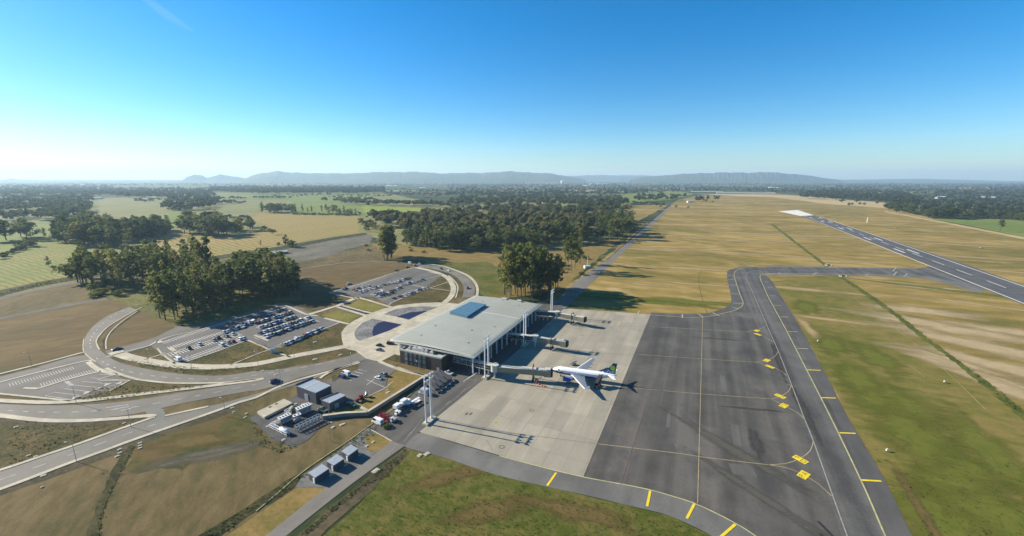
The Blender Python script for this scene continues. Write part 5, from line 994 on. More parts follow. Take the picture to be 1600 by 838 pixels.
# gate kiosk, tents, far buildings
def house(name, c, w, l, h, rz, wall, roofm, label, cat, rise=None, group=None, door=True):
    p = at(*c); r = empty(name, (p.x, p.y, 0), rz, label, cat, group); rise = w * .22 if rise is None else rise
    m = MB(); m.box((0, 0, 0), (l, w, h)); m.add([(-l / 2, -w / 2, h), (-l / 2, w / 2, h), (-l / 2, 0, h + rise), (l / 2, -w / 2, h), (l / 2, w / 2, h), (l / 2, 0, h + rise)], [(0, 2, 1), (3, 4, 5)]); m.build('wall', wall, r)
    m = MB(); o = .05 * w
    for s in (-1, 1): m.add([(-l / 2 - o, s * (w / 2 + o), h - .1), (l / 2 + o, s * (w / 2 + o), h - .1), (l / 2 + o, 0, h + rise + .1), (-l / 2 - o, 0, h + rise + .1), (-l / 2 - o, s * (w / 2 + o), h + .1), (l / 2 + o, s * (w / 2 + o), h + .1), (l / 2 + o, 0, h + rise + .3), (-l / 2 - o, 0, h + rise + .3)], [(0, 1, 2, 3), (4, 5, 6, 7), (0, 1, 5, 4), (0, 3, 7, 4), (1, 2, 6, 5)])
    m.build('roof', roofm, r)
    if door: m = MB(); m.box((l * .1, -w / 2 - .03, 0), (min(l * .2, 4), .12, h * .75)); m.build('door', M_door, r)
    return r
M_wwall = plain('white_wall', (.55, .55, .52), .7); M_wroof = plain('white_roof', (.66, .66, .64), .5); M_rroof = plain('rust_roof', (.22, .11, .07), .7, vary=.2, scale=.3); M_groof = plain('grey_roof', (.30, .31, .32), .6, vary=.15, scale=.3)
r = house('gate_kiosk', (427, 551), 2.4, 2.6, 2.6, .4, M_wwall, M_groof, 'small pale kiosk at the corner of the car park paths', 'kiosk', .4)
r = house('marquee', (427, 398), 6, 9, 3.0, .30, M_wwall, M_wroof, 'white marquee at the grove end of the three', 'marquee', 1.6, 'white marquees behind the grove', False); r = house('marquee', (435, 397), 6, 7, 3.0, .30, M_wwall, M_wroof, 'white marquee between the other two', 'marquee', 1.6, 'white marquees behind the grove', False)
r = house('marquee', (444, 396.5), 6, 10, 3.0, .30, M_navywall, M_wroof, 'white roofed marquee with dark side, at the gravel end of the three', 'marquee', 1.6, 'white marquees behind the grove', False)
m = MB(); p = at(444, 403); m.box((0, 0, .3), (11, 1.8, .25), -.35); m.box((-4, 1.3, 0), (.2, .2, .5), -.35); m.box((4, -1.3, 0), (.2, .2, .5), -.35); tag(m.build('canvas_sheet', M_wroof, None, p), 'white canvas sheet on low trestles beside the marquees', 'sheet')
far = [((934, 288.6), 40, 340, 8, .02, M_wwall, M_wroof, 'long white roofed works far beyond the pine wood'), ((918, 291.2), 30, 130, 9, .05, M_wwall, M_wroof, 'white roofed shed far off left of the long works'), ((845, 287), 40, 700, 9, .0, M_wwall, M_groof, 'very long pale roofs at the foot of the hills'), ((879, 286.8), 40, 70, 60, .3, M_wwall, M_wroof, 'tall white silo block at the foot of the hills'),
 ((1165, 302.3), 12, 420, 2.2, -.06, M_wwall, M_wroof, 'long white greenhouses at the far edge of the airfield'), ((1105, 300.2), 10, 250, 2.2, -.04, M_wwall, M_wroof, 'low white greenhouse beyond the far trees'), ((1541, 310.5), 24, 90, 6, .1, M_wwall, M_wroof, 'white roofed shed among the trees toward the right horizon'), ((1498, 326.6), 12, 32, 5, .2, M_wwall, M_groof, 'pale farm roof behind the tree row on the right'),
 ((1592, 331), 12, 30, 5, -.2, M_wwall, M_wroof, 'white farm house at the frame edge beyond the green field'), ((1521, 327), 12, 24, 5, .3, M_wwall, M_groof, 'small farm roof among trees past the green field'), ((1470, 310), 20, 60, 7, .1, M_wwall, M_wroof, 'white house far off behind the right hand woods'), ((665, 319.5), 14, 40, 6, .1, M_wwall, M_rroof, 'pale farm house with rust red roof in a gap of the far trees'),
 ((728, 285.6), 30, 110, 12, .0, M_wwall, M_wroof, 'white factory far away before the ridge'), ((612, 291), 30, 160, 8, .05, M_wwall, M_wroof, 'white roofs among far fields before the ridge'), ((660, 294.5), 20, 60, 7, .2, M_wwall, M_wroof, 'small white house among scattered far trees'), ((669, 309), 14, 40, 6, .1, M_wood, M_rroof, 'long dark red barn by the far green patch'),
 ((145, 311.5), 16, 80, 6, .3, M_wwall, M_groof, 'grey roofed shed by the khaki pasture'), ((130, 290), 30, 70, 10, .2, M_wwall, M_wroof, 'white house in the sunny haze'), ((222, 313.5), 14, 60, 6, .1, M_wwall, M_groof, 'grey roofed barn at the khaki pasture hedge'), ((350, 290.5), 25, 190, 8, .1, M_wwall, M_wroof, 'white roofs below the two small hills'), ((855, 318), 16, 44, 6, .2, M_wwall, M_groof, 'grey roofed farm house in the clearing of the wood'), ((1078, 316.5), 12, 26, 5, .1, M_wwall, M_groof, 'small grey roofed hut beside the clump of far trees'), ((1209, 294.5), 25, 110, 8, -.1, M_wwall, M_wroof, 'white sheds at the foot of the flat topped hill')]
for c, w, l, h, rz, wm, rm, lb in far: house('farm_building' if l < 90 else 'long_shed', c, w, l, h, rz, wm, rm, lb, 'building')

# ------------------------------------------------------------------ vehicles
PAINT = {n: plain('paint_' + n, c, .35, coat=.25) for n, c in dict(white=(.62, .62, .60), silver=(.36, .37, .38), grey=(.13, .135, .14), black=(.015, .015, .018), navy=(.02, .03, .10), red=(.24, .03, .025), beige=(.36, .32, .24), blue=(.03, .07, .28), green=(.05, .09, .06)).items()}
M_cglass = plain('car_glass', (.015, .018, .022), .08, spec=.6)
STY = {'hatchback': (4.0, 1.72, 1.5, .28, .30, .04), 'sedan': (4.5, 1.76, 1.45, .27, .34, .22), 'suv': (4.6, 1.85, 1.75, .26, .28, .03), 'pickup': (5.2, 1.85, 1.75, .24, .30, .42), 'van': (5.2, 1.95, 2.2, .10, .18, .02)}
def car_parts(style):
    """body, glass and wheels of a car heading along +x, as three builders"""
    L, Wd, Hh, hood, ws, tail = STY[style]; b, g = MB(), MB(); h = Hh * .56; w = Wd / 2
    st = [(-L / 2, .42, h * .88, .90), (-L / 2 + .15, .26, h, 1.0), (-L / 2 + L * .3, .22, h * 1.02, 1.0), (L / 2 - L * hood, .22, h, 1.0), (L / 2 - .35, .24, h * .84, .97), (L / 2, .36, h * .66, .84)]
    v = []
    for x, zl, zt, k in st: v += [(x, -w * k, zl), (x, -w * k * 1.0, zl + (zt - zl) * .6), (x, -w * k * .93, zt), (x, w * k * .93, zt), (x, w * k, zl + (zt - zl) * .6), (x, w * k, zl)]
    n = 6; b.add(v, [(i * n + k, i * n + (k + 1) % n, (i + 1) * n + (k + 1) % n, (i + 1) * n + k) for i in range(5) for k in range(n)] + [tuple(range(n))[::-1], tuple(range(5 * n, 6 * n))])
    x0, x1 = -L / 2 + L * tail, L / 2 - L * hood; r0, r1 = x0 + .25 + (.2 if style == 'sedan' else 0), x1 - L * ws * .45; zr = Hh
    lo = [(x0, -w * .9), (x1, -w * .9), (x1, w * .9), (x0, w * .9)]; hi = [(r0, -w * .74), (r1, -w * .74), (r1, w * .74), (r0, w * .74)]
    g.add([(x, y, h * .97) for x, y in lo] + [(x, y, zr - .05) for x, y in hi], [(0, 1, 5, 4), (1, 2, 6, 5), (2, 3, 7, 6), (3, 0, 4, 7)])
    b.add([(x, y, zr - .07) for x, y in hi] + [(x * .96 + (r0 + r1) / 2 * .04, y * .9, zr) for x, y in hi], [(0, 1, 5, 4), (1, 2, 6, 5), (2, 3, 7, 6), (3, 0, 4, 7), (4, 5, 6, 7)])
    for sx, sy in ((0, 0), (0, 3), (1, 0), (1, 3)): pass
    for i in range(4): b.bar((*lo[i], h * .95), (*hi[i], zr - .05), .09, .09)
    if style == 'van': b.box((x0 + (r1 - x0) * .32, 0, h * .9), ((r1 - x0) * .62, w * 1.86, zr - h * .9 - .02), 0, 0, .92)
    if style == 'pickup': b.box((-L / 2 + L * .2, 0, h), (L * .36, w * 1.7, .02))
    wh = [(sx * L * .31, sy * (w - .08)) for sx in (-1, 1) for sy in (-1, 1)]
    return b, g, wh
MESH = {}
def car(c, heading, style, colour, label, group=None, full=False, name='parked_car', cat='car'):
    p = at(*c) if not isinstance(c, Vector) else c; key = (style, colour, full)
    if not full:
        if key not in MESH:
            b, g, wh = car_parts(style); n = len(b.v); b.add(g.v, g.f, 1)
            for x, y in wh: b.tube((x, y - .11, .31), (x, y + .11, .31), .31, n=10, m=2)
            o = b.build(name, [PAINT[colour], M_cglass, M_tyre]); MESH[key] = o.data
        else: o = bpy.data.objects.new(name, MESH[key]); COL.objects.link(o)
    else:
        o = empty(name, (0, 0, 0)); b, g, wh = car_parts(style); b.build('body', PAINT[colour], o); g.build('window_glass', M_cglass, o)
        for x, y in wh: m = MB(); m.tube((x, y - .11, .32), (x, y + .11, .32), .32, n=12); m.build('wheel', M_tyre, o)
        L, Wd = STY[style][:2]
        for s in (-1, 1): m = MB(); m.box((L / 2 - .12, s * Wd * .36, .62), (.14, .3, .16)); m.build('headlight', M_lamp, o)
    o.location = (p.x, p.y, ZT + .02); o.rotation_euler = (0, 0, heading); o.scale = (1.12, 1.12, 1.15); return tag(o, label, cat, group)
def hd(a, b): A, B = at(*a), at(*b); return math.atan2((B - A).y, (B - A).x)
WTS = ['white'] * 6 + ['silver'] * 4 + ['grey'] * 4 + ['black'] * 3 + ['navy'] * 2 + ['red'] + ['beige'] + ['blue']
rc = random.Random(5)
def row(a, b, n, where, skip=(), flip=0, forced={}):
    A, B = at(*a), at(*b); d = B - A; h = math.atan2(d.y, d.x) + math.pi / 2 + (math.pi if flip else 0); k2 = 0
    for k in range(n):
        if k in skip: continue
        p = A.lerp(B, (k + .5) / n) + Vector((rc.uniform(-.15, .15), rc.uniform(-.3, .3), 0)); col = forced.get(k, rc.choice(WTS)); st = rc.choice(['hatchback', 'sedan', 'suv', 'hatchback', 'sedan', 'pickup'])
        car(p, h + rc.choice((0, math.pi)) + rc.uniform(-.04, .04), st, col, f'{col} {st}, {ORD[k2]} car of the {where}', 'cars in the shaded car park'); k2 += 1
row((442, 541), (506, 514.5), 17, 'kerb row along the rough planting, from the kiosk', ())
row((412, 528.8), (490, 503.2), 18, 'third row from the planting, kiosk end first', ())
row((405, 523), (486, 497.5), 18, 'fourth row from the planting, kiosk end first', (15,))
row((404, 514.5), (462, 496), 15, 'fifth row from the planting, kiosk end first', (9,))
row((398, 507), (456, 489.5), 15, 'shady sixth row from the planting', (6,))
row((362, 515), (400, 503), 9, 'shady row nearest the big grove', (3,))
row((404, 497.5), (446, 484), 10, 'shady back row beside the grove end', (5,))
row((348, 522), (392, 508), 10, 'half shaded short row past the sunny bays', (3, 8))
ph = hd((268, 547), (362, 519)) + math.pi / 2
for c, s, col, lb in [((278.5, 564), 'van', 'white', 'white van alone at the west end of the car park'), ((296, 546), 'hatchback', 'black', 'black hatchback alone beside the pale island'), ((312, 539.5), 'sedan', 'white', 'white sedan alone in the sunny bays'), ((334.5, 533), 'sedan', 'silver', 'silver sedan first of the sunny middle row'), ((341.5, 530.5), 'suv', 'black', 'black suv second of the sunny middle row'), ((354, 527), 'hatchback', 'grey', 'grey hatchback third of the sunny middle row'), ((364.5, 523.5), 'sedan', 'white', 'white sedan at the shade edge of the middle row'),
   ((346.5, 540.5), 'suv', 'white', 'white suv first at the sunny south kerb'), ((357, 537.3), 'hatchback', 'silver', 'silver hatchback second at the sunny south kerb'), ((364, 535.3), 'sedan', 'red', 'red sedan at the sunny south kerb'), ((375, 531.8), 'suv', 'white', 'white suv behind the red sedan at the kerb'), ((381, 530), 'sedan', 'white', 'white sedan at the kerb end by the path')]:
    car(c, ph + rc.choice((0, math.pi)), s, col, lb)
ph = hd((560, 458), (630, 436)) + math.pi / 2
P2 = [((554, 454), 'red', 'hatchback'), ((561, 452), 'black', 'sedan'), ((567, 449.8), 'white', 'sedan'), ((576, 448), 'silver', 'hatchback'), ((568.6, 456.5), 'white', 'suv'), ((572, 455), 'silver', 'sedan'), ((578, 453), 'white', 'hatchback'), ((583, 451.8), 'white', 'pickup'), ((587.5, 450.5), 'grey', 'suv'), ((584, 462), 'white', 'pickup'), ((596, 457.5), 'white', 'van'), ((598.5, 463), 'navy', 'sedan'), ((602.5, 461.3), 'black', 'suv'), ((606, 460), 'white', 'hatchback'), ((611.5, 456.3), 'red', 'suv'), ((616, 454.6), 'grey', 'sedan'), ((613, 459), 'black', 'hatchback'), ((625, 440.5), 'navy', 'sedan'), ((630, 439), 'white', 'suv'), ((635.5, 437.3), 'black', 'pickup'), ((627, 447), 'white', 'sedan'), ((632, 445.6), 'silver', 'hatchback'), ((645, 443), 'white', 'hatchback'), ((650, 442), 'silver', 'sedan'), ((655, 440), 'beige', 'sedan'), ((661.5, 438.3), 'blue', 'hatchback'), ((657, 454.5), 'navy', 'suv'), ((661.5, 452.6), 'white', 'hatchback'), ((667, 450.6), 'silver', 'sedan'), ((625, 464.8), 'navy', 'suv'), ((633, 462.2), 'white', 'sedan'), ((642.5, 459.6), 'blue', 'sedan'), ((538, 453.5), 'black', 'hatchback'), ((592, 448.8), 'white', 'sedan'), ((600, 446), 'grey', 'hatchback'), ((617, 443), 'white', 'hatchback'), ((640, 436), 'grey', 'sedan'), ((558, 456.5), 'grey', 'suv'), ((563.5, 458), 'silver', 'suv'), ((588.5, 460.5), 'grey', 'hatchback'), ((592.5, 459), 'silver', 'suv'), ((593, 464.8), 'white', 'sedan'), ((608.5, 457.5), 'silver', 'pickup'), ((621, 453), 'white', 'suv'), ((626, 451.2), 'black', 'sedan'), ((637, 444.5), 'white', 'suv'), ((641, 443.8), 'black', 'hatchback'), ((606, 444.5), 'silver', 'sedan'), ((611, 443.2), 'white', 'pickup'), ((621.5, 441.8), 'white', 'suv'), ((646, 458.3), 'grey', 'hatchback'), ((652, 456), 'white', 'sedan'), ((639, 461), 'silver', 'suv'), ((616, 467.5), 'black', 'sedan')]
cnt = {}
for c, col, s in P2:
    k = cnt.get((col, s), 0); cnt[(col, s)] = k + 1
    car(c, ph + rc.choice((0, math.pi)), s, col, f'{col} {s} in the far car park beyond the lawns' if not k else f'{col} {s}, {ORD[k]} of its kind counted toward the ring road, far car park', 'cars in the far car park')
for c, a, b, s, col, lb in [((689.5, 421), (680, 418), (700, 424), 'suv', 'black', 'black suv driving on the ring road'), ((701.4, 424), (690, 420), (712, 428), 'hatchback', 'white', 'white hatchback driving on the ring road behind the black suv'), ((731, 451.5), (730, 445), (731, 460), 'pickup', 'black', 'black pickup on the ring road near the terminal roof'), ((641, 412.5), (630, 411), (652, 413.5), 'van', 'white', 'white van on the earth track by the tree clump'), ((656, 414), (646, 413), (664, 414.5), 'suv', 'white', 'white suv at the earth track end of the ring road'), ((636, 418.5), (626, 421), (644, 416), 'sedan', 'black', 'black sedan at the back kerb of the far car park'), ((649, 416.3), (640, 418), (656, 415), 'suv', 'grey', 'grey suv near the top of the ring road'), ((620, 424), (610, 427), (630, 421), 'hatchback', 'black', 'black hatchback beside the back kerb'), ((545.5, 444.8), (536, 447), (556, 442), 'suv', 'silver', 'silver suv on the grass side of the back kerb'), ((540, 451.8), (530, 454), (550, 449), 'sedan', 'black', 'black sedan at the far car park entrance')]:
    car(c, hd(a, b), s, col, lb, name='moving_car' if 'driving' in lb else 'parked_car')
for c, a, b, s, col, lb in [((183.5, 547), (172, 549.5), (196, 543.5), 'sedan', 'black', 'black sedan at the car park entrance off the loop road'), ((430.5, 598), (418, 601), (445, 594), 'suv', 'navy', 'navy suv driving on the avenue toward the terminal'), ((593.6, 541.5), (584, 540), (604, 543), 'sedan', 'black', 'black sedan on the plaza, upper of the two side by side'), ((593.5, 548.5), (584, 547), (604, 550), 'sedan', 'grey', 'grey sedan on the plaza, lower of the two side by side'), ((610.5, 538.5), (600, 538), (620, 539), 'suv', 'black', 'black suv on the plaza close to the glass corner'), ((534, 590), (540, 592), (524, 586), 'suv', 'navy', 'navy suv beside the white van in the staff car park'), ((541, 586.5), (548, 589), (532, 583), 'van', 'white', 'white van in the staff car park'), ((591.5, 592.5), (600, 595), (580, 589), 'sedan', 'white', 'white sedan at the lawn side of the staff car park'), ((599, 587.5), (608, 590), (588, 584), 'suv', 'grey', 'grey suv beside the white sedan in the staff car park'), ((505, 643), (512, 646), (498, 640), 'pickup', 'green', 'grey green pickup at the foot of the lower plant building'), ((550, 634.5), (556, 637), (543, 631), 'pickup', 'green', 'dark green pickup in the shade of the plant building'), ((590.5, 662), (599, 665.5), (581, 658), 'van', 'white', 'white van beside the red trolleys'), ((701, 585), (709, 588), (694, 582.5), 'pickup', 'silver', 'silver pickup in front of the dark annex')]:
    car(c, hd(a, b), s, col, lb, full=True, name='moving_car' if 'driving' in lb else 'parked_car')
# tractor with front loader
p = at(562, 627); r = empty('tractor', (p.x, p.y, ZT), hd((572, 622), (553, 631)), 'red tractor parked at the corner of the staff car park', 'tractor')
m = MB(); m.box((.9, 0, .8), (2.6, 1.1, .9), 0, 0, .9); m.box((-1.0, 0, .8), (1.6, 1.5, .7)); m.build('body', PAINT['red'], r); m = MB(); m.box((-.9, 0, 1.5), (1.5, 1.4, 1.2), 0, 0, .88); m.build('cab_glass', M_cglass, r); m = MB(); m.box((-.9, 0, 2.7), (1.6, 1.5, .15)); m.build('cab_roof', PAINT['red'], r)
for x, y, q in ((-1.1, .95, .85), (-1.1, -.95, .85), (1.5, .8, .5), (1.5, -.8, .5)): m = MB(); m.tube((x, y - .2, q), (x, y + .2, q), q, n=16); m.build('wheel', M_tyre, r)
p = at(573, 620.5); r = empty('cement_mixer', (p.x, p.y, ZT), .4, 'grey drum mixer standing behind the red tractor', 'mixer'); m = MB(); m.bar((-1.4, 0, .7), (1.4, 0, .7), .8, .2); m.build('frame', M_grey, r); m = MB(); m.tube((0, -.6, 1.3), (0, .7, 2.2), .8, .4, 12); m.build('drum', M_mach, r)
for y in (-.5, .5): m = MB(); m.tube((-.9, y - .1, .35), (-.9, y + .1, .35), .35, n=12); m.build('wheel', M_tyre, r)
# mobile stairs
u0 = at(676, 601); 
for k, (a, b) in enumerate((((668, 606), (683, 613.5)), ((675, 601), (690.5, 608)), ((681, 596), (697.5, 603)), ((687, 591.5), (704, 598)))):
    A, B = at(*a), at(*b); d = A - B; L = d.length; r = empty('mobile_stairs', (B.x, B.y, ZT), math.atan2(d.y, d.x), 'grey canopied mobile boarding stairs, ' + ('nearest to the white cart', 'second from the white cart', 'third from the white cart', 'closest to the dark annex')[k], 'stairs', 'mobile stairs below the retaining wall')
    m = MB(); m.bar((.5, 0, .5), (L, 0, 3.0), 1.9, .25); m.build('stair_flight', M_grey, r)
    m = MB(); m.bar((.2, 0, 2.1), (L, 0, 4.6), 2.5, .12)
    for s in (-1, 1): m.bar((.3, s * 1.2, 1.6), (L, s * 1.2, 4.0), .08, 1.0)
    m.build('canopy', plain('grey_canopy', (.13, .12, .115), .6, vary=.15) if not k else bpy.data.materials['grey_canopy'], r)
    m = MB(); m.box((-.6, 0, .5), (1.6, 2.0, .12)); m.build('foot_plate', M_steel, r); m = MB(); m.box((L / 2 + .5, 0, .3), (L - 1, 1.6, .3)); m.bar((L - .6, 0, .5), (L - .6, 0, 3.0), .2, 1.4); m.build('chassis', M_bdark, r)
    for x in (.8, L - 1):
        for s in (-1, 1): m = MB(); m.tube((x, s * .9 - .12, .38), (x, s * .9 + .12, .38), .38, n=12); m.build('wheel', M_tyre, r)
def truck(c, h, lb, bl=4.2, bh=2.4, body='white', low='navy'):
    p = at(*c); r = empty('box_truck', (p.x, p.y, ZT), h, lb, 'truck'); m = MB(); m.box((-.6, 0, 1.2), (bl, 2.3, bh)); bx = m.build('cargo_box', PAINT[body], r)
    m = MB(); m.box((-.6, 0, .7), (bl, 2.2, .5)); m.build('chassis', PAINT[low], r); m = MB(); m.box((bl / 2 + .5, 0, .6), (1.7, 2.1, 1.6), 0, 0, .92); m.build('cab', PAINT[body], r); m = MB(); m.box((bl / 2 + 1.25, 0, 1.3), (.1, 1.8, .7)); m.build('windscreen', M_cglass, r)  # navy chassis puts the shade under the white box into its colour
    for x in (-bl / 2 + .4, bl / 2 + .4):
        for s in (-1, 1): m = MB(); m.tube((x, s * .95 - .15, .45), (x, s * .95 + .15, .45), .45, n=12); m.build('wheel', M_tyre, r)
truck((622, 640), hd((617, 643), (630, 634)), 'white box truck, nearer the red trolleys of the two by the wall', 3.0, 1.7); truck((633, 634), hd((627, 637), (640, 629)), 'white box truck with taller box in the service lane', 3.0, 2.2)
def tug(c, h, lb, col):
    p = at(*c); r = empty('baggage_tug', (p.x, p.y, ZT), h, lb, 'tug'); m = MB(); m.box((0, 0, .35), (2.8, 1.5, .7)); m.box((.9, 0, 1.05), (1.0, 1.4, .25), 0, 0, .85); m.build('body', PAINT[col], r); m = MB(); m.box((-.5, 0, 2.0), (1.6, 1.5, .12)); 
    for x in (-1.2, .2):
        for s in (-.65, .65): m.bar((x, s, 1.0), (x, s, 2.0), .08, .08)
    m.build('canopy_frame', PAINT[col], r); m = MB(); m.box((-.6, 0, 1.0), (.6, 1.1, .5)); m.build('seat', M_bdark, r)
    for x in (-.9, .9):
        for s in (-1, 1): m = MB(); m.tube((x, s * .7 - .12, .35), (x, s * .7 + .12, .35), .35, n=12); m.build('wheel', M_tyre, r)
tug((622, 648), hd((617, 651), (628, 645)), 'white baggage tug in front of the box trucks', 'white'); tug((615, 659), hd((608, 662), (622, 656)), 'grey baggage tug beside the red trolleys', 'silver')
def cart(c, h, lb, col, cover=True, group=None):
    p = at(*c); r = empty('baggage_cart', (p.x, p.y, ZT), h, lb, 'baggage cart', group); m = MB(); m.box((0, 0, .5), (2.6, 1.5, .15)); m.build('deck', PAINT[col], r)
    m = MB()
    for x in (-1.25, 1.25):
        for s in (-.7, .7): m.bar((x, s, .6), (x, s, 1.9), .09, .09)
        m.bar((x, -.7, 1.3), (x, .7, 1.3), .08, .08); m.bar((x, -.7, 1.9), (x, .7, 1.9), .09, .09)
    m.build('side_frame', PAINT[col], r)
    if cover: m = MB(); m.box((0, 0, 1.92), (2.7, 1.6, .2), 0, 0, .8); m.build('cover', PAINT['white'], r)
    m = MB(); m.bar((1.3, 0, .5), (2.1, 0, .3), .1, .1); m.build('drawbar', M_bdark, r)
    for x in (-.9, .9):
        for s in (-1, 1): m = MB(); m.tube((x, s * .6 - .08, .25), (x, s * .6 + .08, .25), .25, n=10); m.build('wheel', M_tyre, r)
ht = hd((596, 657), (606, 650))
for k, c in enumerate(((594, 652), (598, 650), (600, 655.5), (603.5, 653), (605, 659.5), (608, 657))): cart(c, ht + .3, 'red open baggage cart, ' + ('outermost by the wall', 'second along the wall', 'in the middle beside the wall', 'in the middle beside the lane', 'toward the grey tug', 'closest to the grey tug')[k], 'red', False, 'red baggage carts parked together')
h2 = hd((645, 631), (655, 625)); cart((647, 632.5), h2, 'white covered baggage cart behind its twin in the lane', 'silver'); cart((653, 629), h2, 'white covered baggage cart at the head of the pair', 'white'); cart((640, 636), h2, 'covered baggage cart with navy frame behind the tall box truck', 'navy')
p = at(664, 616); r = empty('container_dolly', (p.x, p.y, ZT), hd((657, 614), (672, 619)), 'white ribbed cargo container on a low dolly beside the mobile stairs', 'container')
m = MB(); m.box((0, 0, .7), (4.2, 2.6, 2.2), 0, 0, .9); cb = m.build('container', PAINT['silver'], r); m = MB()
for k in range(6): m.box((-1.8 + k * .72, -1.32, .9), (.12, .1, 1.8))
m.build('container_rib', PAINT['white'], cb); m = MB(); m.box((-.3, 0, .4), (6.2, 2.7, .28)); m.build('deck', PAINT['silver'], r)
for x in (-1.6, 1.6):
    for s in (-1, 1): m = MB(); m.tube((x, s * 1.0 - .1, .3), (x, s * 1.0 + .1, .3), .3, n=10); m.build('wheel', M_tyre, r)
# ground power unit behind the far wing
p = at(896, 571); r = empty('belt_loader', (p.x, p.y, ZT), .3, 'dark belt loader beside the far side of the airliner', 'loader'); m = MB(); m.box((0, 0, .4), (2.6, 1.6, .8)); m.build('body', PAINT['beige'], r); m = MB(); m.bar((-2.0, 0, .8), (2.0, 0, 2.2), .8, .2); m.build('belt', M_bdark, r)
for x in (-.8, .8):
    for s in (-1, 1): m = MB(); m.tube((x, s * .75 - .1, .32), (x, s * .75 + .1, .32), .32, n=10); m.build('wheel', M_tyre, r)
M_cone = plain('cone_orange', (.55, .10, .03), .6)
for k, c in enumerate(((842, 601.5), (847, 603.5), (851, 604.5), (838, 600))):
    p = at(*c); m = MB(); m.box((0, 0, 0), (.9, .9, .08)); m.tube((0, 0, .08), (0, 0, 1.1), .4, .06, 10); tag(m.build('traffic_cone', M_cone, None, (p.x, p.y, ZT + .01)), 'red safety cone on the concrete below the boarding bridge', 'cone', 'cones on the concrete stand')
# ------------------------------------------------------------------ lamps, blocks, markers
def lamp(c, h, label, rz=0.0):
    p = at(*c); r = empty('street_lamp', (p.x, p.y, 0), rz, label, 'street lamp', 'street lamps of the forecourt'); m = MB(); m.tube((0, 0, 0), (0, 0, h), .11, .07, 8); m.build('pole', M_steel, r); m = MB(); m.bar((0, 0, h), (1.4, 0, h + .15), .08, .08); m.build('arm', M_steel, r); m = MB(); m.box((1.6, 0, h + .08), (.7, .3, .12)); m.build('lamp_head', M_whitesteel, r)
for c, lb in (((353, 651), 'on the lower footway below the road link'), ((516, 690), 'at the corner of the plant yard'), ((601, 607), 'at the lawn edge of the staff car park'), ((617, 571), 'beside the dark grass square'), ((550, 577), 'beside the staff car park footway'), ((515, 656), 'at the end of the retaining wall'), ((440, 604), 'on the footway above the navy car'), ((404, 574), 'on the promenade opposite the avenue'), ((460, 560), 'on the promenade near the plaza'), ((300, 578), 'on the promenade near the loop bend'), ((232, 568), 'on the promenade at its western end'), ((120, 632), 'on the footway below the bus park'), ((205, 668), 'on the upper footway of the access road'), ((120, 722), 'on the lower footway by the pasture'), ((580, 497), 'at the rim of the curved pool'), ((540, 510), 'at the outer rim of the plaza'), ((672, 452), 'in the brown planting of the ring'), ((620, 455), 'among the cars of the far car park'), ((730, 431), 'outside the ring road'), ((700, 417), 'at the top of the ring road'), ((50, 573), 'above the bus park'), ((446, 496), 'in the shaded car park'), ((470, 510), 'between the full car rows'), ((655, 590), 'at the head of the retaining wall')):
    lamp(c, 9.0, 'slim grey street lamp ' + lb, rc.uniform(0, 6.28))
def slab(c, w, l, h, rz, label, group=None, name='concrete_cover', mat=None):
    p = at(*c); r = empty(name, (p.x, p.y, 0), rz, label, 'concrete cover', group); m = MB(); m.box((0, 0, 0), (l, w, ZT + h)); m.build('base', mat or M_walk, r); m = MB(); m.box((0, 0, ZT + h), (l * .55, w * .55, .08)); m.build('lid', M_cop, r)
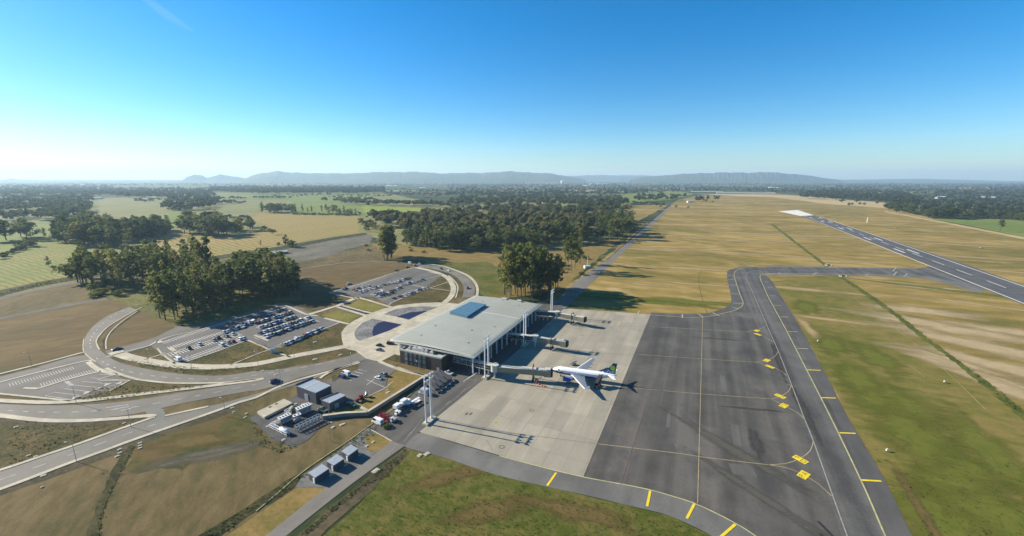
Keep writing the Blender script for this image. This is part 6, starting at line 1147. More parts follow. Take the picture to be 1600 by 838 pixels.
for c, w, l, lb in [((219, 693), 1.3, 1.8, 'top one of three pale covers east of the weedy ditch'), ((219, 697), 1.3, 1.8, 'middle one of three pale covers east of the weedy ditch'), ((219, 701), 1.3, 1.8, 'lowest of three pale covers east of the weedy ditch'), ((187, 703), 1.3, 1.8, 'top one of three pale covers west of the weedy ditch'), ((187.5, 708.5), 1.3, 1.8, 'middle one of three pale covers west of the weedy ditch'), ((183, 714), 1.3, 1.8, 'lowest of three pale covers west of the weedy ditch'), ((68, 744), 1.6, 2, 'pale cover touching the lower footway'), ((66, 762), 1, 1, 'small pale cover alone in the dull pasture'), ((363, 638), 1.4, 2, 'pale cover in the dark soil near the plant yard'), ((365, 644.5), 1.2, 1.6, 'pale cover just below its twin near the plant yard'), ((385, 647), 1.2, 1.6, 'upper pale cover at the grass corner by the plant yard'), ((383, 653), 1.2, 1.6, 'lower pale cover at the grass corner by the plant yard'), ((25, 668), 1.4, 2, 'pale cover in the wild grass below the avenue'), ((45, 712.5), 1.2, 1.6, 'pale cover west of its twin above the access road'), ((56, 714), 1.2, 1.8, 'pale cover east of its twin above the access road'), ((194, 662), 1.2, 1.6, 'pale cover in the wild grass near the road link'),
   ((462, 632), 1.6, 2, 'pale cover beside the long concrete tank'), ((474, 632.5), 1.8, 2.6, 'long pale cover before the plant building'), ((485, 633), 1.8, 2.4, 'pale cover under the plant building corner'), ((418.5, 667), 1.6, 2, 'pale cover west of the white rail frame'), ((443, 688), 1.6, 2, 'pale cover at the lower rim of the compound'), ((520, 668.5), 1.6, 2.2, 'round-edged pale cover on the yard slope'), ((535, 664), 1.8, 3.2, 'long pale cover on the yard slope'), ((606, 614), 1.8, 3.2, 'long pale cover in the dry lawn'), ((605.5, 609.5), 1.2, 1.6, 'small pale cover in the dry lawn'), ((583, 691.5), 1.4, 1.8, 'pale cover on the ochre island'), ((573, 698), 1.4, 1.8, 'pale cover beside the uppermost shed'), ((587, 736.5), 2.6, 3.6, 'big pale inlet block at the stony drain'), ((655.5, 712.5), 2.0, 2.6, 'pale drain block left of its twin below the apron'), ((667, 710), 2.2, 3, 'pale drain block right of its twin below the apron'), ((492, 562), 2.2, 3.4, 'pale cover in the strip above the avenue'), ((532, 555), 1.6, 3, 'pale cover beside the plaza road'), ((431, 586), 1.6, 2.6, 'pale cover on the bare strip beside the avenue'), ((492, 535), 2, 3, 'pale cover in the rough planting'), ((410, 580), 1.6, 2, 'pale cover at the tip of the planted strip')]:
    slab(c, w * .75, l * .72, .15, rc.uniform(-.3, .3) + .9, lb[0].lower() + lb[1:])
def marker(c, label, w=1.4, h=1.0):
    p = at(*c); r = empty('marker_board', (p.x, p.y, 0), .5, label, 'marker'); m = MB(); m.box((0, 0, .6), (w, .35, h)); m.build('panel', M_tank, r); m = MB()
    m.box((-w * .35, 0, 0), (.12, .2, .7)); m.box((w * .35, 0, 0), (.12, .2, .7)); m.build('leg_frame', M_bdark, r)
for c, lb in (((1277.5, 534.5), 'white airfield marker board beside the upper taxiway verge'), ((1385, 706), 'white airfield marker board beside the lower taxiway verge'), ((1475, 598.5), 'white airfield marker board out in the grass by the ditch')): marker(c, lb, 1.1, .7)
marker((1400, 356.5), 'white board in the grass beyond the runway', 9, 1.2); marker((1532, 388), 'white board beyond the runway toward the frame edge', 8, 1.1)
for c, lb in (((1293, 415), 'pale culvert headwall above the link taxiway'), ((1315.5, 432), 'pale culvert headwall below the link taxiway')):
    p = at(*c); r = empty('culvert_headwall', (p.x, p.y, 0), R(AX - 60), lb, 'culvert'); m = MB(); m.box((0, 0, 0), (7, .8, 1.6)); m.box((-3.4, -1.6, 0), (.6, 3.0, 1.3), .5); m.box((3.4, -1.6, 0), (.6, 3.0, 1.3), -.5); m.build('headwall', M_walk, r); m = MB(); m.tube((0, -.5, .8), (0, -.42, .8), .6, n=16); m.build('pipe_mouth', M_bdark, r)
p = at(1354.5, 348); r = empty('wind_mast', (p.x, p.y, 0), 0, 'white lattice wind mast beyond the runway', 'mast'); m = MB()
for k in range(4): a = k * math.pi / 2; m.bar((1.1 * math.cos(a), 1.1 * math.sin(a), 0), (.5 * math.cos(a), .5 * math.sin(a), 11), .35, .35)
for z in range(0, 11, 2):
    for k in range(4): a, b = k * math.pi / 2, (k + 1) * math.pi / 2; f = 1.1 - .6 * z / 11; g_ = 1.1 - .6 * (z + 2) / 11; m.bar((f * math.cos(a), f * math.sin(a), z), (g_ * math.cos(b), g_ * math.sin(b), z + 2), .2, .2)
m.build('lattice', M_tank, r); m = MB(); m.tube((0, 0, 11), (0, 0, 14), .15, n=6); m.tube((.2, 0, 13.6), (1.8, .3, 13.2), .35, .2, 10); m.build('windsock', M_tank, r)
p = at(918, 416); r = empty('control_mast', (p.x, p.y, 0), 0, 'slim white pole beside the service road crossing', 'mast'); m = MB(); m.tube((0, 0, 0), (0, 0, 10), .35, .25, 8); m.build('pole', M_tank, r); m = MB(); m.box((0, 0, 10), (1.2, 1.2, .6)); m.build('head', M_tank, r)
house('pump_hut', (917, 419), 4, 7, 2.6, .3, M_wwall, M_wroof, 'small white hut at the service road crossing', 'hut', .8)
# ------------------------------------------------------------------ trees
def leafmat(name, a, b, c):
    m, t, p = newmat(name); L = t.links.new; p.inputs['Roughness'].default_value = .75; p.inputs['Specular IOR Level'].default_value = .2
    oi = nd(t, 'ShaderNodeObjectInfo'); tc = nd(t, 'ShaderNodeTexCoord'); n = nd(t, 'ShaderNodeTexNoise', Scale=7.0, Detail=3.0); L(tc.outputs['Object'], n.inputs['Vector'])
    g = nd(t, 'ShaderNodeNewGeometry'); ad = nd(t, 'ShaderNodeMath', operation='MULTIPLY_ADD'); L(oi.outputs['Random'], ad.inputs[0]); ad.inputs[1].default_value = .55
    a2 = nd(t, 'ShaderNodeMath', operation='MULTIPLY_ADD'); L(n.outputs['Fac'], a2.inputs[0]); a2.inputs[1].default_value = .35; L(ad.outputs[0], a2.inputs[2])
    rp_ = nd(t, 'ShaderNodeMath', operation='MULTIPLY'); L(g.outputs['Random Per Island'], rp_.inputs[0]); rp_.inputs[1].default_value = .3; L(rp_.outputs[0], ad.inputs[2])
    rp = nd(t, 'ShaderNodeValToRGB'); e = rp.color_ramp.elements; e[0].position, e[1].position = .2, .95; e[0].color = (*a, 1); e[1].color = (*c, 1); x = e.new(.55); x.color = (*b, 1); L(a2.outputs[0], rp.inputs['Fac']); L(rp.outputs['Color'], p.inputs['Base Color'])
    tl = nd(t, 'ShaderNodeBsdfTranslucent'); L(rp.outputs['Color'], tl.inputs['Color']); mx = nd(t, 'ShaderNodeMixShader'); mx.inputs[0].default_value = .55; L(p.outputs[0], mx.inputs[1]); L(tl.outputs[0], mx.inputs[2]); L(mx.outputs[0], t.nodes['Material Output'].inputs['Surface'])
    return m
L_olive = leafmat('olive_leaves', (0.064, 0.087, 0.021), (0.114, 0.138, 0.032), (0.199, 0.195, 0.051)); L_dark = leafmat('dark_leaves', (0.028, 0.050, 0.017), (0.057, 0.084, 0.026), (0.114, 0.132, 0.042)); L_mix = leafmat('mixed_leaves', (0.047, 0.072, 0.019), (0.089, 0.116, 0.030), (0.167, 0.153, 0.051)); L_green = leafmat('fresh_leaves', (0.079, 0.110, 0.024), (0.120, 0.144, 0.035), (0.175, 0.188, 0.051))
M_bark = plain('pale_bark', (.15, .125, .095), .9, vary=.35, scale=4); M_bark2 = plain('dark_bark', (.07, .055, .04), .9, vary=.3, scale=4)
def quads(name, P, N, size, mat):
    """mesh of leaf clumps: one bent four-sided face per point"""
    n = len(P); r = RNG.normal(size=(n, 3)); a = np.cross(N, r); a /= np.linalg.norm(a, axis=1)[:, None] + 1e-9; b = np.cross(N, a); b /= np.linalg.norm(b, axis=1)[:, None] + 1e-9
    s = (size * RNG.uniform(.6, 1.35, n))[:, None]; t = s * RNG.uniform(.55, 1.0, n)[:, None]
    v = np.stack([P - a * s, P - b * t + N * t * .25, P + a * s, P + b * t + N * t * .25], 1).reshape(-1, 3)
    me = bpy.data.meshes.new(name); me.vertices.add(4 * n); me.vertices.foreach_set('co', v.ravel().astype(np.float32)); me.loops.add(4 * n); me.loops.foreach_set('vertex_index', np.arange(4 * n)); me.polygons.add(n); me.polygons.foreach_set('loop_start', np.arange(0, 4 * n, 4)); me.materials.append(mat); me.update(calc_edges=True); me.validate(); return me
def lobes_pts(lobes, n):
    C_ = np.array([l[:3] for l in lobes]); Rr = np.array([l[3] for l in lobes]); w = Rr ** 2; k = RNG.choice(len(lobes), n, p=w / w.sum()); d = RNG.normal(size=(n, 3)); d /= np.linalg.norm(d, axis=1)[:, None]
    rad = RNG.uniform(.35, 1.0, n) ** .5; rad *= 1 + .25 * RNG.normal(size=n) * .6; P = C_[k] + d * np.array([1, 1, .82]) * (Rr[k] * rad)[:, None]
    N = d * .9 + RNG.normal(size=(n, 3)) * .55 + np.array([0, 0, .25]); N /= np.linalg.norm(N, axis=1)[:, None]; return P, N
def trunk_mesh(lobes, top, r, mat, forks=5, lean=0.0):
    m = MB(); pts = [Vector((0, 0, -.01)), Vector((lean * .4, .004, top * .35)), Vector((lean * .8, -.004, top * .7)), Vector((lean, 0, top))]; rr = [r, r * .8, r * .55, r * .2]
    for i in range(3): m.tube(pts[i], pts[i + 1], rr[i], rr[i + 1], 7, 0, False)
    for l in sorted(lobes, key=lambda q: -q[3])[:forks]:
        z = max(.12, l[2] - .14); t = min(z / top, .98); k = min(2, int(t * 3)); b = pts[k].lerp(pts[k + 1], t * 3 - k if t < .99 else 1); m.tube(b, (l[0], l[1], l[2]), r * .35, r * .1, 5, 0, False)
    me = bpy.data.meshes.new('trunk'); me.from_pydata(m.v, [], m.f); me.materials.append(mat); me.polygons.foreach_set('use_smooth', [True] * len(m.f)); me.update(); return me
rt = random.Random(11); PROTO = {}
def species(key, n, leaf, nl, size, fn, bark, r, top, forks):
    out = []
    for k in range(n):
        lb = fn(); P, N = lobes_pts(lb, nl); out.append((quads('crown', P, N, size, leaf), trunk_mesh(lb, top, r, bark, forks, rt.uniform(-.03, .03))))
    PROTO[key] = out
def f_tall():
    L = []; base = rt.uniform(.22, .36)
    for i in range(18):
        z = base + (.95 - base) * (i + rt.random()) / 18; q_ = (z - base) / (.97 - base); w = .115 * math.sin(math.pi * min(1, .22 + q_ * .72)) ; a = rt.uniform(0, 6.28); q = w * math.sqrt(rt.random()) * 1.15; L.append((q * math.cos(a), q * math.sin(a), z, rt.uniform(.05, .082) * (1.1 - .45 * q_)))
    return L + [(0, 0, .93, .04), (0.015, 0, .7, .085)]
def f_slim():
    L = []
    for i in range(13):
        z = .2 + .75 * i / 12; w = .05 * (1.1 - abs(z - .55)); a = rt.uniform(0, 6.28); L.append((w * math.cos(a), w * math.sin(a), z, rt.uniform(.055, .085) * (1.15 - max(0, z - .7) * 2)))
    return L
def f_round():
    L = []
    for i in range(16):
        a = rt.uniform(0, 6.28); z = rt.uniform(.28, .86); w = .27 * math.sin(math.pi * min(1, max(.1, (z - .08) / .95))) * math.sqrt(rt.random()) * 1.25; L.append((w * math.cos(a), w * math.sin(a), z, rt.uniform(.10, .16)))
    return L
def f_pine():
    L = []
    for i in range(17):
        z = .16 + .8 * i / 16; w = .15 * (1 - z) + .01; a = i * 2.4; L.append((w * math.cos(a), w * math.sin(a), z, .05 + .085 * (1 - z)))
    return L
def f_bush():
    return [(rt.uniform(-.5, .5), rt.uniform(-.5, .5), rt.uniform(.25, .6), rt.uniform(.25, .42)) for _ in range(7)]
species('tall', 7, L_olive, 440, .025, f_tall, M_bark, .010, .86, 7); species('talldark', 5, L_mix, 480, .025, f_tall, M_bark2, .011, .86, 7); species('slim', 3, L_mix, 460, .026, f_slim, M_bark2, .011, .9, 4)
species('round', 5, L_mix, 480, .044, f_round, M_bark2, .018, .7, 7); species('rounddark', 4, L_dark, 620, .042, f_round, M_bark2, .018, .7, 7); species('pine', 4, L_dark, 560, .032, f_pine, M_bark2, .013, .92, 4); species('bush', 4, L_green, 260, .11, f_bush, M_bark2, .03, .4, 4); species('bushdark', 3, L_mix, 260, .11, f_bush, M_bark2, .03, .4, 4)
def tree(name, key, p, h, label, group=None, wide=1.0, cat='tree'):
    cm, tm = rt.choice(PROTO[key]); r = empty(name, (p.x, p.y, 0), rt.uniform(0, 6.28), label, cat, group); r.scale = (h * wide, h * wide, h); r.empty_display_size = .05
    c = bpy.data.objects.new('crown', cm); COL.objects.link(c); c.parent = r; t = bpy.data.objects.new('trunk', tm); COL.objects.link(t); t.parent = r; return r
def inside(x, y, P):
    c = False; j = len(P) - 1
    for i in range(len(P)):
        if (P[i][1] > y) != (P[j][1] > y) and x < (P[j][0] - P[i][0]) * (y - P[i][1]) / (P[j][1] - P[i][1]) + P[i][0]: c = not c
        j = i
    return c
def scatter(P, n, dmin, tries=60):
    xs, ys = [p[0] for p in P], [p[1] for p in P]; out = []
    for _ in range(n * tries):
        x, y = rt.uniform(min(xs), max(xs)), rt.uniform(min(ys), max(ys))
        if not inside(x, y, P): continue
        g = at(x, y)
        if all((g - q[0]).length > dmin for q in out): out.append((g, x, y))
        if len(out) >= n: break
    return out
def grove(P, n, dmin, hr, keys, name, where, group, zones, wide=(1, 1.15), tone=None):
    pts = scatter(P, n, dmin); pts.sort(key=lambda q: q[1])
    for i, (g, x, y) in enumerate(pts):
        # one label per look and zone
        k = rt.choice(keys); z = zones[min(len(zones) - 1, i * len(zones) // max(1, len(pts)))]; h = rt.uniform(*hr); big = 'tall' if h > (hr[0] + hr[1]) / 2 else 'low'
        d = {'tall': 'olive', 'talldark': 'dark olive', 'slim': 'slender', 'round': 'rounded', 'rounddark': 'dark rounded', 'pine': 'dark conical'}.get(k, 'leafy')
        lb = f'{big} {d} tree {z} {where}'
        if len(lb.split()) > 16: print('LONG', lb)
        tree(name, k, g, h, lb, group + ', ' + z + ', ' + d + ', ' + big, rt.uniform(*wide))
grove([(123, 442), (128, 432), (150, 436), (200, 428), (265, 419), (312, 424), (300, 445), (240, 450), (170, 454), (140, 450)], 56, 8.5, (24, 42), ['tall', 'tall', 'talldark'], 'eucalyptus_tree', 'of the back grove by the old track', 'back grove', ['at the meadow end', 'in the middle', 'at the inner end'])
grove([(120, 448), (122, 430), (146, 433), (150, 450)], 9, 8, (26, 36), ['talldark', 'round'], 'eucalyptus_tree', 'of the clump ending the back grove', 'back grove end clump', ['on the outer side', 'on the inner side'], (1.1, 1.3))
grove([(246, 499), (262, 503), (300, 497), (350, 484), (380, 469), (350, 452), (300, 460), (262, 478)], 54, 7, (23, 40), ['tall', 'tall', 'talldark'], 'eucalyptus_tree', 'of the front grove shading the car park', 'front grove', ['at the roadside end', 'in the middle', 'toward the dark block'])
grove([(372, 459), (400, 465), (440, 467), (463, 466), (467, 455), (440, 440), (400, 434), (372, 440)], 44, 7.5, (25, 40), ['tall', 'talldark', 'talldark', 'round'], 'eucalyptus_tree', 'of the block behind the car rows', 'dense block', ['at the grove side', 'in the middle', 'at the stubble side'], (1.1, 1.35))
grove([(300, 440), (318, 436), (335, 440), (320, 450)], 5, 8, (42, 50), ['talldark'], 'eucalyptus_tree', 'rising above the two groves', 'tall clump', ['in the clump'], (1.0, 1.1))
grove([(596, 402), (602, 408), (614, 408), (618, 401), (606, 398)], 12, 2.8, (40, 50), ['tall', 'talldark'], 'eucalyptus_tree', 'of the tall clump by the ring road', 'ring road clump', ['at its west side', 'at its east side'], (1.1, 1.35))
grove([(782, 462), (795, 470), (830, 472), (850, 468), (853, 455), (830, 446), (795, 450)], 30, 6, (40, 49), ['tall', 'tall', 'talldark'], 'eucalyptus_tree', 'of the grove behind the terminal', 'terminal grove', ['at the ring road side', 'in the middle', 'at the apron side'], (.95, 1.1))
grove([(856, 468), (872, 462), (872, 446), (858, 448)], 7, 6, (28, 38), ['tall', 'talldark'], 'eucalyptus_tree', 'of the thin stand by the apron mast', 'mast stand', ['at its edge'])
for c, h, k, lb in (((887, 426), 44, 'tall', 'pale trunked tall tree standing in front of its dark neighbour, east of the terminal grove'), ((893, 424), 46, 'tall', 'second pale trunked tree in the trio east of the terminal grove'), ((906, 413), 46, 'talldark', 'dark tall tree of the trio east of the terminal grove'), ((898, 421), 38, 'tall', 'shorter tree between the trio trunks')): tree('eucalyptus_tree', k, at(*c), h, lb)
grove([(936, 378), (955, 378), (985, 370), (992, 350), (975, 340), (945, 352)], 34, 9, (30, 42), ['talldark', 'tall', 'round'], 'broadleaf_tree', 'of the wood end by the service road', 'wood end', ['at the wood side', 'at the road side'], (1.1, 1.4))
grove([(558, 363), (580, 366), (588, 352), (562, 350)], 9, 11, (14, 20), ['round', 'round'], 'broadleaf_tree', 'of the wood by the yellow field', 'wood corner', ['on the field edge'], (1.2, 1.4))
grove([(630, 384), (690, 393), (716, 395), (760, 392), (800, 391), (840, 389), (880, 384), (922, 378), (918, 366), (870, 372), (800, 378), (715, 382), (640, 374)], 84, 12, (18, 38), ['round', 'rounddark', 'round', 'rounddark', 'pine'], 'broadleaf_tree', 'on the front edge of the big wood', 'big wood edge', ['at the west end', 'west of the middle', 'east of the middle', 'at the east end'], (1.0, 1.3))
grove([(87, 379), (130, 386), (180, 388), (190, 372), (150, 360), (100, 366)], 30, 11, (32, 46), ['rounddark', 'round', 'pine'], 'broadleaf_tree', 'of the dark wood left of the windbreak', 'dark wood', ['at the outer end', 'in the middle', 'at the windbreak end'], (1.1, 1.3))
grove([(186, 382), (258, 367), (274, 362), (255, 356), (186, 366)], 34, 8, (33, 36), ['pine', 'rounddark'], 'windbreak_tree', 'of the clipped dark windbreak', 'windbreak', ['at the wood end', 'in the middle', 'at the straw field end'], (1.2, 1.4))
grove([(288, 368), (330, 372), (350, 371), (362, 362), (340, 350), (300, 352), (288, 358)], 26, 11, (28, 40), ['rounddark', 'round'], 'broadleaf_tree', 'of the wood before the straw field', 'round wood', ['at the west side', 'at the east side'], (1.2, 1.4))
grove([(368, 368), (396, 363), (404, 358), (385, 352), (366, 358)], 11, 8, (20, 30), ['round', 'talldark'], 'broadleaf_tree', 'of the clump beside the round wood', 'thin clump', ['in a loose line'], (1.1, 1.3))
grove([(405, 333.5), (463, 334.5), (463, 331.5), (405, 330)], 18, 9, (27, 33), ['slim', 'round'], 'broadleaf_tree', 'of the row heading the yellow field', 'field head row', ['at the west half', 'at the east half'], (1.2, 1.5))
for k, (x, y, h, key) in enumerate([(473, 331.5, 27, 'slim'), (481, 332, 17, 'slim'), (487, 332, 22, 'slim'), (503, 332.5, 24, 'talldark'), (510, 333.5, 30, 'talldark'), (514, 335, 24, 'talldark'), (520, 333, 28, 'round'), (526, 334, 29, 'talldark'), (531, 335.5, 20, 'round'), (538, 335.5, 28, 'talldark'), (543, 336, 18, 'round'), (549, 336.5, 20, 'round'), (556, 337, 22, 'talldark'), (562, 337.5, 14, 'round')]):
    tree('broadleaf_tree', key, at(x, y), h, f'{ORD[k]} tree from the west in the open row heading the yellow field', None, 1.25)
for x, y, h, key, w, lb in [(77, 418, 15, 'talldark', 1.2, 'small tree standing alone in the mown hay field'), (30, 389, 11, 'round', 1.2, 'round bush like tree at the hay field corner, outer one'), (46, 384, 16, 'rounddark', 1.1, 'pointed dark tree by the hay field corner'), (52, 386, 14, 'rounddark', 1.4, 'dark tree beside the pointed one at the hay field corner'), (70, 371, 19, 'slim', 1.3, 'slender tree at the far edge of the green meadow'), (42, 372, 38, 'round', 1.2, 'large shady tree left of the green meadow'), (50, 375, 34, 'rounddark', 1.1, 'tall dark tree at the green meadow edge'), (33, 370, 34, 'round', 1.2, 'broad tree in the clump by the green meadow'), (10, 376, 38, 'rounddark', 1.3, 'dark tree at the frame edge, inner one'), (-6, 378, 40, 'rounddark', 1.3, 'dark tree at the frame edge, outer one'), (447, 385, 19, 'slim', 2.0, 'dark cypress like tree at the corner of the yellow field'), (453, 386.5, 12, 'rounddark', 1.5, 'dark bush like tree beside the cypress'), (459, 387, 11, 'rounddark', 1.4, 'second dark bush like tree beside the cypress'), (408, 385, 11, 'tall', 1.1, 'thin bare looking tree alone in the mown straw'), (427, 367, 12, 'round', 1.3, 'small brownish tree at the straw field tip'), (412, 362, 12, 'rounddark', 1.6, 'dark tree at the end of the thin clump'), (420, 363, 8, 'rounddark', 1.6, 'low dark tree past the thin clump'), (1562, 362.5, 30, 'talldark', 1.3, 'tall dark tree alone in the green field beyond the perimeter track'), (201, 383, 32, 'talldark', 1.3, 'tall pale tree in front of the windbreak'), (208, 384, 30, 'tall', 1.3, 'second pale tree in front of the windbreak')]:
    tree('broadleaf_tree', key, at(x, y), h, lb, None, w)
grove([(1448, 341.5), (1490, 343), (1492, 341), (1448, 339.5)], 16, 7, (24, 31), ['slim', 'rounddark'], 'broadleaf_tree', 'of the row beyond the perimeter track', 'perimeter row', ['at the near half', 'at the far half'], (1.2, 1.4))
grove([(1386, 332.5), (1424, 335), (1424, 330), (1388, 327)], 18, 11, (24, 32), ['rounddark', 'round'], 'broadleaf_tree', 'of the small wood at the track bend', 'track bend wood', ['at the runway side', 'at the outer side'], (1.2, 1.5))
grove([(1495, 342), (1560, 342.5), (1600, 346), (1600, 340), (1500, 338)], 26, 10, (16, 24), ['round', 'talldark'], 'broadleaf_tree', 'of the loose line behind the green field', 'green field line', ['at the row end', 'in the middle', 'at the frame end'], (1.2, 1.5))
for k, (x, y, h) in enumerate([(1315, 317, 22), (1326, 322, 14), (1331, 321, 12), (1343, 320.5, 12), (1350, 321, 12), (1370, 319, 12), (1338, 317, 20)]): tree('broadleaf_tree', 'rounddark', at(x, y), h, f'{ORD[k]} of the few dark trees in the pale stubble beyond the runway', None, 1.3)
for k, (x, y, h) in enumerate([(1088, 314.5, 26), (1092, 315, 30), (1098, 315, 26), (1103, 315.5, 14), (1106, 312.5, 24), (1117.5, 312.5, 24), (1121.5, 312.5, 24), (1114, 316.5, 8), (1055.5, 325.5, 12), (1075, 326, 10), (1032, 324, 9)]): tree('broadleaf_tree', 'rounddark', at(x, y), h, f'{ORD[k]} dark tree of the scattered group where the service road ends', None, 1.3)
# bushes
bushes = [((866, 424), 6, 'bush'), ((872, 420), 7, 'bush'), ((878, 426), 5, 'bush'), ((868, 412), 7, 'bush'), ((880, 415), 6, 'bushdark'), ((915, 405), 6, 'bushdark'), ((908, 430), 5, 'bushdark'), ((936, 408), 4, 'bushdark'), ((642, 392.5), 4, 'bushdark'), ((662, 395), 4, 'bushdark'), ((640, 388), 3, 'bushdark'), ((770, 392), 7, 'bush'), ((602, 667.5), 2.4, 'bush'), ((150, 465), 6, 'bush'), ((158, 460), 6, 'bush'), ((152, 452), 8, 'bushdark'), ((168, 458), 8, 'bushdark'), ((185, 462), 7, 'bushdark'), ((575, 392), 4, 'bushdark'), ((572, 385), 4, 'bushdark'), ((330, 368), 7, 'bush'), ((338, 370), 6, 'bush'), ((84, 418), 3, 'bushdark'), ((435, 383), 5, 'bush')]
for k, (c, h, key) in enumerate(bushes): tree('bush', key, at(*c), h, f'{"leafy green" if key == "bush" else "dark"} bush ' + ('beside the terminal grove' if k < 5 else 'near the service road trees' if k < 8 else 'in the straw meadow before the wood' if k < 12 else 'beside the red baggage carts' if k == 12 else 'under the back grove' if k < 17 else 'on the gravel bank' if k < 19 else 'below the round wood' if k < 22 else 'in the hay and yellow fields'), f'bushes {key} {k // 5 if k < 5 else (1 if k < 8 else 2 if k < 12 else 3 if k == 12 else 4 if k < 17 else 5 if k < 19 else 6 if k < 22 else 7)}', 1.1, 'bush')
# woods that read as masses
def woods(name, label, polys, leaf, nq=26, gaps=0):
    P, N, Sz = [], [], []
    for poly, n, hr, wd in polys:
        for g, x, y in scatter(poly, n, 0.5, 30):
            if gaps and math.sin(g.x * .021 + 1) * math.sin(g.y * .017) + .5 * math.sin(g.x * .05 + g.y * .04) > gaps: continue
            h = rt.uniform(*hr); w = wd * h * rt.uniform(.8, 1.25); d = RNG.normal(size=(nq, 3)); d /= np.linalg.norm(d, axis=1)[:, None]; d[:, 2] = np.abs(d[:, 2]) * .9 - .25
            r_ = RNG.uniform(.6, 1.05, nq)[:, None]; P.append(np.array([g.x, g.y, h * .58]) + d * r_ * np.array([w, w, h * .42])); q = d + RNG.normal(size=(nq, 3)) * .45; N.append(q / np.linalg.norm(q, axis=1)[:, None]); Sz.append(np.full(nq, w * .42))
    me = quads(name, np.concatenate(P), np.concatenate(N), np.concatenate(Sz), leaf); o = bpy.data.objects.new(name, me); COL.objects.link(o); return tag(o, label, None, None, 'stuff')
L_far = leafmat('far_leaves', (.018, .032, .013), (.032, .046, .018), (.058, .064, .026)); L_far2 = leafmat('far_mixed_leaves', (.030, .046, .015), (.055, .07, .022), (.10, .095, .034))
woods('woodland', 'mass of pine wood behind its front edge', [([(572, 362), (640, 372), (715, 381), (800, 377), (870, 371), (920, 366), (940, 350), (900, 338), (820, 336), (715, 340), (640, 345), (572, 348)], 620, (17, 40), .30), ([(705, 340), (820, 336), (935, 342), (960, 338), (945, 330), (860, 326), (760, 326), (700, 330)], 150, (18, 34), .32)], L_far2, 60, .62)
woods('woodland', 'wood behind the vivid field', [([(600, 322.5), (660, 324.5), (705, 326.5), (705, 322), (600, 319)], 90, (20, 28), .3), ([(700, 324), (800, 322), (935, 325), (985, 322), (965, 312), (900, 309), (800, 308), (720, 310), (700, 316)], 420, (22, 32), .32), ([(930, 330), (965, 334), (968, 322), (935, 320)], 40, (24, 40), .3), ([(525, 320), (580, 323), (600, 322), (595, 315), (540, 314)], 45, (18, 26), .35), ([(880, 336), (935, 346), (960, 338), (930, 328)], 40, (26, 40), .3)], L_far2, 34, .7)
woods('woodland', 'far dark tree belts across the plain', [([(395, 304.5), (560, 304), (600, 302), (600, 294), (395, 294)], 900, (24, 36), .45), ([(330, 301), (400, 304), (400, 292), (330, 293)], 260, (22, 32), .45), ([(600, 306), (700, 310), (700, 298), (600, 297)], 110, (16, 24), .4), ([(700, 308), (800, 308), (980, 306), (980, 290), (700, 290)], 700, (20, 30), .4), ([(980, 304), (1090, 300), (1210, 301), (1210, 293), (980, 291)], 420, (16, 26), .4), ([(300, 292), (1200, 291), (1200, 286.5), (300, 287)], 900, (18, 26), .5), ([(255, 328.5), (300, 330), (335, 326), (345, 312), (330, 304), (262, 308)], 220, (22, 32), .38), ([(180, 309), (262, 311), (330, 303), (330, 296), (180, 296)], 420, (20, 30), .45)], L_far, 18)
woods('woodland', 'hazy woods in the sun glare', [([(-60, 336), (0, 333), (100, 329), (145, 326), (145, 308), (0, 309), (-60, 310)], 420, (20, 30), .4), ([(58, 347), (100, 343), (140, 334), (140, 327), (100, 331), (58, 338)], 90, (20, 28), .4), ([(0, 350), (20, 347), (50, 342), (50, 336), (0, 338)], 30, (18, 26), .4), ([(-60, 306), (180, 307), (180, 290), (-60, 291)], 900, (20, 30), .5), ([(-60, 290), (300, 291), (300, 286.5), (-60, 286.5)], 320, (18, 26), .5)], L_far, 18)
woods('woodland', 'far woods beyond the runway', [([(1250, 311), (1300, 314), (1345, 315), (1386, 319), (1400, 330), (1430, 327), (1440, 312), (1400, 302), (1300, 299), (1250, 303)], 480, (20, 30), .4), ([(1440, 338), (1500, 341), (1600, 343), (1700, 346), (1700, 312), (1600, 306), (1500, 304), (1440, 308)], 620, (14, 22), .45), ([(1200, 302), (1400, 304), (1660, 308), (1660, 294), (1200, 293)], 640, (16, 24), .5), ([(1200, 293), (1660, 296), (1660, 288), (1200, 288)], 420, (18, 26), .5)], L_far, 18)
woods('tree_belt', 'scattered hedgerow trees in the far fields', [([(420, 309), (520, 309), (620, 309), (620, 305), (420, 306)], 40, (12, 20), .4), ([(505, 316), (560, 322), (580, 322), (560, 312), (520, 310)], 26, (18, 26), .4), ([(330, 320), (385, 320), (385, 316), (340, 316)], 24, (12, 18), .5), ([(985, 316), (1060, 316), (1075, 308), (1000, 308)], 60, (20, 32), .35), ([(985, 322), (1040, 324), (1040, 320), (985, 318)], 26, (10, 16), .5), ([(205, 316), (255, 316), (255, 312), (205, 312)], 16, (8, 14), .6), ([(100, 344), (150, 334.5), (150, 332.5), (100, 342)], 22, (6, 11), .7), ([(262, 330), (298, 331), (298, 329), (262, 328)], 14, (10, 18), .5), ([(340, 312), (455, 311), (455, 309.5), (340, 310.5)], 44, (8, 18), .5), ([(455, 336), (560, 338), (560, 336.5), (455, 334.5)], 40, (3, 6), 1.0), ([(300, 353), (345, 344), (390, 341), (345, 342)], 20, (5, 12), .6), ([(0, 402), (50, 383), (52, 385), (0, 405)], 14, (3, 7), .8), ([(560, 342), (690, 341), (700, 334), (696, 333)], 16, (6, 14), .6)], L_far2, 24)
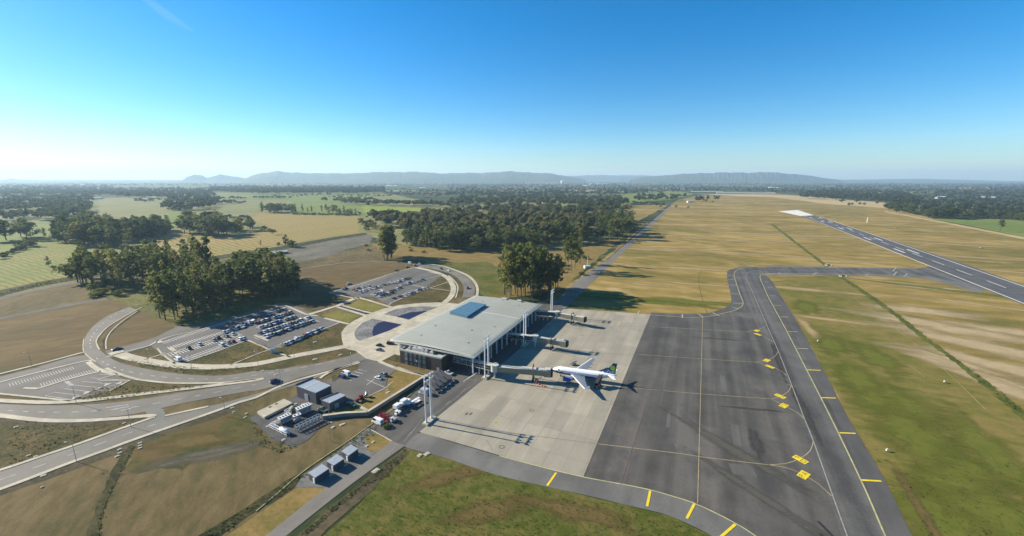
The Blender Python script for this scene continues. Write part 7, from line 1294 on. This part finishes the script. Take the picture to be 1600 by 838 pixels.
# low growth
def undergrowth(name, label, polys, leaf, z=.3):
    P, Sz = [], []
    for poly, n, s in polys:
        for g, x, y in scatter(poly, n, .1, 30): s_ = s * .55; P.append((g.x, g.y, z + s_ * .3)); Sz.append(s_ * rt.uniform(.4, 1.3))
    P = np.array(P); rep = 5; Q = np.repeat(P, rep, 0) + RNG.normal(size=(len(P) * rep, 3)) * np.repeat(np.array(Sz), rep)[:, None] * np.array([.6, .6, .25]); N = RNG.normal(size=Q.shape) + np.array([0, 0, 1.4]); N /= np.linalg.norm(N, axis=1)[:, None]
    me = quads(name, Q, N, np.repeat(np.array(Sz), rep) * .55, leaf); o = bpy.data.objects.new(name, me); COL.objects.link(o); return tag(o, label, None, None, 'stuff')
undergrowth('weeds', 'weedy growth in ditches and along banks', [([(207, 698), (210, 698), (198, 724), (181, 756), (164, 796), (152, 850), (146, 850), (158, 796), (176, 756), (192, 724)], 90, .6), ([(575, 672), (592, 662), (556, 702), (508, 736), (452, 766), (400, 797), (340, 838), (310, 838), (400, 785), (445, 754), (500, 724), (540, 694)], 200, .7), ([(1312, 429), (1370, 467), (1403, 491), (1452, 530), (1504, 568), (1556, 607), (1604, 645), (1596, 650), (1545, 610), (1496, 569), (1443, 530), (1396, 492), (1360, 467)], 260, .7), ([(0, 457), (60, 443), (120, 433), (200, 420), (300, 408), (345, 401), (440, 387), (520, 373), (560, 368), (440, 390), (300, 411), (120, 437), (0, 462)], 420, 1.8), ([(630, 702), (612, 718), (570, 752), (520, 790), (470, 834), (476, 838), (520, 800), (570, 758), (604, 745), (636, 708)], 260, .6)], L_mix)
undergrowth('weeds', 'shrubby planting beside roads and car parks', [([(300, 563), (388, 535), (440, 545), (500, 520), (528, 510), (530, 528), (450, 556), (380, 566)], 420, .7), ([(200, 562), (270, 572), (340, 577), (400, 573), (380, 580), (300, 584), (220, 574)], 260, .7), ([(150, 604), (260, 603), (330, 604), (260, 612), (180, 623), (110, 628)], 300, .8), ([(20, 658), (150, 666), (220, 657), (170, 674), (100, 698), (10, 728)], 240, .7), ([(640, 470), (690, 440), (704, 452), (690, 470)], 160, .8), ([(510, 720), (560, 680), (600, 656), (575, 690)], 60, .8), ([(395, 660), (430, 690), (470, 695), (440, 712), (390, 690)], 120, .8)], L_mix)
undergrowth('weeds', 'coarse tufts in the green rough below the apron', [([(600, 745), (640, 712), (700, 724), (799, 752), (900, 776), (975, 793), (1050, 812), (1105, 838), (500, 838), (560, 790)], 2600, .36)], L_green)
undergrowth('weeds', 'coarse tufts on the taxiway verge', [([(1300, 600), (1400, 620), (1560, 700), (1600, 760), (1600, 838), (1425, 838), (1345, 680)], 900, .4)], L_green)
